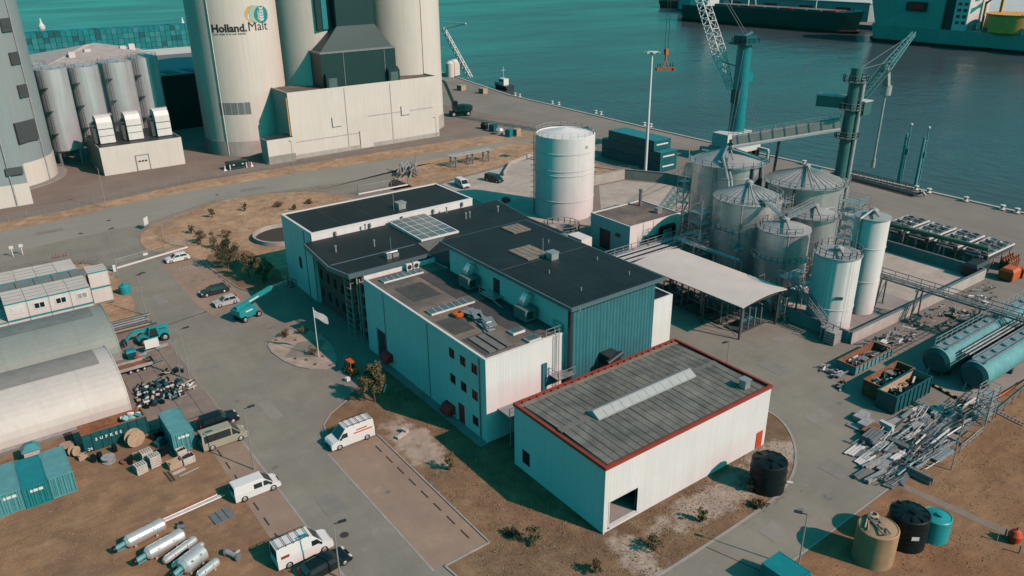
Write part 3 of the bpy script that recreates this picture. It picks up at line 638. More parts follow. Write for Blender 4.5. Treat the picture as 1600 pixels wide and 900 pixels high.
for k,(a,b_) in enumerate(((738,448),(818,500))):      # air handling units against the wall
    p=G(a,b_,h); U=thing('air_handler',['green air handling unit with silver elbow duct left of the dark roof door','green air handling unit with silver elbow duct right of the dark roof door'][k],'ventilation unit',(xa-1.8,p.y,h))
    mb=MB(); mb.box(xa-2.3,p.y-1.2,h+.25,xa-.4,p.y+1.2,h+1.8); mb.build('casing','unit_green',U)
    mb=MB(); mb.box(xa-2.2,p.y-1.1,h,xa-.6,p.y-.9,h+.24); mb.box(xa-2.2,p.y+.9,h,xa-.6,p.y+1.1,h+.24); mb.build('skid','dark_metal',U)
    mb=MB(); mb.box(xa-2.0,p.y-1.24,h+.6,xa-1.1,p.y-1.2,h+1.5); mb.build('louvre','dark_metal',U)
    mb=MB(); mb.box(xa-1.6,p.y+.1,h+1.8,xa-.7,p.y+1.0,h+2.5); mb.hexa([(xa-1.6,p.y+.1,h+2.5),(xa-.7,p.y+.1,h+2.5),(xa-.7,p.y+1.,h+2.5),(xa-1.6,p.y+1.,h+2.5),(xa-.9,p.y+.1,h+3.3),(xa-.02,p.y+.1,h+2.9),(xa-.02,p.y+1.,h+2.9),(xa-.9,p.y+1.,h+3.3)]); mb.build('duct','stainless',U)
# white side block and pipes by the teal wall
S=thing('side_block','small white clad block attached to the right of the teal wall','building',(72.3,70,0))
mb=MB(); mb.box(70.05,65.2,0,74.6,79,10.7); mb.build('wall','white_clad',S)
mb=MB(); mb.box(70.05,65.2,10.7,70.3,79,11.0); mb.box(74.35,65.45,10.7,74.6,79,11.0); mb.box(70.3,65.2,10.7,74.6,65.45,11.0); mb.build('roof_edge','white_plain',S)
mb=MB(); mb.box(70.3,65.45,10.7,74.35,79,10.76); mb.build('roof','black_roof',S)
p=(62.2,62.6); mb=MB(); mb.box(60.6,62.3,6.0,62.6,64.15,7.2); mb.tube((60.2,62.2,6.6),(62.6,62.2,7.3),.36,12); mb.build('exhaust_duct','dark_metal',H4)
# ---- brick office with black roof and the glass roof
O=thing('brick_office','dark brick office with black roof and square glass roof light','building',(60,107,0))
mb=MB(); wins=[(100.5+2.6*i,101.6+2.6*i,zz,zz+1.6) for i in range(6) for zz in (1.4,4.6,7.6)]
wall_with_holes_x(mb,98.9,115.1,0,10.2,45.4,.4,wins); mb.build('wall','brick',O)
mb=MB(); mb.box(45.8,98.9,0,57,99.2,10.2); mb.build('wall','fascia',O)
for wv in wins: o=MB(); o.box(45.6,wv[0],wv[2],45.64,wv[1],wv[3]); o.build('window','glass_dark',O)
pr=[(43.3,114.9),(42.2,103.2),(43.2,98.4),(56.5,98.6),(57,93.2),(79.5,93.2),(79.5,103),(81.4,115.0)]
mb=MB(); mb.prism(pr,10.2,10.9); mb.build('roof_edge','fascia',O)
pi=[(43.6,114.7),(42.55,103.3),(43.45,98.7),(56.7,98.9),(57.2,93.4),(79.3,93.4),(79.3,103),(81.0,114.7)]
mb=MB(); mb.prism(pi,10.9,11.0); rf=mb.build('roof','black_roof',O)
mb=MB(); mb.bar((42.6,103.2,11.03),(57,103.3,11.03),.18,.08); mb.build('roof_seam','fascia',rf)
mb=MB(); mb.prism([(57,99.2),(62.5,103.2),(57.5,103.2)],11.0,11.12); mb.build('lead_flashing','roof_felt_pale',rf)
gx0,gx1,gy0,gy1=58.6,65.4,103.9,114.5
GR=MB(); GR.hexa([(gx0-.15,gy0-.15,11),(gx1+.15,gy0-.15,11),(gx1+.15,gy1+.1,11),(gx0-.15,gy1+.1,11),(gx0-.15,gy0-.15,11.3),(gx1+.15,gy0-.15,11.3),(gx1+.15,gy1+.1,11.55),(gx0-.15,gy1+.1,11.55)]); GR=GR.build('glass_roof','white_plain',O)
nx,ny=4,5; wx=(gx1-gx0)/nx; wy=(gy1-gy0)/ny
for i in range(nx):
    for j in range(ny):
        a,b_,c_,e=gx0+i*wx+.13,gx0+(i+1)*wx-.13,gy0+j*wy+.13,gy0+(j+1)*wy-.13
        zz=lambda y:11.31+.25*(y-gy0)/(gy1-gy0)
        mb=MB(); mb.hexa([(a,c_,zz(c_)-.05),(b_,c_,zz(c_)-.05),(b_,e,zz(e)-.05),(a,e,zz(e)-.05),(a,c_,zz(c_)+.05),(b_,c_,zz(c_)+.05),(b_,e,zz(e)+.05),(a,e,zz(e)+.05)]); mb.build('pane','glass_sky',GR)
for a,b_ in ((585,385),(734,340),(728,342),(525,394),(778,331),(571,360),(698,333)): p=G(a,b_,11); mb=MB(); mb.tube((p.x,p.y,11),(p.x,p.y,11.9),.13,8); mb.tube((p.x,p.y,11.9),(p.x,p.y,12.1),.2,8); mb.build('roof_vent','galv',O)
p=G(612,402,11); mb=MB(); mb.box(p.x-1.,p.y-.5,11.02,p.x-.2,p.y+.3,11.9); mb.box(p.x+.1,p.y-.3,11.02,p.x+1.1,p.y+.4,11.6); mb.tube((p.x-.9,p.y,11.8),(p.x+1,p.y,11.8),.2,8); mb.tube((p.x+.3,p.y+.6,11),(p.x+.3,p.y+.6,14),.035,5); mb.build('roof_plant','galv',O)
mb=MB()                                              # white steel ladder frame in front of the brick
for (yy) in (100.4,102.4):
    mb.bar((44.2,yy,0),(44.2,yy,9.8),.12); mb.bar((45.3,yy,0.1),(45.3,yy,9.8),.08)
for i in range(10): mb.bar((44.2,100.4,.6+i),(44.2,102.4,.6+i),.08); mb.bar((44.2,100.4,.6+i),(45.3,100.4,.6+i),.06)
mb.build('escape_ladder','steel_pale',O)
mb=MB(); mb.bar((44.6,98.0,0),(44.6,98.0,10),.16); mb.bar((44.6,98.9,0),(44.6,98.9,10.1),.16)
for i in range(5): mb.bar((44.6,98.0,1.9+i*1.9),(47.5,98.0,1.9+i*1.9),.14); mb.box(44.7,96.6,1.85+i*1.9,47.4,98.0,1.92+i*1.9)
mb.build('stair_tower','steel_pale',O)
# ---- white hall behind the office
x0,x1,y0,y1,h = 44.9,75.9,115.2,127.9,12.05
A=thing('rear_hall','white hall with shaded end wall and flat black roof behind the office','building',(60,121,0))
mb=MB(); mb.box(x0,y0,0,x1,y1,h-.1); mb.build('wall','white_clad',A)
mb=MB(); t_=.35; mb.box(x0-.05,y0-.05,h-.1,x1+.05,y0+t_,h+.12); mb.box(x0-.05,y1-t_,h-.1,x1+.05,y1+.05,h+.12); mb.box(x0-.05,y0+t_,h-.1,x0+t_,y1-t_,h+.12); mb.box(x1-t_,y0+t_,h-.1,x1+.05,y1-t_,h+.12); mb.build('roof_edge','white_plain',A)
mb=MB(); mb.box(x0+t_,y0+t_,h-.1,x1-t_,y1-t_,h-.03); rf=mb.build('roof','black_roof',A)
for a in (6,12,18,24): mb=MB(); mb.box(x0+a,y0+.4,h-.03,x0+a+.08,y1-.4,h-.012); mb.build('roof_seam','roof_felt',rf)
p=G(626,325,h); mb=MB(); mb.box(p.x-.7,p.y-.7,h-.05,p.x+.7,p.y+.7,h+1.0); mb.box(p.x-.85,p.y-.85,h+1.0,p.x+.85,p.y+.85,h+1.12); mb.build('vent_box','galv',A)
mb=MB(); mb.tube((p.x-1.6,p.y-.5,h),(p.x-1.6,p.y-.5,h+3),.04,5); mb.build('rod','steel_pale',A)
for a,b_ in ((577,353),(627,342),(676,331),(721,320),(523,366)): q=PY(a,b_,y0); mb=MB(); mb.tube((q.x,y0-.25,q.z-.2),(q.x,y0-.25,q.z+.5),.2,8); mb.box(q.x-.25,y0-.2,q.z-.1,q.x+.25,y0-.003,q.z+.3); mb.build('wall_vent','steel_mid',A)
q=PX(470,410,x0); mb=MB(); mb.box(x0-.05,q.y-.5,q.z-1,x0-.003,q.y+.5,q.z+1.); mb.build('window','glass_dark',A)
mb=MB(); mb.box(x0-.06,115.3,0,x0-.003,115.5,h-.3); mb.box(x0-.06,118.4,0,x0-.003,118.55,h-.3); mb.build('downpipe','dark_metal',A)
# ---- round concrete basin behind that hall
mb=MB(); mb.lathe(53,150.5,[(6.2,0),(6.2,.9),(5.8,.9),(5.8,.05)],40); Rb=thing('round_basin','low round concrete basin on the dry lawn','basin',(53,150.5,0)); mb.build('rim','concrete_pale',Rb)
mb=MB(); mb.lathe(53,150.5,[(0,.06),(5.8,.06)],40); mb.build('basin_floor','joint_dark',Rb)
# ---- boiler house
x0,x1,y0,y1,h=99.3,112.8,98.2,109.0,6.1
K=thing('boiler_house','small grey pump house with brown flat roof and a steel flue','building',(106,103.5,0))
p=PX(944,385,x0); dz=(p.y-1.6,p.y+1.6,0,4.0)
mb=MB(); wall_with_holes_x(mb,y0,y1,0,h,x0,.25,[dz]); mb.build('wall','white_plain',K)
mb=MB(); mb.box(x0+.25,y0,0,x1,y0+.25,h); mb.box(x1-.25,y0+.25,0,x1,y1,h); mb.box(x0+.25,y1-.25,0,x1-.25,y1,h); mb.build('wall','white_plain',K)
mb=MB(); mb.box(x0+.2,dz[0],0,x0+.24,dz[1],4); mb.build('gate','dark_metal',K)
mb=MB(); mb.box(x0,y0,h,x1,y0+.25,h+.25); mb.box(x0,y1-.25,h,x1,y1,h+.25); mb.box(x0,y0+.25,h,x0+.25,y1-.25,h+.25); mb.box(x1-.25,y0+.25,h,x1,y1-.25,h+.25); mb.build('roof_edge','white_plain',K)
mb=MB(); mb.box(x0+.25,y0+.25,h,x1-.25,y1-.25,h+.06); mb.build('roof','gravel_roof',K)
p=G(1000,322,h); mb=MB(); mb.tube((p.x,p.y,h),(p.x,p.y,h+3.2),.33,14); mb.tube((p.x,p.y,h+3.2),(p.x,p.y,h+3.5),.4,14); mb.build('flue','steel_mid',K)
p=G(1028,333,h); mb=MB(); mb.box(p.x-.6,p.y-.5,h,p.x+.6,p.y+.5,h+1.1); mb.build('vent_box','galv',K)
q=PX(966,367,x0); mb=MB(); mb.box(x0-.4,q.y-.4,q.z-.2,x0-.003,q.y+.4,q.z+.3); mb.build('wall_light','dark_metal',K)
mb=MB(); mb.path([(103,97.6,3.2),(107,97.6,3.2),(107,97.6,4.6),(110.5,97.6,4.6),(110.5,97.6,2.)],.4,10); mb.build('black_duct','black_plastic',K)
# ---- canopy
C=thing('steel_canopy','open steel canopy with pale curved sheet roof beside the silos','canopy',(93,75,0))
mb=MB(); nn=10; X0,X1,Y0,Y1=88.1,98.6,63.7,86.0
for i in range(nn):
    a=X0+(X1-X0)*i/nn; b_=X0+(X1-X0)*(i+1)/nn; f_=lambda x:5.7+.55*math.sin(math.pi*min(1,max(0,(x-X0)/(X1-X0)*.9)))
    mb.hexa([(a,Y0,f_(a)-.12),(b_,Y0,f_(b_)-.12),(b_,Y1,f_(b_)-.12),(a,Y1,f_(a)-.12),(a,Y0,f_(a)),(b_,Y0,f_(b_)),(b_,Y1,f_(b_)),(a,Y1,f_(a))])
mb.build('roof','canopy_sheet',C)
for xx in (89.0,97.6):
    for yy in (64.4,71.5,78.5,85.4): mb=MB(); mb.bar((xx,yy,0),(xx,yy,5.6),.26); mb.build('post','steel_dark',C)
mb=MB()
for yy in (64.4,71.5,78.5,85.4): mb.bar((89,yy,5.4),(97.6,yy,5.4),.2,.3)
for xx in (89.0,97.6): mb.bar((xx,63.8,5.45),(xx,85.9,5.45),.2,.3)
for yy in (71.5,78.5): mb.bar((89,yy,.3),(89,yy-6.5,5.2),.08); mb.bar((89,yy,5.2),(89,yy-6.5,.3),.08)
mb.build('frame','steel_dark',C)
# machinery beneath the canopy
for k in range(5):
    yy=67+k*4.0; T=thing('pump_skid',['pipework skid under the canopy nearest the white side block','second pipework skid under the canopy','third pipework skid under the canopy, near its middle','fourth pipework skid under the canopy','pipework skid under the far end of the canopy'][k],'pipework',(94,yy,0))
    mb=MB(); 
    for q in range(4): mb.tube((91+q*1.5,yy-1.4,.3),(91+q*1.5,yy-1.4,4.2-.4*q),.12,8); mb.tube((91+q*1.5,yy-1.4,2.0+.5*q),(91+q*1.5,yy+1.4,2.0+.5*q),.14,8)
    mb.build('pipe_run','steel_mid',T)
    mb=MB(); mb.box(90.6,yy-1.6,.1,96.6,yy+1.4,.25); mb.build('skid_frame','steel_dark',T)
    mb=MB(); mb.tube((92,yy,.9),(95,yy,.9),.5,12); mb.build('pump_body','teal_dark',T)
# ---- the malt silos
def silo_big(cx,cy,r_,top,name,label):
    S=thing(name,label,'silo',(cx,cy,0))
    mb=MB(); mb.lathe(cx,cy,[(r_,4.2),(r_,top)],64); mb.build('shell','cream_silo',S)
    mb=MB(); mb.lathe(cx,cy,[(r_+.15,0),(r_+.15,4.2),(r_,4.2)],64); mb.build('plinth','concrete_pale',S)
    mb=MB(); mb.lathe(cx,cy,[(r_,top),(0,top+2)],64); mb.build('roof','cream_plain',S); return S
SC=(75.8,233.4,12.4)
S1=silo_big(*SC,62,'malt_silo','huge cream silo carrying the malt company lettering')
def a_for(px_): return None
p=PY(335,140,222); 
def on_silo(pxl,pyl):      # first hit of the view ray with the lettered silo
    d=ray(pxl,pyl); ox,oy=-SC[0],-SC[1]; a=d.x*d.x+d.y*d.y; b_=2*(ox*d.x+oy*d.y); c_=ox*ox+oy*oy-SC[2]**2; D=b_*b_-4*a*c_
    t=(-b_-math.sqrt(max(D,0)))/(2*a); q=Vector((0,0,CAMH))+d*t; return math.atan2(q.y-SC[1],q.x-SC[0]), q.z
def wrap(a0,z0,rr=.06):
    return lambda x,y:(SC[0]+(SC[2]+rr)*math.cos(a0+x/SC[2]),SC[1]+(SC[2]+rr)*math.sin(a0+x/SC[2]),z0+y)
aL,zL=on_silo(331,49); aR,zR=on_silo(418,47); span=(aR-aL)*SC[2]
aM,_=on_silo(386,48); sp1=(aM-aL)*SC[2]; sp2=(aR-aM)*SC[2]
def fit_text(name,body,width,bold,mapf,material='ink'):
    cu_=bpy.data.curves.new('t','FONT'); cu_.body=body; cu_.size=1; cu_.offset=bold; o_=bpy.data.objects.new('t',cu_); COL.objects.link(o_)
    dg=bpy.context.evaluated_depsgraph_get(); me=bpy.data.meshes.new_from_object(o_.evaluated_get(dg)); wd=max(v.co.x for v in me.vertices)
    bpy.data.objects.remove(o_); bpy.data.meshes.remove(me)
    return textmesh(name,body,width/wd,bold*width/wd,S1,material,mapf)
fit_text('lettering','Holland.',sp1,.035,wrap(aL,(zL+zR)/2))
fit_text('lettering','Malt',sp2*.96,.0,wrap(aM+sp2*.04/SC[2],(zL+zR)/2))
a2,z2=on_silo(333,54.5); a3,_=on_silo(384,54); fit_text('slogan','HOW MALT IS IN OUR HANDS'.lower(),(a3-a2)*SC[2],.0,wrap(a2,z2-.1))
def disc(name,pxl,pyl,rad,material,rr,sq=1.):
    a0,z0=on_silo(pxl,pyl); f_=wrap(a0,z0,rr); mb=MB(); n=28
    mb.add([f_(rad*sq*math.cos(6.2832*i/n),rad*math.sin(6.2832*i/n)) for i in range(n)],[tuple(range(n))]); return mb.build(name,material,S1)
disc('emblem_disc',395,22,2.2,'logo_amber',.05); disc('emblem_disc',401,22,2.2,'logo_pale',.08); disc('emblem_disc',408,22.5,2.2,'logo_teal',.11)
for s_ in (-1,1):       # ear of grain
    for i in range(5):
        a0,z0=on_silo(408,22.5); f_=wrap(a0,z0-1.7+i*.72,.15); mb=MB(); q=[(s_*.05,0),(s_*.62,.42),(s_*.62,.86),(s_*.05,.48)]; mb.add([f_(*k) for k in q],[(0,1,2,3)]); mb.build('grain','white_paint',S1)
a0,z0=on_silo(366,170); f_=wrap(a0,z0,.03)
for i in range(5): mb=MB(); x_=-4.2+i*1.75; mb.add([f_(x_,-1.7),f_(x_+1.6,-1.7),f_(x_+1.6,1.6),f_(x_,1.6)],[(0,1,2,3)]); mb.build('louvre','steel_mid',S1)
a0,z0=on_silo(340,120); mb=MB()
aa=a0; mb.tube((SC[0]+(SC[2]+.12)*math.cos(aa),SC[1]+(SC[2]+.12)*math.sin(aa),.2),(SC[0]+(SC[2]+.12)*math.cos(aa),SC[1]+(SC[2]+.12)*math.sin(aa),62),.14,6); mb.build('downpipe','cream_plain',S1)
S2=silo_big(97.5,229.2,12.4,62,'malt_silo','huge cream silo standing behind the dark green elevator tower')
S3=silo_big(126.3,229.5,12.2,62,'malt_silo','huge cream silo at the right end nearest the harbour')
mb=MB(); aa=R(-88); mb.tube((126.3+12.3*math.cos(aa),229.5+12.3*math.sin(aa),.2),(126.3+12.3*math.cos(aa),229.5+12.3*math.sin(aa),62),.12,6); mb.build('downpipe','cream_plain',S3)
# intake building
I=thing('intake_building','cream flat roofed intake building at the foot of the big silos','building',(103,214,0))
x0,x1,y0,y1,h=79.7,126.9,210.0,223,17.9
mb=MB(); mb.box(x0,y0,0,x1,y1,h); mb.build('wall','cream_plain',I)
mb=MB(); mb.box(x0,y0,h,x1,y0+.3,h+.35); mb.box(x0,y0+.3,h,x0+.3,y1,h+.35); mb.box(x1-.3,y0+.3,h,x1,y1,h+.35); mb.build('roof_edge','cream_plain',I)
mb=MB(); mb.box(x0+.3,y0+.3,h,x1-.3,y1,h+.06); mb.build('roof','gravel_roof',I)
for a,b_ in ((526,190),(633,172)): q=PY(a,b_,y0); mb=MB(); mb.box(q.x-1.4,y0-.35,q.z-1.3,q.x+1.4,y0-.003,q.z+1.3); mb.build('wall_box','cream_plain',I)
for a in (541,612): q=PY(a,180,y0); mb=MB(); mb.box(q.x-.1,y0-.08,.2,q.x+.1,y0-.003,h-.2); mb.build('downpipe','steel_pale',I)
mb=MB(); mb.box(x0+1,y0-.06,4.6,x0+24,y0-.004,4.8); mb.box(103,y0-.06,9.0,125,y0-.004,9.2); mb.box(x0,y0-.12,0,x1,y0-.001,1.2); mb.build('rail','concrete_pale',I)
mb=MB(); mb.box(100,y0-.3,.1,104,y0-.13,5.2); mb.build('loading_door','cream_plain',I)
mb=MB(); mb.tube((x0-.3,y0+.3,.2),(x0-.3,y0+.3,h-1),.2,8); mb.build('downpipe','logo_amber',I)
mb=MB(); mb.box(72.0,208.6,0,79.6,213.5,6.6); an=mb.build('annex','cream_plain',I); mb=MB(); mb.box(72.2,208.8,6.6,79.5,213.4,6.7); mb.build('annex_roof','dark_metal',an)
mb=MB(); mb.box(72.0-.05,208.55,0,79.6,208.599,2.2); mb.build('annex_plinth','concrete',an)
# elevator tower
E_=thing('elevator_tower','dark green elevator tower with flared foot on the intake building','tower',(102,217,18))
h=17.98; mb=MB(); mb.box(91,211.6,h,114.2,222,27.2); mb.build('foot','dark_green',E_)
mb=MB(); mb.box(90.8,211.4,27.2,114.4,222.1,27.7); mb.build('ledge','steel_mid',E_)
mb=MB(); mb.hexa([(91.4,212.2,27.7),(113.6,212.2,27.7),(113.6,222,27.7),(91.4,222,27.7),(97.6,213.6,34),(109.2,213.6,34),(109.2,222,34),(97.6,222,34)]); mb.build('flare','dark_green',E_)
mb=MB(); mb.box(97.6,213.6,34,109.2,222,66); mb.build('shaft','dark_green',E_)
mb=MB(); mb.box(93.2,216.5,33,97.55,222,66); mb.build('side_shaft','dark_green',E_)
mb=MB(); mb.box(94.8,216.3,33.2,96.3,216.48,66); mb.build('green_panel','teal_paint',E_)
for a in (97.8,110.6): mb=MB(); mb.box(a-.08,211.5,h,a+.08,211.59,27.2); mb.build('downpipe','steel_mid',E_)
for k,xx in enumerate((91.6,110.9)):
    D_=MB(); D_.hexa([(xx,210.2,h),(xx+3.6,210.2,h),(xx+3.6,211.58,h),(xx,211.58,h),(xx,210.2,h+3.2),(xx+3.6,210.2,h+3.2),(xx+3.6,211.58,h+4.2),(xx,211.58,h+4.2)]); D_=D_.build('dormer','dark_green',E_)
    mb=MB(); mb.box(xx+.6,210.14,h+.3,xx+3.0,210.19,h+2.8); mb.build('pane','glass_sky',D_)
# grey tower on the left
T=thing('grey_tower','blue grey malting tower with cream plinth at the left edge','tower',(12,225,0))
cx,cy,r_=9.6,238.5,15.2
mb=MB(); mb.lathe(cx,cy,[(r_,6.0),(r_,75)],64); mb.build('round_shell','grey_clad',T)
mb=MB(); mb.lathe(cx,cy,[(r_+.1,0),(r_+.1,6.0),(r_,6.0)],64); mb.build('plinth','cream_plain',T)
mb=MB(); mb.lathe(cx,cy,[(r_+2.2,.0),(r_+2.2,.25),(r_+.1,.25)],64); mb.build('apron','concrete',T)
mb=MB(); mb.box(-12,208.8,5.0,15.2,226,75); mb.build('square_shell','grey_clad',T)
mb=MB(); mb.box(-12,208.7,0,15.3,226,5.0); mb.build('plinth','cream_plain',T)
def tower_hit(a,b_):
    d=ray(a,b_); ox,oy=-cx,-cy; A_=d.x*d.x+d.y*d.y; B_=2*(ox*d.x+oy*d.y); C_=ox*ox+oy*oy-r_**2; D=B_*B_-4*A_*C_
    if D<0: return None
    t=(-B_-math.sqrt(D))/(2*A_); return Vector((0,0,CAMH))+d*t
for (a,b_,wd,hh) in ((8,39,3.2,3.0),(22,91,3.0,2.8),(35,142,3.0,3.0),(41,205,6.0,5.0),(22,267,3.4,1.6)):
    q=tower_hit(a,b_)
    if q is None or q.y<226: q=PY(a,b_,208.8); mb=MB(); mb.box(q.x-wd/2,208.2,q.z-hh/2,q.x+wd/2,208.79,q.z+hh/2)
    else:
        an=math.atan2(q.y-cy,q.x-cx); mb=MB(); mb.obox((cx+(r_+.1)*math.cos(an),cy+(r_+.1)*math.sin(an),q.z),(.5,wd,hh),an)
    mb.build('louvre','steel_dark',T)
for a in (12,-2): mb=MB(); mb.tube((a,208.6,.3),(a,208.6,70),.18,8); mb.build('downpipe','steel_pale',T)
an=R(-38); mb=MB(); mb.tube((cx+(r_+.2)*math.cos(an),cy+(r_+.2)*math.sin(an),.3),(cx+(r_+.2)*math.cos(an),cy+(r_+.2)*math.sin(an),70),.16,8); mb.build('downpipe','steel_pale',T)
# silver tanks in a row
for k,(cx,cy,r_,tp) in enumerate(((29.3,245.6,4.1,25.5),(37.6,249.5,4.1,25.0),(46.6,252.5,4.5,25.2),(54.6,254.5,4.1,25.6),(26.5,256,3.6,25.4))):
    q=thing('malt_tank',['tall silver tank on legs nearest the grey tower','tall silver tank second from the grey tower','broad silver tank third from the grey tower','tall silver tank at the right end of the row','silver tank half hidden behind the one by the grey tower'][k],'tank',(cx,cy,0))
    mb=MB(); mb.lathe(cx,cy,[(.8,2.0),(r_,4.2),(r_,tp),(r_*.3,tp+.7),(0,tp+.75)],40); mb.build('shell','tank_steel',q)
    for i in range(4): a=R(45+90*i); mb=MB(); mb.bar((cx+r_*.85*math.cos(a),cy+r_*.85*math.sin(a),0),(cx+r_*.85*math.cos(a),cy+r_*.85*math.sin(a),4.3),.45); mb.build('leg','steel_mid',q)
    a=R(-125); mb=MB(); u=Vector((math.cos(a),math.sin(a),0)); v_=Vector((-u.y,u.x,0)); c=Vector((cx,cy,0))+u*(r_+.5)
    for s_ in (-.35,.35): mb.bar(c+v_*s_+Vector((0,0,1)),c+v_*s_+Vector((0,0,tp+1)),.09)
    for i in range(40): mb.bar(c-v_*.35+Vector((0,0,1.2+i*.6)),c+v_*.35+Vector((0,0,1.2+i*.6)),.07)
    for zz in (9,15,21): mb.obox(c+Vector((0,0,zz)),(1.3,1.6,.12),a)
    mb.build('ladder','steel_dark',q)
    mb=MB(); mb.rail([(cx+(r_-.2)*math.cos(R(i*30)),cy+(r_-.2)*math.sin(R(i*30)),tp) for i in range(13)],.9,.03,4); mb.build('rail','steel_pale',q)
# dust filter building with three filter housings
F_=thing('filter_house','low cream building with roller door in front of the silver tanks','building',(44,232,0))
x0,x1,y0,y1,h=33.8,54.2,224.5,243,7.35
mb=MB(); mb.box(x0,y0,0,x1,y1,h); mb.build('wall','cream_plain',F_)
mb=MB(); mb.box(x0+.2,y0+.2,h,x1-.2,y1-.2,h+.08); mb.build('roof','dark_metal',F_)
q=PY(226,266,y0); mb=MB(); mb.box(q.x-1.5,y0-.06,.05,q.x+1.5,y0-.003,4.0); d_=mb.build('roller_door','cream_plain',F_)
mb=MB(); mb.box(q.x-1.75,y0-.1,0,q.x-1.5,y0-.004,4.2); mb.box(q.x+1.5,y0-.1,0,q.x+1.75,y0-.004,4.2); mb.box(q.x-1.5,y0-.1,4.0,q.x+1.5,y0-.004,4.2); mb.build('frame','steel_mid',d_)
for i in range(3): mb=MB(); mb.box(q.x-1.1+i*.8,y0-.09,2.3,q.x-.5+i*.8,y0-.061,2.7); mb.build('pane','glass_dark',d_)
for k,xx in enumerate((35.0,42.0,49.3)):
    q=thing('filter_unit',['white dust filter housing at the left of the low cream roof','middle white dust filter housing on the low cream roof','white dust filter housing at the right of the low cream roof'][k],'filter unit',(xx+1.8,229.5,h))
    mb=MB(); mb.prof_x([(228,h+.3),(228.2,h+5.6),(228.8,h+6.8),(230,h+7.2),(232,h+7.2),(233,h+6),(233,h+.3)],xx,xx+3.7); mb.build('housing','white_plain',q)
    for zz in (2.2,4.0): mb=MB(); mb.box(xx-.03,227.9,h+zz,xx+3.73,228.15,h+zz+.08); mb.build('seam','steel_pale',q)
    mb=MB(); mb.box(xx-1.1,229,h+.3,xx-.02,233,h+4.2); mb.build('access_box','steel_dark',q)
    mb=MB(); mb.tube((xx-1,231,h+5),(xx+5,236,h+6.2),.45,10); mb.build('duct','steel_pale',q)
    mb=MB(); mb.box(xx,228.1,h+.08,xx+3.6,233,h+.3); mb.build('base','dark_metal',q)
# halls further back
Hh=thing('storage_hall','pale hipped roof hall behind the row of silver tanks','building',(52,320,0))
mb=MB(); mb.box(33,300,0,72,345,18.5); mb.build('wall','dark_green_hall',Hh)
mb=MB(); mb.add([(31,298,18.5),(74,298,18.5),(74,347,18.5),(31,347,18.5),(52,326,23.2),(56,330,23.2)],[(0,1,5,4),(1,2,5),(2,3,4,5),(3,0,4)]); mb.build('roof','concrete_pale',Hh)
for (a,b_) in ((44,312),(50,318),(62,320),(66,325)): mb=MB(); mb.box(a,b_,20,a+2,b_+2,22.4); mb.build('skylight','white_plain',Hh)
Hd=thing('green_hall','dark green hall with pale roof between the tanks and the cream silo','building',(80,280,0))
mb=MB(); mb.box(55,272,0,110,300,17.2); mb.build('wall','dark_green_hall',Hd)
mb=MB(); mb.hexa([(54,271,17.2),(111,271,17.2),(111,300,17.2),(54,300,17.2),(54,271,17.6),(111,271,17.6),(111,300,20.5),(54,300,20.5)]); mb.build('roof','steel_mid',Hd)
for i in range(6): mb=MB(); a=58+i*7; mb.hexa([(a,272.5,17.7),(a+4,272.5,17.7),(a+2,277,18.1),(a-2,277,18.1),(a,272.5,17.85),(a+4,272.5,17.85),(a+2,277,18.3),(a-2,277,18.3)]); mb.build('roof_panel','dark_green',Hd)
mb=MB(); mb.prism([(66,301),(112,301),(112,330),(66,330)],18.5,19.5); mb.build('rear_roof','cream_plain',Hd)
# container wall on the far quay of the left basin
grp='containers stacked along the far left waterfront'
ORD=['','first','second','third','fourth','fifth','sixth','seventh','eighth','ninth','tenth']
def nth(n): return ORD[n] if n<len(ORD) else '%d%s'%(n,'th' if 10<n%100<14 else {1:'st',2:'nd',3:'rd'}.get(n%10,'th'))
tints_=['teal_cont_deep','navy_cont_roof','teal_dark','teal_paint']; prs=[]
for m_ in tints_:
    mb=MB(); mb.box(-1.24,-6.05,0,1.24,6.05,2.5); prs.append(mb.build('stacked_container',m_,None,local=True))
first=[True]*4
for i in range(40):
    for j in range(6):
        k=rnd.choice((0,0,0,1,1,3,0,2)) if (i+j)%5 else 0
        if first[k]: o=prs[k]; first[k]=False
        else: o=prs[k].copy(); COL.objects.link(o)
        o.location=(45+i*2.62,478-i*.15,j*2.6+1.0); tag(o,'far teal container, %s column from the left, %s tier from below'%(nth(i+1),nth(j+1)),'container',grp)
mb=MB(); mb.box(40,470,0,152,486,.98); struct(mb.build('container_terrace','quay_paving'))
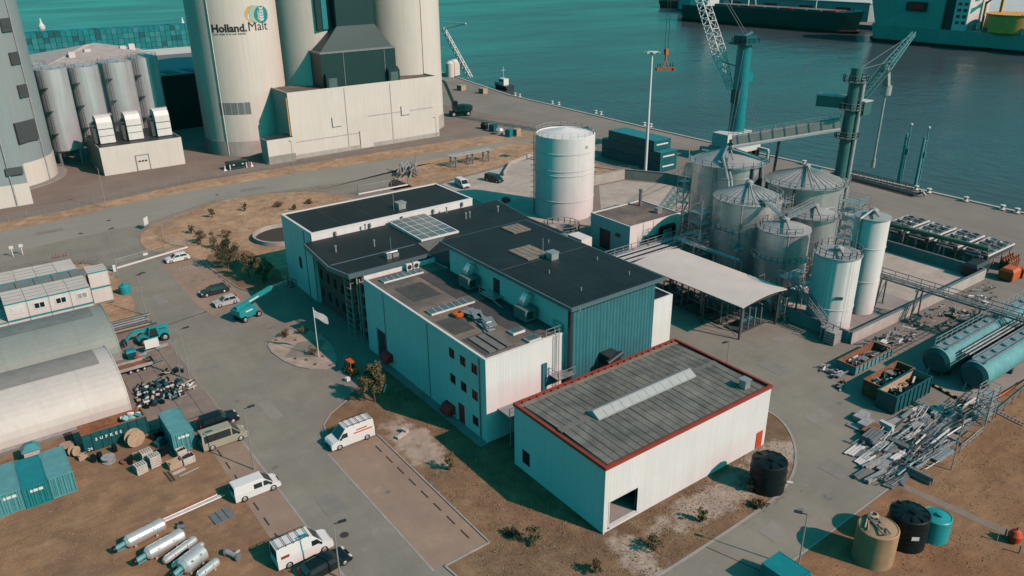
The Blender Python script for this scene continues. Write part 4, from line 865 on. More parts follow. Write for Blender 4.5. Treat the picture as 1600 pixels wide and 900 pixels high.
# ================================================================== TANKS, SILOS AND PIPEWORK
def steel_silo(label,cx,cy,r_,top,rh,shell='silo_steel',roofm='silo_roof',bands=(.45,.75),ribs=28,rail=False,knob=True,name='steel_silo'):
    S=thing(name,label,'silo',(cx,cy,0))
    mb=MB(); mb.lathe(cx,cy,[(r_,.05),(r_,top)],56); mb.build('shell',shell,S)
    mb=MB(); mb.lathe(cx,cy,[(r_+.18,top-.05),(r_+.18,top+.08),(.5,top+rh)],56); mb.lathe(cx,cy,[(.5,top+rh),(0,top+rh)],20); rf=mb.build('roof',roofm,S)
    if ribs:
        pr=None
        for i in range(ribs):
            if pr is None:
                mb=MB(); mb.bar((.6,0,rh+.02),(r_+.1,0,.12),.10,.12); pr=mb.build('roof_rib','silo_steel',rf,local=True); pr.location=(0,0,top)
            else: piece(pr,rf,(0,0,top),6.28318*i/ribs)
    for b_ in bands: mb=MB(); mb.lathe(cx,cy,[(r_,top*b_),(r_+.07,top*b_+.02),(r_+.07,top*b_+.16),(r_,top*b_+.18)],56); mb.build('band',shell,S)
    if knob: mb=MB(); mb.lathe(cx,cy,[(.7,top+rh-.05),(.7,top+rh+.5),(.3,top+rh+.8),(0,top+rh+.8)],16); mb.tube((cx,cy,top+rh+.5),(cx-r_*.7,cy-r_*.7,top+rh*.5+.5),.16,8); mb.build('inlet',roofm,S)
    if rail: mb=MB(); mb.rail([(cx+r_*math.cos(R(i*20)),cy+r_*math.sin(R(i*20)),top+.05) for i in range(19)],1.1,.04,2); mb.build('rail','steel_mid',S)
    return S
def side_pipe(S,cx,cy,r_,top,deg,rr=.14,m_='steel_pale'):
    a=R(deg); c=Vector((cx+(r_+.3)*math.cos(a),cy+(r_+.3)*math.sin(a),0)); mb=MB(); mb.tube(c+Vector((0,0,.2)),c+Vector((0,0,top)),rr,8); mb.tube(c+Vector((0,0,top)),(cx,cy,top+1.2),rr,8); mb.build('side_pipe',m_,S)
def cage_ladder(S,cx,cy,r_,top,deg):
    a=R(deg); u=Vector((math.cos(a),math.sin(a),0)); v_=Vector((-u.y,u.x,0)); c=Vector((cx,cy,0))+u*(r_+.35); mb=MB()
    for s_ in (-.3,.3): mb.bar(c+v_*s_+Vector((0,0,.5)),c+v_*s_+Vector((0,0,top+1)),.07)
    for i in range(int(top/.5)): mb.bar(c-v_*.3+Vector((0,0,.7+i*.5)),c+v_*.3+Vector((0,0,.7+i*.5)),.05)
    for i in range(int((top-2.5)/1.2)):
        z=2.5+i*1.2; ring=[c+u*(.7*math.sin(math.pi*k/5))+v_*(.38*math.cos(math.pi*k/5))+Vector((0,0,z)) for k in range(6)]
        for p_,q_ in zip(ring,ring[1:]): mb.bar(p_,q_,.05)
    mb.build('cage_ladder','steel_mid',S)
# big white tank
S=thing('storage_tank','tall white storage tank with shallow cone roof beside the parked vans','tank',(108,127.4,0))
cx,cy,r_,tp=108,127.4,6.35,17.6
mb=MB(); mb.lathe(cx,cy,[(r_,0),(r_,tp),(r_-.25,tp+.12),(r_-.4,tp-.1),(0,tp+1.2)],64); mb.build('shell','silo_white_smooth',S)
for z in (4.0,9.6,10.6,14.2): mb=MB(); mb.lathe(cx,cy,[(r_,z),(r_+.09,z+.02),(r_+.09,z+.22),(r_,z+.24)],64); mb.build('band','white_plain',S)
mb=MB(); mb.rail([(cx+(r_-.1)*math.cos(R(i*15)),cy+(r_-.1)*math.sin(R(i*15)),tp) for i in range(25)],1.0,.018,3); mb.build('rail','white_plain',S)
cage_ladder(S,cx,cy,r_,tp,150); cage_ladder(S,cx,cy,r_,tp,-20)
q=MB(); q.tube((cx+.5,cy-r_-.05,tp-2),(cx+.5,cy-r_+.2,tp-2),.35,14); q.build('manhole','steel_pale',S)
# pale bund wall round the tank yard
bw=[(121,139.5),(127.3,139.2),(137.2,138.6),(142.6,129.8),(144,122),(141.5,112)]
Bw=thing('bund_wall','pale concrete wall round the white tank yard, with angled far corner','wall',(135,130,0))
for a,b_ in zip(bw,bw[1:]): mb=MB(); mb.bar((*a,1.25),(*b_,1.25),.3,2.5); mb.build('panel','concrete_pale',Bw)
mb=MB()
for a,b_ in zip(bw,bw[1:]): mb.bar((*a,2.56),(*b_,2.56),.4,.12)
mb.build('coping','concrete',Bw)
Cw=thing('low_bund_wall','low wall of the sandy yard beside the parked dark van','wall',tuple(G(800,262)))
qq=[G(787,275),G(797,258),G(834,243)]
for a,b_ in zip(qq,qq[1:]): mb=MB(); mb.bar((a.x,a.y,.5),(b_.x,b_.y,.5),.3,1.0); mb.build('panel','concrete_pale',Cw)
# silos
SA=steel_silo('dome roofed silver silo under the conveyor bridge, farthest left',126,98.5,6.9,14.6,2.6,bands=(.55,.85),ribs=0); side_pipe(SA,126,98.5,6.9,14.5,-100,.3,'steel_mid'); side_pipe(SA,126,98.5,6.9,14.5,-80,.3,'steel_mid'); cage_ladder(SA,126,98.5,6.9,14.6,-160)
SB=steel_silo('broad silver silo with ribbed cone roof behind the canopy',114.2,84.2,5.9,12.6,2.3,bands=(.6,)); side_pipe(SB,114.2,84.2,5.9,12.6,-150)
SD=steel_silo('broadest silver silo with ribbed cone roof at the back',132.3,85.0,7.2,12.4,2.4,bands=(.7,),ribs=32); side_pipe(SD,132.3,85,7.2,12.4,200,.2,'steel_dark')
SE=steel_silo('smaller silver silo with top pipes right of the canopy',110,73.2,4.1,10.6,1.2,bands=(.35,.72),ribs=0); side_pipe(SE,110,73.2,4.1,10.6,-135,.12); side_pipe(SE,110,73.2,4.1,10.6,-35,.12)
SF=steel_silo('smaller silver silo half hidden behind its twin',121.6,75.4,3.9,10.2,1.2,bands=(.6,),ribs=0); side_pipe(SF,121.6,75.4,3.9,10.2,-40,.14)
S10=steel_silo('white ribbed silo with railed top nearest the stairs',104.3,59.8,3.3,11.6,.35,'silo_white','silo_roof',(.3,),0,True,name='white_silo')
S11=steel_silo('tall slim white silo nearest the steel pipe bridge',112.6,59.9,2.5,15.6,.5,'silo_white_smooth','silo_roof',(.35,.7),0,name='white_silo'); side_pipe(S11,112.6,59.9,2.5,15.6,170,.2)
q=MB(); a=math.atan2(-59.8,-104.3)+.35; q.obox((104.3+3.34*math.cos(a),59.8+3.34*math.sin(a),5.6),(.05,1.1,.45),a); q.build('sign_plate','steel_dark',S10)
# gallery on E towards B, stairs at the white silo
GL=thing('silo_gallery','galvanised walkway with handrails across the silver silo tops','walkway',(112,79,11))
mb=MB(); mb.bar((110,73.2,12.2),(121.6,75.4,12.0),.9,.12); mb.rail([(110,72.8,12.3),(121.6,75.0,12.1)],1.0); mb.rail([(110,73.6,12.3),(121.6,75.8,12.1)],1.0); mb.build('deck','galv',GL)
mb=MB(); mb.bar((110,73.2,12.2),(112.5,80,13.6),.9,.12); mb.rail([(110.4,73.2,12.3),(112.9,80,13.7)],1.0); mb.build('deck','galv',GL)
mb=MB(); mb.rail([(114.2+5.8*math.cos(R(i)),84.2+5.8*math.sin(R(i)),12.7) for i in range(150,361,15)],1.1,.04,2); mb.rail([(110+4*math.cos(R(i)),73.2+4*math.sin(R(i)),10.7) for i in range(60,261,20)],1.0,.04,2); mb.build('rail','galv',GL)
def scaffold(name,label,x0,y0,x1,y1,h,lev=2.0,m_='galv',cat='scaffold'):
    S=thing(name,label,cat,((x0+x1)/2,(y0+y1)/2,0))
    for a,b_ in ((x0,y0),(x1,y0),(x1,y1),(x0,y1)): mb=MB(); mb.bar((a,b_,0),(a,b_,h+1),.11); mb.build('post',m_,S)
    n=int(h/lev)
    for i in range(1,n+1):
        z=i*lev; mb=MB(); mb.box(x0,y0,z-.06,x1,y1,z); mb.rail([(x0,y0,z),(x1,y0,z),(x1,y1,z),(x0,y1,z),(x0,y0,z)],1.,.03,9); mb.build('deck',m_,S)
    mb=MB()
    for i in range(n):
        z=i*lev; s_=i%2
        mb.bar((x0 if s_ else x1,y0,z),(x1 if s_ else x0,y0,z+lev),.07); mb.bar((x0,y0 if s_ else y1,z),(x0,y1 if s_ else y0,z+lev),.07); mb.bar((x0+.1,y0+.3,z+ (0)),(x1-.1,y0+.3,z+lev),.3,.08)
    mb.build('brace',m_,S); return S
p=G(1108,395); scaffold('stair_tower','galvanised stair tower left of the broad silver silo',106.2,87.6,108.9,90.4,11.5)
scaffold('stair_tower','galvanised stair tower between the broadest silo and the slim white silo',127.0,70.4,130.5,74.2,12,lev=1.7)
scaffold('stair_tower','low stair tower behind the white ribbed silo',118.2,66.0,120.8,68.6,8.5)
ST=thing('access_stair','long galvanised stair descending past the white ribbed silo','stairs',(102,62,0))
mb=MB(); A_=Vector((101.9,65.6,6.2)); B_=Vector((99.7,57.3,2.0))
for s_ in (-.45,.45): o_=Vector((.9*s_,0,0)); mb.bar(A_+o_,B_+o_,.08,.28)
mb.build('stringer','galv',ST)
mb=MB(); 
for i in range(26): q=A_.lerp(B_,i/25); mb.box(q.x-.42,q.y-.14,q.z-.02,q.x+.42,q.y+.14,q.z+.02)
mb.build('treads','galv',ST)
mb=MB(); mb.rail([A_+Vector((-.42,0,.1)),B_+Vector((-.42,0,.1))],1.,.04,1.5); mb.rail([A_+Vector((.42,0,.1)),B_+Vector((.42,0,.1))],1.,.04,1.5); mb.build('handrail','galv',ST)
mb=MB(); mb.box(98.6,55.4,1.9,100.5,57.4,2.0); mb.rail([(98.6,57.3,2.0),(98.6,55.4,2.0),(100.5,55.4,2.0)],1.); mb.bar((98.7,55.6,0),(98.7,55.6,1.9),.1); mb.bar((100.4,55.6,0),(100.4,55.6,1.9),.1); mb.bar((98.7,57.2,0),(98.7,57.2,1.9),.1); mb.build('landing','galv',ST)
mb=MB(); mb.box(101.2,65.5,6.1,106.2,67.3,6.2); mb.rail([(101.2,67.3,6.2),(101.2,65.5,6.2)],1.); mb.rail([(102.6,65.5,6.2),(106.2,65.5,6.2)],1.); mb.bar((101.4,67.1,0),(101.4,67.1,6.1),.12); mb.bar((106,65.7,0),(106,65.7,6.1),.12); mb.build('landing','galv',ST)
# pipe jungle by the canopy
for k,(xx,yy) in enumerate(((99.9,64.8),(101.2,67.2),(102.5,70.6))):
    T=thing('pump_station',['tangle of valves and pipes at the canopy corner by the stair','upright pipe frame between canopy and stair','pipe frame under the smaller silver silo'][k],'pipework',(xx,yy,0))
    mb=MB()
    for i in range(5): mb.tube((xx-1+i*.5,yy,.2),(xx-1+i*.5,yy,2.2+rnd.random()*2.2),.1,8); mb.tube((xx-1.2,yy+.4*i-1,1+.5*i),(xx+1.8,yy+.4*i-1,1+.5*i),.09,8)
    mb.build('pipe_run','galv',T)
    mb=MB(); 
    for a in (-1.4,1.6):
        for b_ in (-1.2,1.2): mb.bar((xx+a,yy+b_,0),(xx+a,yy+b_,4.4),.12)
    mb.bar((xx-1.4,yy-1.2,4.3),(xx+1.6,yy-1.2,4.3),.12); mb.bar((xx-1.4,yy-1.2,.2),(xx+1.6,yy-1.2,4.2),.09); mb.bar((xx-1.4,yy-1.2,4.3),(xx-1.4,yy+1.2,4.3),.12); mb.bar((xx-1.4,yy+1.2,4.3),(xx+1.6,yy+1.2,4.3),.12); mb.build('frame','steel_mid',T)
    mb=MB(); mb.lathe(xx,yy+.8,[(.6,.1),(.6,1.6),(.2,1.9),(0,1.9)],16); mb.build('vessel','stainless',T)
DP=thing('down_pipes','pair of pale pipes bending down from the dome silo top','pipework',(120,95,12))
for s_ in (0,.9): mb=MB(); mb.path([(126-s_,98.3,17.4),(122.2-s_,96.2,16.4),(119.6-s_,92.4,13.0),(119.4-s_,91.6,10.0)],.28,10); mb.path([(119.4-s_,91.6,10.0),(119.2-s_,91.2,1.0)],.28,10); mb.build('pipe','galv',DP)
scaffold('stair_tower','galvanised platform tower between the broad silo and its small neighbour',117.4,78.6,119.6,80.8,12.5,2.0)
scaffold('stair_tower','slim galvanised tower left of the dome silo',116.8,101.2,118.6,103.0,13.0,2.2)
rp=random.Random(11)
for k,(x0_,y0_,x1_,y1_,z_) in enumerate(((104.5,66.5,119,66.5,3.0),(105.5,78.2,105.5,92,4.2),(107,80.5,124,81.0,5.0),(117.5,68.5,126,70.5,4.0),(123,90.5,139,77.2,6.0))):
    T=thing('silo_pipe_rack',['low pipe rack behind the white ribbed silo','pipe rack between canopy and broad silver silo','pipe rack running between the silver silos','pipe rack behind the slim white silo','high pipe rack between dome silo and broadest silo'][k],'pipe rack',((x0_+x1_)/2,(y0_+y1_)/2,0)); A=Vector((x0_,y0_,z_)); B=Vector((x1_,y1_,z_)); d_=(B-A).normalized(); sd_=Vector((-d_.y,d_.x,0))
    for i in range(4): mb=MB(); mb.tube(A+sd_*(i*.4-.6)+Vector((0,0,.15)),B+sd_*(i*.4-.6)+Vector((0,0,.15)),rp.choice((.1,.14,.2)),8); mb.build('pipe',rp.choice(('galv','steel_pale','white_plain')),T)
    n=max(2,int((B-A).length/3.5))
    for i in range(n+1):
        q=A.lerp(B,i/n); mb=MB(); mb.bar(q+sd_*.9-Vector((0,0,z_)),q+sd_*.9+Vector((0,0,.9)),.14); mb.bar(q-sd_*.9-Vector((0,0,z_)),q-sd_*.9+Vector((0,0,.9)),.14); mb.bar(q-sd_*.9,q+sd_*.9,.14); mb.build('portal','galv',T)
    mb=MB(); mb.rail([A+sd_*.9,B+sd_*.9],1.0,.035,2.0); mb.build('rail','galv',T)
for (S,cx_,cy_,r_,tp_,a0,a1) in ((SB,114.2,84.2,5.9,7.5,150,290),(SE,110,73.2,4.1,6.0,140,300),(SD,132.3,85,7.2,12.5,120,330),(SF,121.6,75.4,3.9,10.3,120,330),(SA,126,98.5,6.9,14.7,120,330)):
    mb=MB(); st=(a1-a0)/14
    for i in range(14):
        p_=[(cx_+rr_*math.cos(R(a0+st*(i+e))),cy_+rr_*math.sin(R(a0+st*(i+e))),tp_+dz) for dz in (0,.08) for (rr_,e) in ((r_+.08,0),(r_+.9,0),(r_+.9,1),(r_+.08,1))]
        mb.hexa(p_)
    mb.rail([(cx_+(r_+.9)*math.cos(R(a0+st*i)),cy_+(r_+.9)*math.sin(R(a0+st*i)),tp_+.08) for i in range(15)],1.05,.035,3); mb.build('ring_walkway','galv',S)
# bund of the silo park
BD=thing('silo_bund','concrete bund wall round the silo park, pale outside and dark on its rim','wall',(120,60,0))
for a,b_,hh in (((100.6,53.6),(141,53.4),1.9),((141,53.7),(141.2,76),1.9),((100.6,53.9),(100.6,64),1.9)):
    mb=MB(); mb.bar((*a,hh/2),(*b_,hh/2),.35,hh); mb.build('panel','concrete_pale',BD); mb=MB(); mb.bar((*a,hh+.05),(*b_,hh+.05),.42,.1); mb.build('coping','steel_mid',BD)
struct(sheet('bund_floor',[(100.8,53.8),(140.8,53.6),(141,95),(106,95),(100.8,64)],Z4,'sand_pale'))
struct(sheet('bund_apron',[(106,54.5),(122,54.5),(122,63),(106,63)],Z5,'concrete'))
# pipe bridge
PB=thing('pipe_bridge','steel pipe bridge crossing the bund wall towards the teal tanks','pipe bridge',(118,52,0))
for yy in (58.5,52.6,44.0):
    for s_ in (-.9,.9): mb=MB(); mb.bar((116.6+s_*1.3,yy,0),(116.9+s_*.9,yy,4.9),.2); mb.build('leg','steel_mid',PB)
    mb=MB(); mb.bar((115.4,yy,.3),(117.9,yy,4.7),.09); mb.bar((115.4,yy,4.8),(118,yy,4.8),.2); mb.build('brace','steel_mid',PB)
mb=MB()
for s_ in (-.8,.8): mb.bar((116.8+s_,61.5,4.9),(117.6+s_,36.5,4.9),.16,.3); mb.bar((116.8+s_,61.5,6.0),(117.6+s_,36.5,6.0),.1)
for i in range(13): yy=61.5-i*2.08; xx=116.8+.8*i/12; mb.bar((xx-.8,yy,4.9),(xx+.8,yy,4.9),.1); mb.bar((xx-.8,yy,4.9),(xx-.8,yy,6),.08); mb.bar((xx+.8,yy,4.9),(xx+.8,yy,6),.08)
mb.build('truss','steel_mid',PB)
mb=MB()
for s_ in (-.45,-.1,.3): mb.tube((116.8+s_,62,5.15),(117.6+s_,36.2,5.15),.12,8)
mb.build('pipe_run','steel_pale',PB)
# pipe racks beside the black roof
PR=thing('pipe_rack','low rack of silver pipes running from the canopy to the pump house','pipe rack',(98,92,0))
for i in range(6): mb=MB(); mb.tube((84,90.4+i*.75,3.2+.16*(i%2)),(113,90.4+i*.75,3.2+.16*(i%2)),.16,8); mb.build('pipe','galv',PR)
for i in range(8): mb=MB(); xx=85+i*3.9; mb.bar((xx,90.0,0),(xx,90.0,3.9),.16); mb.bar((xx,94.6,0),(xx,94.6,3.9),.16); mb.bar((xx,89.8,3.0),(xx,94.8,3.0),.16); mb.build('frame','steel_mid',PR)
mb=MB(); mb.rail([(84,94.8,3.5),(113,94.8,3.5)],1.1,.05,2); mb.box(84,94.2,3.45,113,95.2,3.52); mb.build('walkway','galv',PR)
PR2=thing('pipe_rack','dark pipes on low stands between pump house and dome roofed silo','pipe rack',(117,104,0))
for i in range(4): mb=MB(); mb.tube((114.2+i*.5,113,2.6),(117.5+i*.5,96,2.6),.13,8); mb.build('pipe','steel_dark',PR2)
for yy in (112,106,100): mb=MB(); mb.bar((114,yy,0),(114,yy,2.6),.15); mb.bar((118,yy,0),(118,yy,2.6),.15); mb.bar((114,yy,2.4),(118,yy,2.4),.15); mb.build('frame','steel_dark',PR2)
BX=thing('yard_bunker','low round topped tank cover between black roof and pump house','tank',(96,112,0))
mb=MB(); mb.lathe(96,114,[(3.2,0),(3.2,2.4),(3.0,2.4),(3.0,1.2),(0,1.2)],28); mb.build('rim','steel_pale',BX)
mb=MB(); mb.rail([(96+3.6*math.cos(R(i*20)),114+3.6*math.sin(R(i*20)),2.4) for i in range(19)],1.2,.05,2); mb.build('rail','galv',BX)
wb=MB(); wb.box(92.6,104,0,95.2,108,3.6); tag(wb.build('white_kiosk','white_plain'),'small white kiosk in front of the pump house gate','kiosk')
# dry coolers beyond the bund
for k in range(4):
    yy=57.0+k*5.4; xx=149.5+k*.25
    T=thing('dry_cooler',['dry cooler on legs at the near end of the row beside the bund','second dry cooler on legs beside the bund','third dry cooler on legs beside the bund','dry cooler on legs at the far end of the row, by the slim white silo'][k],'cooler',(xx,yy,0))
    mb=MB(); mb.box(xx-5.0,yy-2.1,2.0,xx+5.0,yy+2.1,3.0); mb.build('coil_box','steel_dark',T)
    mb=MB()
    for s_ in (-2.15,2.15): mb.box(xx-5.1,yy+s_-.1,2.9,xx+5.1,yy+s_+.1,3.15)
    mb.build('edge_beam','white_plain',T)
    for i in range(4):
        for s_ in (-1.05,1.05): mb=MB(); mb.lathe(xx-3.6+i*2.4,yy+s_,[(.85,3.0),(.85,3.35),(.78,3.35),(.78,3.08),(0,3.08)],16); mb.build('fan','galv' if (i+k)%2 else 'steel_mid',T)
    for a in (-4.7,-1.6,1.6,4.7):
        for b_ in (-1.9,1.9): mb=MB(); mb.bar((xx+a,yy+b_,0),(xx+a,yy+b_,2.0),.16); mb.build('leg','steel_pale',T)
    mb=MB(); mb.bar((xx-4.7,yy-1.9,.1),(xx-1.6,yy-1.9,1.9),.09); mb.bar((xx-4.7,yy-1.9,1.9),(xx-1.6,yy-1.9,.1),.09); mb.tube((xx-5.3,yy-1.5,2.6),(xx-5.3,yy+1.5,2.6),.18,8); mb.tube((xx-5.3,yy,2.6),(xx-5.3,yy,.5),.16,8); mb.build('header','steel_pale',T)
GP=MB(); GP.tube((143.6,78,4.2),(144.6,55,4.2),.42,12); 
tp_=thing('cooler_main','green main pipe running over the row of dry coolers','pipe',(144,66,0)); GP.build('pipe','pipe_green',tp_)
for yy in (76,70,63,56): mb=MB(); mb.bar((143.9,yy,0),(143.9,yy,4.0),.2); mb.bar((143,yy,3.7),(147,yy,3.7),.2); mb.build('stand','steel_mid',tp_)
# horizontal teal tanks
for k,(yy,xe) in enumerate(((41.5,128),(36.6,128))):
    T=thing('tank_wagon',['long teal horizontal tank nearer the deep skips','long teal horizontal tank nearer the brown field'][k],'tank',(115,yy,0))
    r_=1.85; zc=2.35; xs=101.0
    mb=MB(); mb.tube((xs,yy,zc),(xe,yy,zc),r_,28); mb.lathe(0,0,[(0,0)],3) if 0 else None
    mb.build('barrel','teal_cont_roof' if k==0 else 'teal_cont_roof',T)
    mb=MB(); mb.tube((xs-.35,yy,zc),(xs-.01,yy,zc),r_*.72,28,r_*.995); mb.build('end_cap','teal_dark',T)
    mb=MB(); mb.box(xs+.5,yy-.75,zc+r_-.08,xe,yy+.75,zc+r_+.04); mb.build('walkway','galv',T)
    mb=MB(); 
    for s_ in (-.85,.85): mb.rail([(xs+.5,yy+s_,zc+r_+.0),(xe,yy+s_,zc+r_+.0)],1.05 if k==0 and s_>0 else .3,.04,1.5)
    mb.build('rail','galv',T)
    for i in range(9): mb=MB(); mb.lathe(xs+2.2+i*2.8,yy,[(.42,zc+r_),(.42,zc+r_+.22),(.3,zc+r_+.3),(0,zc+r_+.3)],14); mb.build('hatch','teal_cont_roof',T)
    for i in range(4): mb=MB(); xx=xs+2+i*7; mb.box(xx-.25,yy-1.3,.05,xx+.25,yy+1.3,1.1); mb.build('saddle','steel_dark',T)
    mb=MB(); mb.tube((xs-.2,yy+.5,zc-1.0),(xs-.9,yy+.5,.3),.1,8); mb.tube((xs+.3,yy-1.0,.2),(xs+.3,yy-1.0,zc+1),.08,8); mb.build('valve','steel_mid',T)
TP=thing('loading_pipes','pair of long pipes laid between the two teal tanks','pipework',(115,39,0))
for s_ in (-.5,0,.5): mb=MB(); mb.tube((103,39+s_,3.9),(128,39+s_,3.9),.11,8); mb.build('pipe','steel_pale',TP)
for xx in (104,111,118,125): mb=MB(); mb.bar((xx,38.2,0),(xx,38.2,3.9),.1); mb.bar((xx,39.9,0),(xx,39.9,3.9),.1); mb.bar((xx,38.2,3.8),(xx,39.9,3.8),.1); mb.build('stand','steel_mid',TP)
struct(sheet('tank_apron',[(97.5,33.6),(130,33.6),(130,45),(98.8,45)],Z4,'concrete'))
KB=thing('striped_kerb','black and yellow striped kerb in front of the teal tanks','kerb',(97.8,37.5,0)); A_=Vector((98.7,41.5,.15)); B_=Vector((97.0,33.8,.15))
for i in range(14): mb=MB(); mb.bar(A_.lerp(B_,i/14),A_.lerp(B_,(i+1)/14-.003),.3,.3); mb.build('block','yellow_reel' if i%2 else 'black_plastic',KB)
# round tanks standing about
def plastic_tank(label,cx,cy,r_,h,m_,cat='tank',name='plastic_tank',rings=(.35,.7)):
    T=thing(name,label,cat,(cx,cy,0))
    mb=MB(); prof=[(r_,0)]
    for q in rings: prof+=[(r_,h*q-.06),(r_+.06,h*q-.04),(r_+.06,h*q+.04),(r_,h*q+.06)]
    prof+=[(r_,h-.25),(r_*1.0,h-.08),(r_*.93,h)]
    mb.lathe(cx,cy,prof,36); mb.build('shell',m_,T)
    mb=MB(); mb.lathe(cx,cy,[(r_*.93,h),(r_*.9,h-.06),(r_*.3,h+.22),(0,h+.24)],36); lid=mb.build('lid',m_,T)
    mb=MB(); mb.lathe(cx-r_*.1,cy-r_*.2,[(.32,h+.1),(.32,h+.42),(0,h+.45)],16); mb.build('cap',m_,lid)
    return T
t1=plastic_tank('black plastic tank beside the white warehouse, on the sand',63.4,40.2,1.88,3.5,'black_plastic')
for i in range(8): a=6.28*i/8; mb=MB(); mb.obox((63.4+1.3*math.cos(a),40.2+1.3*math.sin(a),3.6),(.8,.12,.1),a); mb.build('lid_rib','black_plastic',t1)
mb=MB(); mb.tube((64.6,38.6,1.0),(65.0,38.1,1.0),.15,8); mb.build('outlet','white_plain',t1)
t2=plastic_tank('black plastic tank between the tan tank and the teal tank',67.0,26.7,1.85,3.6,'black_plastic')
for i in range(10): a=6.28*i/10; mb=MB(); mb.obox((67.0+1.25*math.cos(a),26.7+1.25*math.sin(a),3.68),(.9,.12,.1),a); mb.build('lid_rib','black_plastic',t2)
mb=MB(); a=math.atan2(-26.7,-67)+.5; mb.obox((67+1.89*math.cos(a),26.7+1.89*math.sin(a),1.9),(.04,.7,.4),a); mb.build('label_plate','white_plain',t2)
t3=plastic_tank('tan round tank with a steel frame on its lid',62.4,27.3,1.85,3.8,'tan_plastic',rings=())
mb=MB(); z=4.1
for a,b_ in (((61.9,25.9),(63.1,28.2)),((61.3,26.25),(62.5,28.55))): mb.bar((*a,z),(*b_,z),.12)
for f_ in (0,.35,.7,1): mb.bar((61.9+1.2*f_,25.9+2.3*f_,z),(61.3+1.2*f_,26.25+2.3*f_,z),.12)
mb.build('lid_frame','steel_mid',t3)
mb=MB(); mb.lathe(63.1,28.3,[(.3,3.8),(.5,3.9),(.5,4.15),(.3,4.25),(.25,3.9)],16); mb.build('ring','wood_pale',t3)
mb=MB(); mb.tube((61.0,27.9,3.95),(62.9,28.7,4.0),.09,8); mb.tube((60.9,27.5,3.95),(62.3,28.3,4.0),.07,8); mb.build('lid_pipe','wood_pale',t3)
t4=plastic_tank('small teal plastic tank beside the black tank',69.9,25.4,1.4,2.6,'teal_plastic',rings=())
t5=plastic_tank('small teal barrel tank on the grass by the stacked cabins',20.2,139.4,.95,1.5,'teal_plastic',rings=())
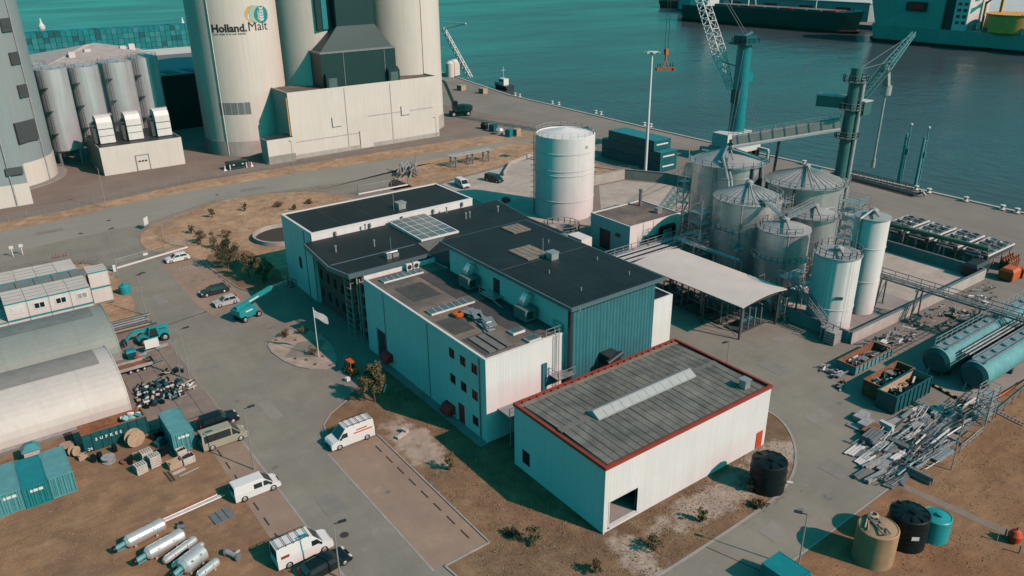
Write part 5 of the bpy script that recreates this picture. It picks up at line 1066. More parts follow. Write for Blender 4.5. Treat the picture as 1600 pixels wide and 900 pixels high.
# ================================================================== VEHICLES
def wheel_part(T,x,y,r_,wd,rimr=.62):
    mb=MB(); mb.tube((x,y-wd/2,r_),(x,y+wd/2,r_),r_,20); w_=mb.build('wheel','tyre',T,local=True)
    mb=MB(); s_=1 if y>0 else -1; mb.tube((x,y+s_*(wd/2+.004),r_),(x,y+s_*(wd/2+.03),r_),r_*rimr,16,r_*rimr*.8); mb.build('rim','silo_steel',w_,local=True)
def vehicle(name,label,cat,loc,rz,L_,W_,H_,paint,kind,rack=False,stripe=None,group=None):
    T=thing(name,label,cat,loc,rz,group); h2=L_/2; w2=W_/2
    if kind in('hatch','estate','suv'):
        cl=.2 if kind!='suv' else .3; belt=H_*.60; hood=H_*.60; xf=h2
        low=[(-h2+.06,cl),(-h2,cl+.25),(-h2+.03,belt-.12),(-h2+.18,belt),(h2-1.25,belt),(h2-.35,hood-.10),(h2-.04,hood-.32),(h2,cl+.22),(h2-.10,cl)]
        if kind=='estate': gx=(-h2+.15,h2-1.15,-h2+.50,h2-1.95)
        elif kind=='suv': gx=(-h2+.12,h2-1.25,-h2+.42,h2-1.9)
        else: gx=(-h2+.15,h2-1.05,-h2+.65,h2-1.85)
        topw=.76; wsill=w2
    else:
        cl=.28; belt=H_*.52; hoodl=1.0 if kind=='van' else .8
        low=[(-h2+.03,cl),(-h2,belt),(h2-hoodl,belt),(h2-.25,belt-.18),(h2-.03,belt-.42),(h2,cl+.2),(h2-.08,cl)]
        gx=(-h2,h2-hoodl+.05,-h2+.07,h2-hoodl-.95); topw=.86; wsill=w2
    mb=MB(); mb.prof_y(low,-w2,w2)
    mb.build('body',paint,T,local=True)
    zt=H_-.05; b0,b1,t0,t1=gx; wt=w2*topw; wb=w2*.955
    def side(x_,z_,s_,e=.012):     # point on the flank of the upper body
        f_=(z_-belt)/(zt-belt); return (x_,s_*((wb+(wt-wb)*f_)+e),z_)
    def xr(z_): f_=(z_-belt)/(zt-belt); return b0+(t0-b0)*f_
    def xw(z_): f_=(z_-belt)/(zt-belt); return b1+(t1-b1)*f_
    mb=MB(); mb.hexa([(b0,-wb,belt-.01),(b1,-wb,belt-.01),(b1,wb,belt-.01),(b0,wb,belt-.01),(t0,-wt,zt),(t1,-wt,zt),(t1,wt,zt),(t0,wt,zt)])
    mb.hexa([(t0,-wt,zt),(t1,-wt,zt),(t1,wt,zt),(t0,wt,zt),(t0+.12,-wt+.14,H_),(t1-.18,-wt+.14,H_),(t1-.18,wt-.14,H_),(t0+.12,wt-.14,H_)])
    cab=mb.build('cabin',paint,T,local=True)
    za,zb=belt+.05,zt-.07
    mb=MB(); e=.015; f0=(za-belt)/(zt-belt); f1=(zb-belt)/(zt-belt)
    ya=(wb+(wt-wb)*f0)*.90; yb=(wb+(wt-wb)*f1)*.90
    mb.quad((xw(za)+e,-ya,za),(xw(za)+e,ya,za),(xw(zb)+e,yb,zb),(xw(zb)+e,-yb,zb)); mb.build('windscreen','glass_dark',cab,local=True)
    mb=MB(); mb.quad((xr(za)-e,ya*.9,za+.08),(xr(za)-e,-ya*.9,za+.08),(xr(zb)-e,-yb*.9,zb),(xr(zb)-e,yb*.9,zb)); mb.build('rear_window','glass_dark',cab,local=True)
    if kind in('hatch','estate','suv'):
        L0=xr(za)+.22; L1=xw(za)-.12; mid=(L0+L1)/2+.05
        spans=[(L0,mid-.04),(mid+.04,L1)]
    elif kind=='van': spans=[(xw(za)-1.15,xw(za)-.15)]
    elif kind=='crew': spans=[(xw(za)-1.05,xw(za)-.12),(xw(za)-2.1,xw(za)-1.2)]
    else: spans=[(xw(za)-1.0,xw(za)-.12),(xr(za)+.25,xw(za)-1.15)]
    for s_ in (-1,1):
        for a,b_ in spans:
            zz=zb if kind not in('van','crew') else belt+.62
            at=max(a,xr(zz)+.12); bt=min(b_,xw(zz)-.08)
            mb=MB(); mb.quad(side(a,za,s_),side(b_,za,s_),side(bt,zz,s_),side(at,zz,s_)); mb.build('side_window','glass_dark',cab,local=True)
        mb=MB(); mb.obox((h2-.14,s_*(w2-.24),belt-.34 if kind not in('hatch','estate','suv') else H_*.44),(.2,.34,.16)); mb.build('headlight','lamp_glass',T,local=True)
        mb=MB(); mb.obox((-h2+.03,s_*(w2-.12),belt-.05 if kind in('hatch','estate','suv') else belt-.2),(.1,.16,.36)); mb.build('tail_light','tail_red',T,local=True)
        mb=MB(); mb.obox((xw(za)-.25,s_*(w2+.10),za+.08),(.14,.18,.16)); mb.build('mirror','black_plastic' if kind!='hatch' else paint,T,local=True)
    mb=MB(); mb.box(h2-.06,-w2*.8,cl+.02,h2+.02,w2*.8,cl+.2); mb.box(h2-.02,-.45,cl+.28,h2+.015,.45,cl+.42); mb.build('bumper','black_plastic',T,local=True)
    wr=.33 if kind in('hatch','estate') else .37
    for x_ in (-h2+L_*.19,h2-L_*.18):
        for s_ in (-1,1): wheel_part(T,x_,s_*(w2-.10),wr,.22)
    if rack:
        mb=MB()
        for s_ in (-1,1): mb.bar((t0+.2,s_*wt*.92,H_+.16),(t1-.3,s_*wt*.92,H_+.16),.05)
        for i in range(5): x_=t0+.25+i*(t1-t0-.6)/4; mb.bar((x_,-wt*.92,H_+.16),(x_,wt*.92,H_+.16),.05); mb.bar((x_,-wt*.92,H_-.02),(x_,-wt*.92,H_+.16),.04); mb.bar((x_,wt*.92,H_-.02),(x_,wt*.92,H_+.16),.04)
        mb.build('roof_rack','dark_metal',T,local=True)
    if stripe:
        for s_ in (-1,1):
            mb=MB(); mb.quad(side(b0+.25,belt+.12,s_),side(b0+2.7,belt+.12,s_),side(b0+2.7,belt+.3,s_),side(b0+.25,belt+.3,s_)); mb.quad(side(b0+.9,belt+.45,s_),side(b0+2.3,belt+.45,s_),side(b0+2.3,belt+.62,s_),side(b0+.9,belt+.62,s_)); mb.build('livery_stripe',stripe,cab,local=True)
    mb=MB(); mb.box(-h2+.2,-w2*.9,cl-.08,h2-.3,w2*.9,cl+.02); mb.build('underbody','black_plastic',T,local=True)
    return T
PI=math.pi
vehicle('hatchback_car','white hatchback parked just inside the sliding gate','car',(31.7,149.9,.0),PI,4.3,1.78,1.46,'white_paint','hatch')
vehicle('estate_car','dark grey estate car parked under the trees','car',(32.3,129.8,.0),PI,4.7,1.82,1.48,'car_grey','estate')
vehicle('hatchback_car','silver hatchback parked beside the teal boom lift','car',(32.5,124.2,.0),PI,4.0,1.72,1.48,'car_silver','hatch')
vehicle('camper_van','beige minibus van with dark side windows next to the teal container','van',(19.2,84.4,.0),0,5.3,1.95,2.25,'car_beige','bus')
vehicle('suv_car','black off road car parked behind the beige minibus','car',(19.9,88.6,.0),0,4.7,1.9,1.75,'car_black','suv')
vehicle('panel_van','plain white panel van parked beside the long steel poles','van',(18.9,72.9,.0),0,5.0,1.95,1.95,'white_paint','crew')
q=vehicle('work_van','white high roof van with black roof rack at the bottom of the lot','van',(19.1,60.7,.0),0,5.6,2.05,2.45,'white_paint','van',True)
mb=MB()
for s_ in (-1,1): mb.bar((-2.4,s_*1.0,1.5),(-1.6,s_*1.0,1.5),.02,.3); 
mb.build('logo','red_trim',q,local=True)
vehicle('saloon_car','black car cut by the bottom edge below the racked van','car',(20.1,57.6,.0),R(6),4.8,1.85,1.45,'car_black','estate')
vehicle('delivery_van','white high roof van with orange stripe at the end of the clinker bay','van',(31.3,75.5,.0),PI,5.6,2.05,2.5,'white_paint','van',True,'orange')
vehicle('small_van','white van with dark windows parked behind the rear hall','van',(101.6,158.4,.0),R(-97),5.0,1.95,1.95,'white_paint','crew')
vehicle('dark_van','dark green van parked left of the white storage tank','van',(110.3,157.2,.0),R(-75),4.9,1.95,1.95,'car_green','bus')
# teal boom lift
T=thing('boom_lift','teal telescopic boom lift with its boom reaching into the shade','boom lift',(33.5,116.7,0),R(20))
mb=MB(); mb.box(-1.6,-.9,.55,1.6,.9,1.0); mb.build('chassis','teal_plastic',T,local=True)
for x_ in (-1.35,1.35):
    for s_ in (-1,1): wheel_part(T,x_,s_*1.0,.5,.36,.6)
mb=MB(); mb.prof_y([(-2.0,1.05),(-2.3,1.4),(-2.2,2.1),(-1.2,2.4),(.9,2.2),(1.1,1.05)],-1.1,1.1); mb.build('turret','teal_plastic',T,local=True)
mb=MB(); mb.bar((-2.0,0,2.4),(5.2,0,3.4),.55,.6); mb.build('boom','teal_plastic',T,local=True)
mb=MB(); mb.bar((5.2,0,3.4),(8.6,0,3.2),.38,.42); mb.build('fly_boom','steel_pale',T,local=True)
mb=MB(); mb.box(8.6,-1.0,2.2,9.6,1.0,2.3); mb.rail([(8.6,-1,2.3),(9.6,-1,2.3),(9.6,1,2.3),(8.6,1,2.3),(8.6,-1,2.3)],1.1,.04,1); mb.build('basket','teal_dark',T,local=True)
for s_ in (-1,1): mb=MB(); mb.obox((-.4,s_*1.106,1.75),(1.3,.01,.22)); mb.build('name_plate','white_paint',T,local=True); mb=MB(); mb.obox((1.4,s_*.28,2.88),(1.9,.01,.24),0,0,-.137); mb.build('name_plate','white_paint',T,local=True)
# telehandler
T=thing('telehandler','teal telehandler with black wheels facing the tent hangar','telehandler',(19.4,117.6,0),PI)
mb=MB(); mb.prof_y([(-2.2,.75),(-2.3,1.3),(-1.0,1.5),(1.6,1.2),(2.2,.9),(2.0,.7)],-.8,.8); mb.build('chassis','teal_plastic',T,local=True)
for x_ in (-1.45,1.45):
    for s_ in (-1,1): wheel_part(T,x_,s_*1.0,.62,.42,.5)
mb=MB(); mb.hexa([(-.7,.05,1.1),(.8,.05,1.1),(.8,1.0,1.1),(-.7,1.0,1.1),(-.5,.1,2.4),(.45,.1,2.4),(.45,.95,2.4),(-.5,.95,2.4)]); cb=mb.build('cab','glass_dark',T,local=True)
mb=MB(); mb.box(-.55,.08,2.4,.5,.97,2.48); mb.bar((.8,.98,1.1),(.45,.93,2.4),.08); mb.bar((-.7,.98,1.1),(-.5,.93,2.4),.08); mb.build('cab_frame','teal_plastic',cb,local=True)
mb=MB(); mb.box(-.9,-.98,.9,.9,-.25,1.55); mb.build('engine_cover','white_paint',T,local=True)
mb=MB(); mb.bar((-2.3,-.2,1.9),(2.6,-.2,2.1),.4,.42); mb.bar((2.6,-.2,2.1),(3.8,-.2,1.0),.3,.34); mb.build('boom','teal_plastic',T,local=True)
mb=MB(); mb.box(3.7,-.7,.5,3.85,.5,1.2); mb.box(3.85,-.5,.45,5.0,-.35,.53); mb.box(3.85,.2,.45,5.0,.35,.53); mb.build('fork','dark_metal',T,local=True)
# red forklift
T=thing('forklift','red forklift truck standing in the shade by the tree','forklift',(38.7,90.3,0),R(95))
mb=MB(); mb.prof_y([(-1.1,.3),(-1.2,.9),(-.9,1.15),(-.2,1.1),(.3,.7),(1.0,.6),(1.0,.3)],-.55,.55); mb.build('body','orange',T,local=True)
for x_ in (-.8,.75):
    for s_ in (-1,1): wheel_part(T,x_,s_*.5,.28,.2)
mb=MB(); mb.box(-.8,-.5,2.0,.6,.5,2.1)
for x_ in (-.7,.5):
    for s_ in (-.45,.45): mb.bar((x_,s_,.9),(x_,s_,2.0),.07)
mb.build('overhead_guard','orange',T,local=True)
mb=MB(); mb.bar((1.1,-.35,.2),(1.1,-.35,2.4),.1); mb.bar((1.1,.35,.2),(1.1,.35,2.4),.1); mb.bar((1.1,-.35,2.3),(1.1,.35,2.3),.1); mb.box(1.15,-.4,.1,2.1,-.28,.15); mb.box(1.15,.28,.1,2.1,.4,.15); mb.build('mast','dark_metal',T,local=True)
mb=MB(); mb.box(-.5,-.25,1.1,-.35,.25,1.5); mb.box(-.45,-.25,1.1,.0,.25,1.2); mb.build('seat','black_plastic',T,local=True)
# green wheeled excavator on the quay
T=thing('excavator','green material handler with raised arm on the upper quay','excavator',(149.5,233,0),R(160)); s=1.35
mb=MB(); mb.box(-2.6*s,-1.3*s,.7*s,2.6*s,1.3*s,1.2*s); mb.build('undercarriage','black_plastic',T,local=True)
for x_ in (-1.9*s,1.9*s):
    for k in (-1,1): wheel_part(T,x_,k*1.2*s,.6*s,.5*s)
mb=MB(); mb.prof_y([(-3.0*s,1.3*s),(-3.1*s,2.5*s),(-1.0*s,2.8*s),(1.6*s,2.4*s),(1.6*s,1.3*s)],-1.4*s,1.4*s); mb.build('house','hull_green',T,local=True)
mb=MB(); mb.box(.8*s,.3*s,2.0*s,2.2*s,1.4*s,4.0*s); mb.build('cab','glass_dark',T,local=True)
mb=MB(); mb.bar((1.2*s,-.4*s,2.4*s),(3.6*s,-.4*s,8.6*s),.55*s,.7*s); mb.bar((3.6*s,-.4*s,8.6*s),(5.4*s,-.4*s,9.6*s),.45*s,.55*s); mb.bar((5.4*s,-.4*s,9.6*s),(6.6*s,-.4*s,3.2*s),.35*s,.45*s); mb.build('arm','hull_green',T,local=True)
mb=MB(); mb.obox((6.6*s,-.4*s,2.3*s),(1.2*s,.9*s,1.4*s)); mb.obox((6.6*s,-.4*s,1.3*s),(.5*s,.8*s,.8*s),0,0,.7); mb.build('grab','rust',T,local=True)
# flatbed trailer
T=thing('flatbed_trailer','grey drop side trailer with rust brown floor in front of the white tent','trailer',(15.1,109.6,0))
mb=MB(); mb.box(-2.3,-1.0,.7,2.3,1.0,.82); mb.build('floor','rust',T,local=True)
for a in ((-2.35,-1.05,2.35,-1.0),(-2.35,1.0,2.35,1.05),(-2.35,-1.0,-2.3,1.0),(2.3,-1.0,2.35,1.0)): mb=MB(); mb.box(a[0],a[1],.7,a[2],a[3],1.15); mb.build('side_board','steel_pale',T,local=True)
for x_ in (-.9,0,.9):
    for k in (-1,1): wheel_part(T,x_,k*.95,.3,.2)
mb=MB(); mb.bar((2.3,-.6,.65),(4.0,0,.55),.1); mb.bar((2.3,.6,.65),(4.0,0,.55),.1); mb.build('drawbar','steel_mid',T,local=True)
# ================================================================== LEFT YARD
def cabin(label,x0,y0,z0,wd,dp,ht_,wins=(),trim=True,roofm='cabin_roof',group=None,roof_seams=True):
    C=thing('site_cabin',label,'cabin',(x0+wd/2,y0+dp/2,z0),0,group)
    mb=MB(); mb.box(x0+.04,y0+.04,z0+.12,x0+wd-.04,y0+dp-.04,z0+ht_-.12); mb.build('wall','cabin_white',C)
    mb=MB(); mb.box(x0,y0,z0,x0+wd,y0+dp,z0+.12); mb.build('floor_frame','cabin_trim',C)
    mb=MB(); mb.box(x0,y0,z0+ht_-.12,x0+wd,y0+.14,z0+ht_+.04); mb.build('roof_frame','cabin_trim',C)
    mb=MB(); mb.box(x0,y0+.14,z0+ht_-.12,x0+wd,y0+dp,z0+ht_); rf=mb.build('roof',roofm,C)
    if roof_seams:
        for i in range(1,4): mb=MB(); mb.box(x0+.1,y0+dp*i/4-.05,z0+ht_,x0+wd-.1,y0+dp*i/4+.05,z0+ht_+.04); mb.build('roof_rib','tent_strip',rf)
    for s_ in (x0,x0+wd-.1): mb=MB(); mb.box(s_,y0,z0+.12,s_+.1,y0+.1,z0+ht_-.12); mb.build('corner_post','cabin_white',C)
    for (a,b_,m_) in wins:
        mb=MB(); mb.box(x0+a,y0-.03,z0+1.0,x0+b_,y0+.039,z0+2.1); f=mb.build('window_frame','white_paint',C)
        md=(a+b_)/2
        for p_,q_ in ((a+.14,md-.05),(md+.05,b_-.14)): mb=MB(); mb.box(x0+p_,y0-.045,z0+1.16,x0+q_,y0-.031,z0+1.95); mb.build('pane',m_,f)
    return C
cw=2.95; n_=0
for i in range(4):
    x=2.5+i*cw
    cabin(['upper white site cabin with closed shutters at the left front','upper white site cabin with dark window, second from left','upper white site cabin with dark window, third from left','upper white site cabin with pale window at the right front'][i],x,131.6,2.75,cw-.06,6.0,2.7,[(.75,2.35,('plastic_sheet','glass_dark','glass_dark','steel_pale')[i])])
    cabin(['upper rear site cabin at the left of the back row','upper rear site cabin second in the back row','upper rear site cabin third in the back row','upper rear site cabin at the right of the back row with a plain roof'][i],x-.2,141.2,2.75,cw-.06,5.9,2.7,[],roof_seams=i<3)
for i in range(6):
    x=-3.4+i*cw
    cabin('lower white site cabin %s'%['at the far left beside the green tent','left of the stacked ones with dark window','under the leftmost stacked cabin','blank under the second stacked cabin','with small dark window under the third stacked cabin','under the right stacked cabin'][i],x,131.6,0,cw-.06,6.0,2.7,[[(.5,1.6,'glass_dark')],[(1.6,2.6,'glass_dark')],[(.7,2.4,'steel_pale')],[],[(.7,2.2,'glass_dark')],[]][i])
    if i>1: cabin('lower rear site cabin %s'%['','','at the left under the back row','second under the back row','third under the back row','at the right under the back row'][i],x-.3,141.2,0,cw-.06,5.9,2.7,[])
W_=thing('cabin_walkway','steel grating walkway between the two rows of stacked cabins','walkway',(8,139.4,0))
for i in range(5): mb=MB(); mb.box(2.3+i*2.6,137.7,5.25,4.8+i*2.6,141.1,5.4); mb.build('grating','tent_strip_green',W_)
for i in range(5): mb=MB(); mb.bar((3+i*2.8,138,0),(3+i*2.8,138,5.3),.14); mb.build('post','cabin_trim',W_)
for k,z in enumerate((0,2.75)): cabin(['lower teal framed stair cabin at the right end','upper teal framed stair cabin at the right end'][k],15.0,137.6,z,3.0,3.6,2.7,[])
# teal panel frames around the end cabins
# tents
def tent(name,label,xe,yc,hw,top,m_,m2,x0=-30,strip=(-.8,2.6)):
    T=thing(name,label,'tent hall',(xe-10,yc,0)); n=22; ln=[]
    pts=[(yc-hw*math.cos(math.pi*i/n),top*(math.sin(math.pi*i/n))**.72) for i in range(n+1)]
    def ztop(y_): return top*(max(0,1-((y_-yc)/hw)**2))**.36
    mb=MB()
    for a,b_ in zip(pts,pts[1:]): mb.quad((x0,a[0],a[1]),(xe,a[0],a[1]),(xe,b_[0],b_[1]),(x0,b_[0],b_[1]),smooth=True)
    mb.build('cover',m_,T)
    mb=MB(); mb.add([(xe-.02,p_[0],p_[1]) for p_ in pts],[tuple(range(n+1))]); mb.build('end_wall',m_,T)
    mb=MB()
    for a,b_ in zip(pts,pts[1:]):
        for dx in (xe-1.25,): mb.bar((xe-.05,a[0],a[1]+.03),(xe-.05,b_[0],b_[1]+.03),.14,.08)
    mb.build('end_hoop',m_,T)
    mb=MB(); k=8; ya,yb=yc+strip[0],yc+strip[1]
    for i in range(k):
        a=ya+(yb-ya)*i/k; b_=ya+(yb-ya)*(i+1)/k; mb.quad((x0,a,ztop(a)+.04),(xe-1.7,a,ztop(a)+.04),(xe-1.7,b_,ztop(b_)+.04),(x0,b_,ztop(b_)+.04),smooth=True)
    mb.build('ridge_strip',m2,T)
    for i in range(1,4):
        mb=MB(); xx=xe-i*4.6
        for a,b_ in zip(pts,pts[1:]): mb.bar((xx,a[0],a[1]+.005),(xx,b_[0],b_[1]+.005),.12,.04)
        mb.build('hoop',m_,T)
    mb=MB(); mb.box(x0,yc-hw-.15,0,xe,yc-hw+.05,.35); mb.build('base_beam','steel_pale',T)
tent('green_tent','pale green arched tent hall in front of the stacked cabins',14.3,121.7,7.6,5.1,'tent_green','tent_strip_green',strip=(-1.3,3.0))
tent('white_tent','long white arched tent hall behind the lettered skip',12.0,106.0,7.7,5.1,'tent_white','tent_strip',strip=(-1.8,4.2))  # grey ridge strip puts the far slope's shading into the colour
def container(label,x0,y0,z0,wd,dp,ht_,m_,roofm,group=None,doors=True,text=None,name='shipping_container'):
    C=thing(name,label,'container',(x0+wd/2,y0+dp/2,z0),0,group)
    mb=MB(); mb.box(x0+.06,y0+.06,z0+.14,x0+wd-.06,y0+dp-.06,z0+ht_-.1); mb.build('corrugated_wall',m_,C)
    mb=MB(); mb.box(x0+.02,y0+.02,z0+ht_-.1,x0+wd-.02,y0+dp-.02,z0+ht_-.03); mb.build('roof',roofm,C)
    for a in (x0,x0+wd-.12):
        for b_ in (y0,y0+dp-.12): mb=MB(); mb.box(a,b_,z0,a+.12,b_+.12,z0+ht_); mb.build('corner_post',m_,C)
    mb=MB()
    for b_ in (y0,y0+dp-.1): mb.box(x0+.12,b_,z0+ht_-.14,x0+wd-.12,b_+.1,z0+ht_-.001); mb.box(x0+.12,b_,z0,x0+wd-.12,b_+.1,z0+.14)
    for a in (x0,x0+wd-.1): mb.box(a,y0+.12,z0+ht_-.14,a+.1,y0+dp-.12,z0+ht_-.001); mb.box(a,y0+.12,z0,a+.1,y0+dp-.12,z0+.14)
    mb.build('rails',roofm,C)
    if doors:
        for i in range(4): mb=MB(); mb.bar((x0+wd*(.2+.2*i),y0-.02,z0+.2),(x0+wd*(.2+.2*i),y0-.02,z0+ht_-.2),.05); mb.build('lock_rod',roofm,C)
    if text: mb=MB(); mb.box(x0+wd*.28,y0+.02,z0+ht_*.68,x0+wd*.8,y0+.05,z0+ht_*.8); mb.build('name_plate','white_paint',C)
    return C
container('pale teal container at the left of the three beside the dirt lot',-3.9,84.9,0,2.42,6.0,2.6,'teal_cont','teal_cont_roof',None,True,True)
container('deeper teal container in the middle of the three on the dirt lot',-1.45,84.7,0,2.42,6.0,2.6,'teal_cont_deep','teal_paint',None,True,True)
container('pale teal container at the right of the three on the dirt lot',1.0,84.9,0,2.42,6.0,2.6,'teal_cont','teal_cont_roof')
container('pale teal container beside the beige minibus',13.8,85.4,0,2.42,6.0,2.6,'teal_cont','teal_cont_roof',None,True,True)
container('small dark teal container roof at the bottom edge near the lamp post',51.2,28.4,0,2.6,3.4,2.3,'teal_cont_deep','teal_paint',None,False)
grp3='dark blue containers stacked beside the lamp mast'; cpro=None
for tier in range(3):
    for i in range(9):
        if tier==2 and i in (0,8): continue
        loc=(151.5,138.5+i*2.46,tier*2.6); lab='dark blue container by the lamp mast, %s tier, %s from the front'%(('bottom','middle','top')[tier],nth(i+1))
        if cpro is None:
            cpro=thing('stacked_container',lab,'container',loc,0,grp3)
            mb=MB(); mb.box(-3.03,-1.2,.1,3.03,1.2,2.5); mb.build('corrugated_wall','navy_cont',cpro,local=True)
            mb=MB(); mb.box(-3.03,-1.2,2.5,3.03,1.2,2.57); mb.build('roof','navy_cont_roof',cpro,local=True)
            for a_ in (-3.05,2.93): mb=MB(); mb.box(a_,-1.22,0,a_+.12,-1.1,2.56); mb.build('corner_post','navy_cont_roof',cpro,local=True)
            mb=MB(); mb.box(-2.2,-1.235,1.25,2.0,-1.205,1.62); mb.build('name_plate','white_paint',cpro,local=True)
        else: dup(cpro,loc,0,lab)
def skip(label,x0,y0,x1,y1,ht_,m_out,m_in,name='open_skip',lad=True):
    S=thing(name,label,'skip',((x0+x1)/2,(y0+y1)/2,0)); t_=.1
    mb=MB(); mb.box(x0,y0,.15,x1,y0+t_,ht_); mb.build('side_wall',m_out,S); mb=MB(); mb.box(x0,y1-t_,.15,x1,y1,ht_); mb.build('side_wall',m_out,S)
    mb=MB(); mb.box(x0,y0+t_,.15,x0+t_,y1-t_,ht_); mb.build('end_wall',m_out,S); mb=MB(); mb.box(x1-t_,y0+t_,.15,x1,y1-t_,ht_); mb.build('end_wall',m_out,S)
    mb=MB(); mb.box(x0+t_,y0+t_,.15,x1-t_,y1-t_,.25); mb.build('floor',m_in,S)
    for a in ((x0+t_,y0+t_,x1-t_,y0+t_+.02),(x0+t_,y1-t_-.02,x1-t_,y1-t_),(x0+t_,y0+t_+.02,x0+t_+.02,y1-t_-.02),(x1-t_-.02,y0+t_+.02,x1-t_,y1-t_-.02)): mb=MB(); mb.box(a[0],a[1],.25,a[2],a[3],ht_-.01); mb.build('lining',m_in,S)
    mb=MB(); e=.08
    mb.box(x0-e,y0-e,ht_,x1+e,y0+t_+.03,ht_+.1); mb.box(x0-e,y1-t_-.03,ht_,x1+e,y1+e,ht_+.1); mb.box(x0-e,y0+t_+.03,ht_,x0+t_+.03,y1-t_-.03,ht_+.1); mb.box(x1-t_-.03,y0+t_+.03,ht_,x1+e,y1-t_-.03,ht_+.1); mb.build('rim',m_in if m_in=='rust' else m_out,S)
    pr=None; n=max(3,int((x1-x0)/1.0))
    for i in range(n+1):
        p=Vector((x0+(x1-x0)*i/n,y0-.06,.15))
        if pr is None: mb=MB(); mb.box(-.06,-.06,0,.06,.06,ht_-.16); pr=mb.build('rib',m_out,S,local=True); pr.location=p-S.location
        else: piece(pr,S,p-S.location)
    mb=MB(); mb.box(x0+.4,y0+.5,0,x1-.4,y0+.7,.15); mb.box(x0+.4,y1-.7,0,x1-.4,y1-.5,.15); mb.build('runner','dark_metal',S)
    return S
S=skip('long dark teal skip lettered SUPKES beside the white tent',5.5,91.9,12.5,94.2,2.45,'teal_dark','rust')
mb_=textmesh('lettering','S  U  P  K  E  S',.5,.02,S,'white_paint',lambda x,y:(6.75+x*.95,91.9-.14,1.35+y))
textmesh('number','24',.5,.01,S,'white_paint',lambda x,y:(5.75+x,91.9-.14,.35+y))
H_=thing('rubble_heap','white and teal plastic rubble at the right end of the lettered skip','rubble',(11,93,1.6))
for i in range(12): mb=MB(); mb.obox((10.2+rnd.random()*2,92.3+rnd.random()*1.5,1.9+rnd.random()*.6),(.3+rnd.random()*.6,.3+rnd.random()*.5,.25+rnd.random()*.4),rnd.random()*3,rnd.random(),rnd.random()); mb.build('piece',rnd.choice(('plastic_sheet','plastic_sheet','teal_plastic')),H_)
mb=MB(); mb.box(5.6,92.1,1.2,10.6,94.0,1.7); tag(mb.build('rust_fill','rust'),'rust brown fill level inside the lettered skip','fill')
S=skip('shallow skip with orange rim and pale teal side beside the bund',92.6,47.9,101.6,50.6,1.3,'teal_cont_roof','rust')
S=skip('rusty deep skip standing behind the dark teal one',89.0,42.3,97.0,44.7,2.2,'rust','rust')
S=skip('deep dark teal skip nearest the laid out steel',87.6,39.5,96.0,42.0,2.5,'teal_dark','wood_pale')
def scrap(name,label,x0,y0,x1,y1,z0,z1,n,mats,lo=.4,hi=1.8,cat='scrap'):
    H_=thing(name,label,cat,((x0+x1)/2,(y0+y1)/2,z0))
    for i in range(n):
        mb=MB(); l=rnd.uniform(lo,hi); k=rnd.random(); c=(rnd.uniform(x0+l*.4,x1-l*.4) if x1-x0>l else (x0+x1)/2,rnd.uniform(y0+.2,y1-.2),rnd.uniform(z0+.1,z1))
        if k<.5: mb.obox(c,(l,rnd.uniform(.1,.3),rnd.uniform(.06,.25)),rnd.uniform(-.6,.6) if l>1 else rnd.random()*3,rnd.uniform(-.2,.2),rnd.uniform(-.25,.25))
        elif k<.75: a=rnd.random()*3.1; d=Vector((math.cos(a),math.sin(a)*.6,rnd.uniform(-.15,.15)))*l/2; mb.tube(Vector(c)-d,Vector(c)+d,rnd.uniform(.05,.14),7)
        else: mb.obox(c,(l*.6,l*.5,.05+rnd.random()*.3),rnd.random()*3,rnd.uniform(-.4,.4),rnd.uniform(-.4,.4))
        mb.build('piece',rnd.choice(mats),H_)
    return H_
sm_=('steel_pale','galv','steel_mid','steel_dark','white_plain')
scrap('scrap_load','pale steel offcuts heaped inside the shallow orange rimmed skip',93,48.2,101.2,50.3,.3,1.3,40,sm_)
scrap('scrap_load','mixed cables and sheet scrap inside the rusty deep skip',89.4,42.6,96.6,44.4,1.0,2.0,34,('dark_metal','steel_mid','teal_plastic','plastic_sheet','black_plastic'))
scrap('wood_load','broken timber and dark scrap inside the deep teal skip',88,39.8,95.6,41.7,1.2,2.2,38,('wood_pale','wood_white','black_plastic','dark_metal','rust'))
scrap('scrap_heap','heap of pale steel scrap left of the shallow skip',89.6,48.3,92.2,52.2,0,.6,22,sm_)
scrap('scrap_heap','small heap of pump parts in front of the shallow skip',87.0,46.6,90.5,48.0,0,.5,14,('steel_pale','steel_mid','rust','galv'),.3,1.0)
scrap('scrap_heap','grey machine parts and crates along the outside of the bund',100.5,48.2,112,52.2,0,1.2,56,sm_,.4,2.2)
scrap('scrap_heap','pale sheets and pipes farther along the outside of the bund',113,46.5,126,52.0,0,1.0,46,('steel_pale','galv','wood_pale','steel_mid'),.5,2.4)
scrap('scrap_heap','steel bits by the near corner of the cooler row',128,47.5,139,52,0,.8,30,sm_,.4,1.6)
# frame box by the stair
B_=thing('slatted_crate','pale slatted crate at the foot of the silo stair','crate',(98.9,55.4,0))
for z in range(5): mb=MB(); mb.box(98.0,54.6,.15+z*.4,99.8,56.3,.45+z*.4); mb.build('slat','steel_pale',B_)
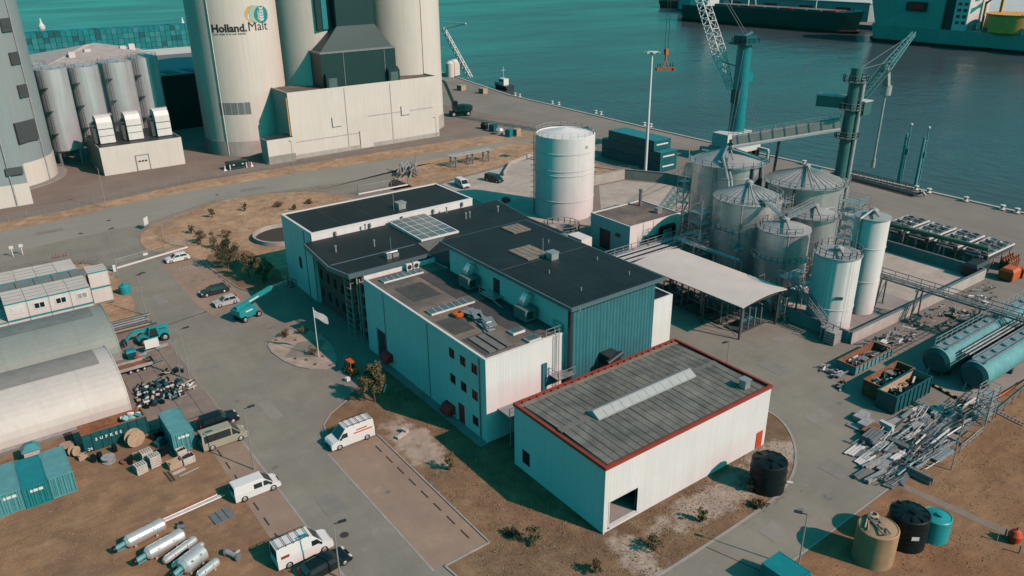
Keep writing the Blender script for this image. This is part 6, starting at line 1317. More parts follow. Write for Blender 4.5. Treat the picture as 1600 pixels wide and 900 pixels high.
# ---- laid out steel on the right
grp='steel bundles laid out in rows beside the deep skips'
def bundle(x,y,rz,ln,n,m_,wd=.22,hh=.2,lay=1,label='bundle of galvanised steel sections among those laid out below the deep skips'):
    S=thing('steel_bundle',label,'steel bundle',(x,y,0),rz,grp); pr=None
    for l in range(lay):
        for i in range(n-l):
            p=(rnd.uniform(-.15,.15),(i-(n-l-1)/2)*(wd*1.25),.1+hh/2+l*(hh+.04))
            if pr is None: mb=MB(); mb.obox((0,0,0),(ln,wd,hh)); pr=mb.build('beam',m_,S,local=True); pr.location=p
            else: piece(pr,S,p,rnd.uniform(-.02,.02))
    mb=MB(); mb.box(-ln*.35,-n*wd*.65,0,-ln*.35+.12,n*wd*.65,.1); mb.build('bearer','wood_pale',S,local=True)
    mb=MB(); mb.box(ln*.3,-n*wd*.65,0,ln*.3+.12,n*wd*.65,.1); mb.build('bearer','wood_pale',S,local=True)
    return S
rr=random.Random(3)
spots=[]
for px_,py_ in ((1345,672),(1362,688),(1385,672),(1372,700),(1395,690),(1412,700),(1430,668),(1445,660),(1425,682),(1452,680),(1470,668),(1462,696),(1440,705),(1420,720),(1402,716),(1382,722),(1360,730),(1345,742),(1368,748),(1388,742),(1405,738),(1425,735),(1446,722),(1470,712),(1490,690),(1500,675),(1484,655),(1465,645),(1450,640),(1435,642),(1415,652),(1400,660),(1505,655),(1378,733),(1352,718),(1335,705),(1412,750),(1395,756),(1435,748),(1480,700),(1350,712),(1392,704)):
    p=G(px_,py_); spots.append(p)
spots.sort(key=lambda p:-p.y); rows=[sorted(spots[i*7:i*7+7],key=lambda p:p.x) for i in range(6)]; NUM=['','one','two','three','four','five']
for ri,row in enumerate(rows):
    for ci,p in enumerate(row):
        n=rr.choice((2,3,4,5)); m_=rr.choice(('steel_pale','galv','steel_mid','steel_pale','white_plain','steel_pale')); ln=rr.uniform(1.6,3.8)
        bundle(p.x,p.y,R(rr.choice((0,0,0,4,-6,12,90)))+rr.uniform(-.08,.08),ln,n,m_,rr.choice((.12,.16,.22,.3)),rr.choice((.12,.16,.25,.4)),rr.choice((1,1,1,2)),
            '%s %s steel bundle, %s from the left in the %s row below the deep skips'%('long' if ln>2.7 else 'short',{'steel_pale':'pale','galv':'galvanised','steel_mid':'grey','white_plain':'white'}[m_],nth(ci+1),nth(ri+1)))
def frame_pile(label,px_,py_,n,sx,sy,hh,seed):
    r=random.Random(seed); p=G(px_,py_); T=thing('frame_pile',label,'steel frames',(p.x,p.y,0))
    for i in range(int(n*.5)):
        c=Vector((p.x+r.uniform(-sx,sx),p.y+r.uniform(-sy,sy),r.uniform(.1,hh))); a=r.choice((0,0,0,.08,-.08,.2,0))+r.uniform(-.07,.07); u=Vector((math.cos(a),math.sin(a),r.uniform(-.12,.12))); v=Vector((-u.y,u.x,0)).normalized(); l=r.uniform(.9,2.2); w_=r.uniform(.25,.6); mb=MB()
        if r.random()<.45:
            for s_ in (-1,1): mb.bar(c-u*l+v*w_*s_,c+u*l+v*w_*s_,.07)
            k=int(l*2.4)
            for j in range(k+1): q=c-u*l+u*2*l*j/k; mb.bar(q-v*w_,q+v*w_,.05)
        elif r.random()<.6: mb.tube(c-u*l,c+u*l,r.uniform(.05,.12),7)
        else: mb.bar(c-u*l,c+u*l,r.uniform(.1,.22),r.uniform(.08,.2))
        mb.build('frame',r.choice(('galv','steel_pale','steel_mid','steel_pale','white_plain','steel_dark')),T)
for k,(a,b_,n,sx,sy,hh) in enumerate(((1480,665,34,3.2,1.6,1.0),(1445,655,26,2.6,1.6,.7),(1440,715,30,2.8,1.3,.8),(1400,735,24,2.4,1.2,.6),(1465,690,28,2.6,1.3,.9),(1375,690,20,2.2,1.4,.5),(1510,640,26,2.6,1.4,1.2),(1410,680,22,2.2,1.3,.6))):
    frame_pile(['tall pile of ladder frames beside the scaffold tower','pile of ladder frames just below the deep teal skip','wide pile of frames in the middle of the laid out steel','low pile of frames at the lower end of the laid out steel','pile of tubes and frames along the field edge','low scatter of frames at the asphalt side of the laid out steel','pile of frames in front of the striped kerb','small pile of frames left of the middle of the laid out steel'][k],a,b_,n,sx,sy,hh,70+k)
mb=MB(); p=G(1360,675); mb.obox((p.x,p.y,.35),(2.6,1.2,.6),.1); tag(mb.build('rusty_plate_stack','rust'),'rusty plates stacked in front of the laid out steel','steel plates')
for k,(a,b_) in enumerate(((1345,655),(1352,666))): p=G(a,b_); mb=MB(); mb.obox((p.x,p.y,.4),(2.2,1.1,.7),.05); tag(mb.build('packed_pallet','steel_pale'),['pale wrapped pallet left of the laid out steel','second pale wrapped pallet by the laid out steel'][k],'pallet load')
SF_=scaffold('scaffold_tower','narrow scaffold tower at the field edge by the teal tanks',93.8,31.4,95.6,33.0,4.2,1.4,'steel_pale')
F_=thing('fence_rail','pale handrail frame between laid out steel and brown field','fence',(93,31,0)); mb=MB(); mb.rail([(86,30.6,0),(92,30.9,0)],1.1,.04,2); mb.build('rail','steel_pale',F_); mb=MB(); mb.rail([(97,31.6,0),(109,32.2,0)],1.3,.05,2.2); mb.build('rail','steel_mid',F_)
OH=MB(); pts=[G(1525,640),G(1560,622),G(1600,598),G(1640,575)]; OH.path([(p.x,p.y,.25) for p in pts],.14,8); tag(OH.build('orange_hose','orange'),'orange hose lying along the field edge by the teal tanks','hose')
LD=thing('lying_ladder','ladder frame lying on the brown field','ladder',tuple(G(1575,655))); p=G(1575,655); mb=MB()
for s_ in (-.3,.3): mb.bar((p.x+s_,p.y-1.8,.12),(p.x+s_+.6,p.y+1.8,.12),.08)
for i in range(9): f_=i/8; mb.bar((p.x-.3+.6*f_,p.y-1.8+3.6*f_,.12),(p.x+.3+.6*f_,p.y-1.8+3.6*f_,.12),.06)
mb.build('frame','steel_pale',LD)
# far right odds and ends
for k,(a,b_,m_,sz) in enumerate(((1575,436,'orange',(3,2.4,2.2)),(1593,432,'orange',(1.8,1.6,1.8)),(1522,428,'dark_metal',(5,2.6,2.4)),(1508,424,'white_paint',(2.4,1.7,1.4)))):
    p=G(a,b_); T=thing(('orange_generator','orange_tank','dark_container','parked_cart')[k],('orange machine housing behind the bund corner','smaller orange tank at the right edge behind the bund','dark flat container beside the dry coolers','small white cart beside the dry coolers')[k],('machine','tank','container','cart')[k],(p.x,p.y,0))
    mb=MB(); mb.box(p.x-sz[0]/2,p.y-sz[1]/2,.3,p.x+sz[0]/2,p.y+sz[1]/2,sz[2]*.8); mb.hexa([(p.x-sz[0]/2,p.y-sz[1]/2,sz[2]*.8),(p.x+sz[0]/2,p.y-sz[1]/2,sz[2]*.8),(p.x+sz[0]/2,p.y+sz[1]/2,sz[2]*.8),(p.x-sz[0]/2,p.y+sz[1]/2,sz[2]*.8),(p.x-sz[0]*.4,p.y-sz[1]*.35,sz[2]),(p.x+sz[0]*.4,p.y-sz[1]*.35,sz[2]),(p.x+sz[0]*.4,p.y+sz[1]*.35,sz[2]),(p.x-sz[0]*.4,p.y+sz[1]*.35,sz[2])]); mb.build('housing',m_,T)
    mb=MB(); mb.box(p.x-sz[0]*.45,p.y-sz[1]*.4,0,p.x-sz[0]*.3,p.y+sz[1]*.4,.3); mb.box(p.x+sz[0]*.3,p.y-sz[1]*.4,0,p.x+sz[0]*.45,p.y+sz[1]*.4,.3); mb.build('skid','dark_metal',T)
pr=None
for i in range(10):
    p=Vector((148.0+.9*(i%5),52.6+1.0*(i//5),0))
    if pr is None:
        pr=thing('gas_bottle','pinkish red gas bottle, first in the near row behind the coolers','gas bottle',p,0,'gas bottles behind the coolers')
        mb=MB(); mb.lathe(0,0,[(.4,0),(.4,1.7),(.2,2.0),(.12,2.2),(0,2.2)],12); mb.build('bottle','red_awning',pr,local=True); mb=MB(); mb.lathe(0,0,[(.2,2.2),(.2,2.4),(0,2.4)],8); mb.build('valve_cap','orange',pr,local=True)
        pr.children[0].data.materials[0]=M('rust')
    else: dup(pr,p,0,'pinkish red gas bottle, %s in the %s row behind the coolers'%(nth(i%5+1),('near','far')[i//5]))
ORB=thing('orange_buoy','orange plastic buoy on the brown field at the right edge','buoy',(75.4,20.2,0))
mb=MB(); mb.lathe(75.4,20.2,[(.3,0),(.62,.3),(.66,.9),(.4,1.35),(.15,1.5),(0,1.5)],16); mb.build('body','red_door',ORB); mb=MB(); mb.tube((75.4,20.2,1.45),(75.4,20.2,1.75),.08,6); mb.build('eye','dark_metal',ORB)
for k,(a,b_) in enumerate(((1557,845),(1592,865),(1570,838))): p=G(a,b_); mb=MB(); mb.tube((p.x,p.y,0),(p.x,p.y,.9),.09,8,.07); mb.tube((p.x,p.y,.9),(p.x,p.y,.95),.11,8); tag(mb.build('marker_post','steel_mid'),['short grey post left of the orange buoy','short grey post in front of the orange buoy','short grey post behind the orange buoy'][k],'post')
# ---- things lying about on the left lot
def pressure_vessel(label,a,b_,r_,m_='stainless',skirt=True):
    d=(Vector(b_)-Vector(a)); L_=d.length; rz=math.atan2(d.y,d.x); T=thing('pressure_vessel',label,'vessel',(a[0],a[1],0),rz)
    mb=MB(); mb.tube((.3,0,r_+.1),(L_-.4,0,r_+.1),r_,24); mb.tube((0,0,r_+.1),(.3,0,r_+.1),r_*.6,24,r_); mb.build('barrel',m_,T,local=True)
    mb=MB(); mb.tube((L_-.9,0,r_+.1),(L_-.1,0,r_+.1),r_*1.05,24); mb.tube((L_-.1,0,r_+.1),(L_+.1,0,r_+.1),r_*1.05,24,r_*.7); mb.build('flange',m_,T,local=True)
    if skirt:
        mb=MB(); mb.tube((-.9,0,r_),(0,0,r_+.1),.26,12); mb.bar((-.9,-.3,r_-.2),(-.1,-.3,r_-.2),.1); mb.bar((-.9,.3,r_-.2),(-.1,.3,r_-.2),.1); mb.build('nozzle','teal_cont_roof',T,local=True)
        mb=MB(); mb.tube((-1.15,0,r_),(-.9,0,r_),.34,12); mb.build('motor','black_plastic',T,local=True)
    for x_ in (L_*.3,L_*.7): mb=MB(); mb.tube((x_,-r_*.6,r_*1.5),(x_,-r_*1.15,r_*1.9),.09,8); mb.build('stub','steel_pale',T,local=True)
    for x_ in (L_*.2,L_*.75): mb=MB(); mb.box(x_-.12,-r_*.8,0,x_+.12,r_*.8,.3); mb.build('saddle','wood_pale',T,local=True)
    return T
pressure_vessel('silver vessel with teal nozzle lying farthest up the dirt lot',(5.5,71.9),(9.3,72.6),.66)
pressure_vessel('silver vessel with teal nozzle lying second from the poles',(6.7,68.9),(10.4,69.8),.68)
pressure_vessel('slim silver vessel lying between the larger ones',(7.9,67.2),(11.2,68.6),.42,skirt=False)
pressure_vessel('long slender silver pipe vessel beside the wide one',(8.4,66.2),(11.6,67.6),.30,skirt=False)
pressure_vessel('wide silver vessel with teal nozzle near the bottom edge',(8.9,64.8),(11.2,65.9),.86)
pressure_vessel('small silver vessel lying at the bottom edge of the lot',(9.9,63.3),(12.0,64.2),.42,skirt=False)
PL=thing('steel_poles','pair of long pale steel poles lying on the dirt by the white van','poles',(12,74.3,0))
for i,(dy,m_) in enumerate(((0,'white_plain'),(.3,'steel_pale'),(.62,'white_plain'),(.95,'rust'))): mb=MB(); mb.tube((8.9+.1*i,73.6+dy*.8,.15),(15.9-.3*i,74.2+dy*.9,.15),.085,8); mb.build('pole',m_,PL)
mb=MB(); mb.obox((8.7,73.8,.18),(.5,.7,.3),.2); mb.build('pole_foot','dark_metal',PL)
PT=thing('steel_plate','grey steel plates with dark joints lying by the bay edge','plate',(14.6,71.2,0)); 
for i in range(3): mb=MB(); mb.obox((13.9+i*.72,71.0+.12*i,.1),(.66,1.9,.06),.1,.03*(i-1)); mb.build('plate','steel_mid',PT)
pm=thing('valve_fitting','pale pipe fitting with flanged branch lying on the dirt lot','fitting',(13.5,64.4,0)); mb=MB(); mb.tube((13.2,65.1,.35),(13.8,63.8,.35),.26,14); mb.tube((13.6,64.3,.35),(14.2,64.6,.35),.18,12); mb.build('body','steel_pale',pm); mb=MB(); mb.tube((13.1,65.25,.35),(13.2,65.1,.35),.38,14); mb.tube((13.8,63.8,.35),(13.88,63.65,.35),.38,14); mb.build('flange','steel_mid',pm)
pm=thing('small_pump','small dark pump lying beside the silver vessels','pump',(10.7,71.7,0)); mb=MB(); mb.tube((10.4,71.8,.3),(11.0,71.5,.3),.25,12); mb.box(10.4,71.3,0,11.1,71.9,.08); mb.build('motor','steel_mid',pm); mb=MB(); mb.obox((10.8,71.9,.4),(.3,.4,.5),.4); mb.build('terminal_box','dark_metal',pm)
def pallet_stack(label,x,y,n,rz=0,m_='wood_white'):
    T=thing('pallet_stack',label,'pallets',(x,y,0),rz)
    for k in range(n):
        z=k*.30; mb=MB()
        for i in range(5): mb.box(-.6+i*.26,-.4*1.2,z+.22,-.6+i*.26+.16,.4*1.2,z+.26)
        for b_ in (-.44,0,.44): mb.box(-.6,b_-.05,z+.04,.6,b_+.05,z+.22); mb.box(-.6,b_-.06,z,.6,b_+.06,z+.03)
        mb.build('pallet',m_,T,local=True)
    return T
pallet_stack('low stack of white pallets in the middle of the dirt lot',9.8,84.2,4,.2); pallet_stack('stack of pale pallets right of the lower stack',11.4,84.6,5,.15); pallet_stack('pallet stack at the back, touching the taller one',10.9,86.0,5,.15)
def crate(label,x,y,w_,d_,h_,m_='wood_pale',open_=True):
    T=thing('wooden_crate',label,'crate',(x,y,0),.1)
    for s_ in (-1,1): mb=MB(); mb.box(-w_/2,s_*d_/2-.03,.1,w_/2,s_*d_/2+.03,h_); mb.build('side_board',m_,T,local=True); mb=MB(); mb.box(s_*w_/2-.03,-d_/2+.03,.1,s_*w_/2+.03,d_/2-.03,h_); mb.build('end_board',m_,T,local=True)
    mb=MB(); mb.box(-w_/2,-d_/2,0,w_/2,d_/2,.1); mb.build('base',m_,T,local=True)
    mb=MB(); mb.obox((0,0,h_*.7),(w_*.7,d_*.6,h_*.4),.4,.2); mb.build('contents','dark_metal' if m_=='wood_white' else m_,T,local=True)
crate('orange brown wooden crate in front of the teal container',13.1,82.9,1.4,1.0,.85); crate('pale crate with dark rags in front of the teal container',14.6,83.0,1.3,1.1,.9,'wood_white'); crate('leaning pale crate close to the teal container doors',14.3,84.4,1.0,.8,1.1,'wood_white')
mb=MB(); p=(13.2,81.7); mb.obox((p[0],p[1],.06),(1.5,.5,.06),.2); tag(mb.build('loose_board','wood_white'),'pale board lying in front of the orange brown crate','board')
mb=MB(); mb.tube((12.9,80.6,.1),(15.2,81.0,.1),.1,8); tag(mb.build('steel_tube','steel_mid'),'grey steel tube lying below the crates','tube')
rf_=thing('rebar_mat','dark steel frame lying beside the crates','steel frame',(12.0,81.4,0)); mb=MB(); mb.bar((11.8,82.6,.08),(12.0,80.2,.08),.07); mb.bar((12.2,82.4,.08),(12.4,80.2,.08),.07); 
for i in range(5): mb.bar((11.8+.05*i,82.2-.45*i,.08),(12.25+.05*i,82.1-.45*i,.08),.06)
mb.build('bars','dark_metal',rf_)
def reel(label,x,y,r_,wd,rz,flat=False,m_='wood_pale'):
    T=thing('cable_reel',label,'cable reel',(x,y,0),rz)
    for s_ in (-1,1):
        mb=MB()
        if flat: z=.08+(wd if s_>0 else 0); mb.tube((0,0,z-.05),(0,0,z+.05),r_,24)
        else: mb.tube((0,s_*wd/2-.05,r_),(0,s_*wd/2+.05,r_),r_,24)
        mb.build('flange',m_,T,local=True)
    mb=MB(); 
    if flat: mb.tube((0,0,.1),(0,0,wd+.02),r_*.45,16)
    else: mb.tube((0,-wd/2,r_),(0,wd/2,r_),r_*.45,16)
    mb.build('drum',m_,T,local=True)
reel('large wooden cable reel standing in front of the lettered skip',10.6,90.2,1.05,.8,R(15)); reel('grey cable reel lying flat below the lettered skip',7.3,88.6,.75,.55,0,True,'steel_pale'); reel('small wooden reel by the pallets',10.0,87.6,.35,.4,.3,True); reel('small dark reel lying left of the pallets',8.8,87.2,.55,.2,0,True,'rust'); reel('wooden cable reel left of the lettered skip',3.9,93.9,.8,.7,0,True); reel('second wooden reel beside the three teal containers',4.4,92.4,.6,.6,R(40))
crate('pale wooden box by the cable reels left of the skip',5.0,91.0,.9,.7,.6); 
for k,(a,b_) in enumerate(((9.2,86.6),(6.6,89.7),(5.9,89.6),(8.3,90.3))): mb=MB(); mb.lathe(a,b_,[(.28,0),(.3,.45),(.28,.9),(0,.92)],14); tag(mb.build('oil_drum','black_plastic'),['black drum beside the small dark reel','black drum below the lettered skip at centre','black drum below the left end of the lettered skip','black drum right of the grey reel'][k],'drum')
for k,(a,b_,m_) in enumerate(((12.9,88.4,'teal_dark'),(12.6,86.2,'black_plastic'),(13.0,90.2,'black_plastic'))): mb=MB(); mb.obox((a,b_,.35),(1.3,.9,.6),.4,.2); mb.obox((a+.1,b_+.1,.75),(.7,.6,.3),.9); tag(mb.build('covered_machine',m_),['dark teal covered machine in the shade by the container','black covered machine below the shaded one','black covered machine at the skip end'][k],'machine')
SH=thing('rope_shed','small green tarpaulin shelter left of the three containers','shelter',(.6,94.6,0)); mb=MB(); mb.hexa([(-.6,93.6,1.5),(1.4,93.6,1.5),(1.4,95.4,1.5),(-.6,95.4,1.5),(0,94.2,2.2),(.8,94.2,2.2),(.8,94.8,2.2),(0,94.8,2.2)]); mb.build('tarpaulin','teal_paint',SH); mb=MB(); mb.box(-.4,93.8,0,1.2,95.2,1.5); mb.build('base','wood_white',SH)
# white tent rail, bins, boards
Bn=thing('waste_bin','blue wheeled waste bin beside the green tent end','bin',(15.4,113.5,0)); mb=MB(); mb.hexa([(14.9,113.1,.15),(15.9,113.1,.15),(15.9,113.9,.15),(14.9,113.9,.15),(14.75,112.9,1.2),(16.05,112.9,1.2),(16.05,114.1,1.2),(14.75,114.1,1.2)]); mb.build('body','teal_dark',Bn); mb=MB(); mb.hexa([(14.7,112.85,1.2),(16.1,112.85,1.2),(16.1,114.15,1.2),(14.7,114.15,1.2),(14.8,113.1,1.45),(16,113.1,1.45),(16,114.1,1.5),(14.8,114.1,1.5)]); mb.build('lid','teal_paint',Bn)
mb=MB(); mb.lathe(15.9,111.8,[(.42,0),(.45,.4),(.4,.85),(0,.87)],14); tag(mb.build('orange_drum','red_door'),'orange drum beside the blue waste bin','drum')
mb=MB(); mb.lathe(17.1,111.9,[(.2,0),(.06,.6),(0,.6)],10); tag(mb.build('traffic_cone','red_door'),'orange traffic cone near the drop side trailer','cone')
SB_=thing('notice_board','blank white notice board on legs beside the telehandler','board',(18.2,113.4,0)); mb=MB(); mb.box(17.4,113.36,.9,19.3,113.42,2.3); mb.build('panel','white_paint',SB_)
for a in (17.5,19.2): mb=MB(); mb.bar((a,113.44,0),(a,113.44,2.3),.07); mb.build('leg','steel_mid',SB_)
TB=thing('folded_frame','pale frame and board lying behind the notice board','frame',(16.8,113,0)); mb=MB(); mb.obox((19.0,114.3,.35),(3.4,.12,.5),.1); mb.build('rail','steel_pale',TB); mb=MB(); mb.obox((16.7,112.9,.35),(1.3,.5,.5),.3,.4); mb.build('hood','galv',TB)
for k,(yy,l0,m_) in enumerate(((124.2,0,'steel_mid'),(125.1,.3,'steel_pale'),(126.0,.1,'steel_pale'),(126.9,.6,'galv'),(123.2,.2,'wood_pale'))):
    S=thing('beam_stack',['grey steel beams stacked behind the telehandler','pale beams in the second row behind the telehandler','pale beams in the third row behind the telehandler','galvanised rails in the row nearest the cabins','rust and timber lengths nearest the telehandler'][k],'beams',(17.5,yy,0))
    for i in range(4): mb=MB(); mb.obox((17.4+l0+rnd.uniform(-.3,.3),yy+(i%2)*.3,.25+.22*(i//2)),(rnd.uniform(4.5,7),.2,.18),rnd.uniform(-.02,.03)); mb.build('beam',m_ if i%3 else 'steel_dark',S)
    for a in (15.4,19.6): mb=MB(); mb.box(a,yy-.2,0,a+.15,yy+.6,.15); mb.build('bearer','wood_pale',S)
ft=MB(); ft.bar((14.6,125.4,0),(14.6,125.4,1.5),.1); ft.bar((14.2,125.4,1.0),(15.0,125.4,1.0),.1); tag(ft.build('upright_stand','dark_metal'),'dark upright stand among the beam rows','stand')
# rows of small machines on the slabs
grp2='small pumps and motors set out on the slabs'
def motor(m1,m2,k):
    T=thing('small_motor','small pump or motor among those set out on the slabs before the white tent','motor',(0,0,0),0,grp2)
    mb=MB(); mb.tube((-.3,0,.34),(.25,0,.34),.2 if k else .26,12); mb.build('body',m1,T,local=True)
    mb=MB(); mb.box(-.4,-.28,0,.4,.28,.1); mb.build('foot',m2,T,local=True)
    mb=MB(); mb.tube((.25,0,.34),(.42,0,.34),.28,12); mb.tube((.34,0,.34),(.34,0,.75),.1,8); mb.build('volute',m2,T,local=True); return T
protos=[motor('teal_dark','dark_metal',0),motor('steel_pale','black_plastic',1),motor('black_plastic','steel_pale',0),motor('wood_white','dark_metal',1)]; used=[0]*4
cells=[(13.0+i*.86+.14*j,98.3+j*.78) for j in range(8) for i in range(7) if not (i>4 and j>5)]
for q,(x,y) in enumerate(cells):
    k=rnd.randrange(4); x+=rnd.uniform(-.18,.18); y+=rnd.uniform(-.18,.18); rz=rnd.random()*6
    lab='%s small motor on the slabs, machine %s counted from the row nearest the skip'%(('dark teal','pale','black','cream')[k],nth(q+1))
    if used[k]: dup(protos[k],(x,y,.07),rz,lab)
    else: protos[k].location=(x,y,.07); protos[k].rotation_euler=(0,0,rz); protos[k]['label']=lab; used[k]=1
scrap('pipe_bits','pale pipes and motors in a line at the slab edge near the lamp post',17.8,98.6,20.6,101.6,.06,.5,18,('white_plain','steel_pale','dark_metal','wood_white'),.5,1.6)
scrap('machine_bits','dark machine parts around the foot of the twin lamp posts',17.2,104.2,20.6,106.4,.06,.6,18,('dark_metal','black_plastic','steel_pale','wood_pale'),.3,1.2)
# sand bags / planks by the clinker bay
mb=MB(); mb.obox((36.6,72.6,.2),(1.6,.5,.3),.3); mb.obox((37.3,73.0,.35),(.5,.9,.5),.3); tag(mb.build('concrete_block','wood_white'),'pale concrete blocks on the sand by the clinker bay','blocks')
mb=MB(); mb.bar((39.6,82.6,.3),(40.6,83.8,.6),.14); tag(mb.build('white_beam','white_paint'),'short white beam lying in the shade by the tree','beam')
mb=MB(); mb.obox((37.3,88.7,.3),(.6,.5,.5),.3); tag(mb.build('white_canister','white_paint'),'white canister on the kerb below the red forklift','canister')
scrap('roof_tin','bent galvanised sheets at the corner of the asphalt loop',73.4,50.0,75.2,52.2,0,.5,9,('galv','steel_mid','steel_pale'),.8,1.8)
# ================================================================== HARBOUR
# mobile harbour crane
cx,cy=176,136
C=thing('harbour_crane','teal mobile harbour crane with white lattice boom on the quay','crane',(cx,cy,0))
mb=MB(); mb.box(cx-6,cy-4,2.2,cx+6,cy+4,3.6); mb.build('chassis','ship_white',C)
for a in (-4.6,-1.6,1.6,4.6):
    for s_ in (-3.6,3.6): mb=MB(); mb.tube((cx+a,cy+s_-.6,1.1),(cx+a,cy+s_+.6,1.1),1.1,14); mb.build('wheel','tyre',C)
for a in (-5.6,5.6):
    for s_ in (-7,7): mb=MB(); mb.bar((cx+a*.9,cy+s_*.4,2.6),(cx+a,cy+s_,2.4),.8,.7); mb.tube((cx+a,cy+s_,0),(cx+a,cy+s_,2.4),.35,10); mb.build('outrigger','ship_white',C)
mb=MB(); mb.box(cx-6.5,cy-2.6,3.8,cx+3.5,cy+2.6,7.4); mb.build('machine_house','ship_white',C)
for i in range(4): mb=MB(); mb.box(cx-5.8+i*2.2,cy-2.66,4.8,cx-4.6+i*2.2,cy-2.605,6.2); mb.build('window','glass_dark',C)
mb=MB(); mb.tube((cx,cy,4),(cx,cy,31.5),2.15,24,1.85); mb.build('tower','teal_paint',C)
mb=MB(); mb.box(cx-3.2,cy-2.8,30.0,cx+3.4,cy+2.8,30.4); mb.box(cx-2.2,cy-2.0,30.4,cx+2.2,cy+2.0,32.2); mb.tube((cx-2.2,cy,31.4),(cx+2,cy,32.6),.7,12); mb.rail([(cx-2.6,cy-2.2,30.4),(cx+2.8,cy-2.2,30.4),(cx+2.8,cy+2.2,30.4),(cx-2.6,cy+2.2,30.4),(cx-2.6,cy-2.2,30.4)],1.1,.07,2); mb.build('head','teal_dark',C)
mb=MB(); mb.box(cx+1.4,cy-1.2,20.4,cx+3.2,cy+1.0,22.6); mb.build('cab','teal_paint',C)
mb=MB(); mb.box(cx-2.2,cy-1.2,15.0,cx-1.0,cy+1.2,18.5); mb.build('boom_pivot','teal_dark',C)
d=Vector((math.cos(R(80))*math.cos(R(56)),math.sin(R(80))*math.cos(R(56)),math.sin(R(56)))); b0=Vector((cx-1.6,cy+1.0,16.8)); tip=b0+d*54
mb=MB(); mb.lattice(b0+d*2,b0+d*12,1.0,2.6,5,.13); mb.lattice(b0+d*12,b0+d*44,2.6,2.2,14,.13); mb.lattice(b0+d*44,tip,2.2,.7,5,.12); mb.build('boom','white_paint',C)
mb=MB(); 
for s_ in (-.6,.6): mb.tube((cx+s_,cy,32.3),tip+Vector((s_*.5,0,0)),.07,6); mb.tube((cx+s_*2,cy-1,32),(cx-5+s_,cy-2,7.4),.06,6); mb.tube((cx+1.2+s_,cy-.6,20),(cx+7+s_,cy-3,4),.06,6)
mb.tube(b0+d*10,(cx,cy+1.4,24),.16,8); mb.build('stay_rope','steel_mid',C)
sp=Vector((tip.x,tip.y,0))
SPR=thing('container_spreader','orange container spreader hanging from the harbour crane','spreader',(tip.x,tip.y,19.6))
mb=MB(); mb.obox((tip.x,tip.y,20.2),(5.2,1.0,.7),R(-35)); mb.build('beam','orange',SPR)
for s_ in (-1,1): mb=MB(); u=Vector((math.cos(R(-35)),math.sin(R(-35)),0))*2.5*s_; mb.obox((tip.x+u.x,tip.y+u.y,20.0),(.35,2.4,.9),R(-35)); mb.build('end_beam','orange',SPR)
mb=MB()
for s_ in (-2.2,-1.5,1.5,2.2): u=Vector((math.cos(R(-35)),math.sin(R(-35)),0))*s_; mb.bar((tip.x+u.x,tip.y+u.y,20.5),(tip.x+u.x,tip.y+u.y,21.7),.16)
mb.build('guide','black_plastic',SPR)
mb=MB(); mb.bar((tip.x-1,tip.y,20.6),(tip.x,tip.y,23),.2); mb.bar((tip.x+1,tip.y,20.6),(tip.x,tip.y,23),.2); mb.tube((tip.x,tip.y,22.6),(tip.x,tip.y,24.2),.28,10); mb.obox((tip.x,tip.y,25),(1.0,.9,1.6)); mb.build('hook_block','orange',SPR)
mb=MB(); 
for s_ in (-.7,.7): mb.tube((tip.x+s_,tip.y,25.6),(tip.x+s_*.6,tip.y,tip.z),.07,6)
mb.build('hoist_rope','dark_metal',SPR)
# ship loader: column, house, arm, chute
LX,LY=138.8,81.8
T=thing('ship_loader','dark green ship loader column with lattice arm behind the silos','ship loader',(LX,LY,0))
mb=MB(); mb.tube((LX,LY,0),(LX,LY,33),1.15,20,1.0); mb.build('column','hull_teal',T)
mb=MB(); mb.tube((LX+.7,LY-1.3,0),(LX+.7,LY-1.3,31),.42,10); mb.build('riser_pipe','steel_pale',T)
for z in (20.2,25.5,30.5): mb=MB(); mb.tube((LX,LY,z),(LX,LY,z+.15),2.1,16); mb.rail([(LX+2.1*math.cos(R(i*30)),LY+2.1*math.sin(R(i*30)),z+.1) for i in range(13)],1.1,.05,2); mb.build('platform','steel_mid',T)
q0=PX(1273,163,LX-2); 
mb=MB(); mb.obox((LX-1.0,LY+3.6,26.6),(2.0,5.0,2.0),R(20)); mb.build('machine_house','hull_teal',T); mb=MB(); mb.obox((LX-1.0,LY+3.6,27.7),(2.2,5.2,.2),R(20)); mb.build('house_roof','steel_pale',T)
p=PX(1347,168,LX+2); mb=MB(); mb.obox(p,(2.4,2.2,2.4)); mb.build('operator_cab','hull_teal',T); mb=MB(); mb.obox((p.x,p.y,p.z+1.3),(2.7,2.5,.15)); mb.bar((p.x,p.y,p.z-1.0),(LX,LY,p.z-1.0),.5); mb.build('cab_roof','ship_white',T)
tipA=PX(1428,52,182); root=Vector((LX+.8,LY,25.8)); kn=PX(1385,105,166)
mb=MB(); mb.lattice(root,kn,1.2,1.7,9,.10); mb.build('inner_arm','hull_teal',T); mb=MB(); mb.lattice(kn,tipA,1.6,.7,9,.09); mb.build('outer_arm','teal_cont_roof',T)
c0=PX(1385,138,168); c1=PX(1366.5,248,168); 
mb=MB(); mb.bar(kn,c0,1.2,1.2); mb.tube(c0+Vector((0,0,.6)),c0-Vector((0,0,1.4)),1.1,12); mb.build('chute_head','steel_pale',T)
mb=MB(); mb.tube(c0,Vector((c0.x,c0.y,c1.z)),.26,10); mb.tube(Vector((c0.x,c0.y,c1.z)),Vector((c0.x,c0.y,c1.z-2)),.45,10); mb.build('loading_spout','steel_pale',T)
mb=MB(); mb.tube((LX,LY,32.5),kn+Vector((0,0,1)),.07,6); mb.tube((LX,LY,32.5),tipA,.06,6); mb.build('stay_rope','steel_mid',T)
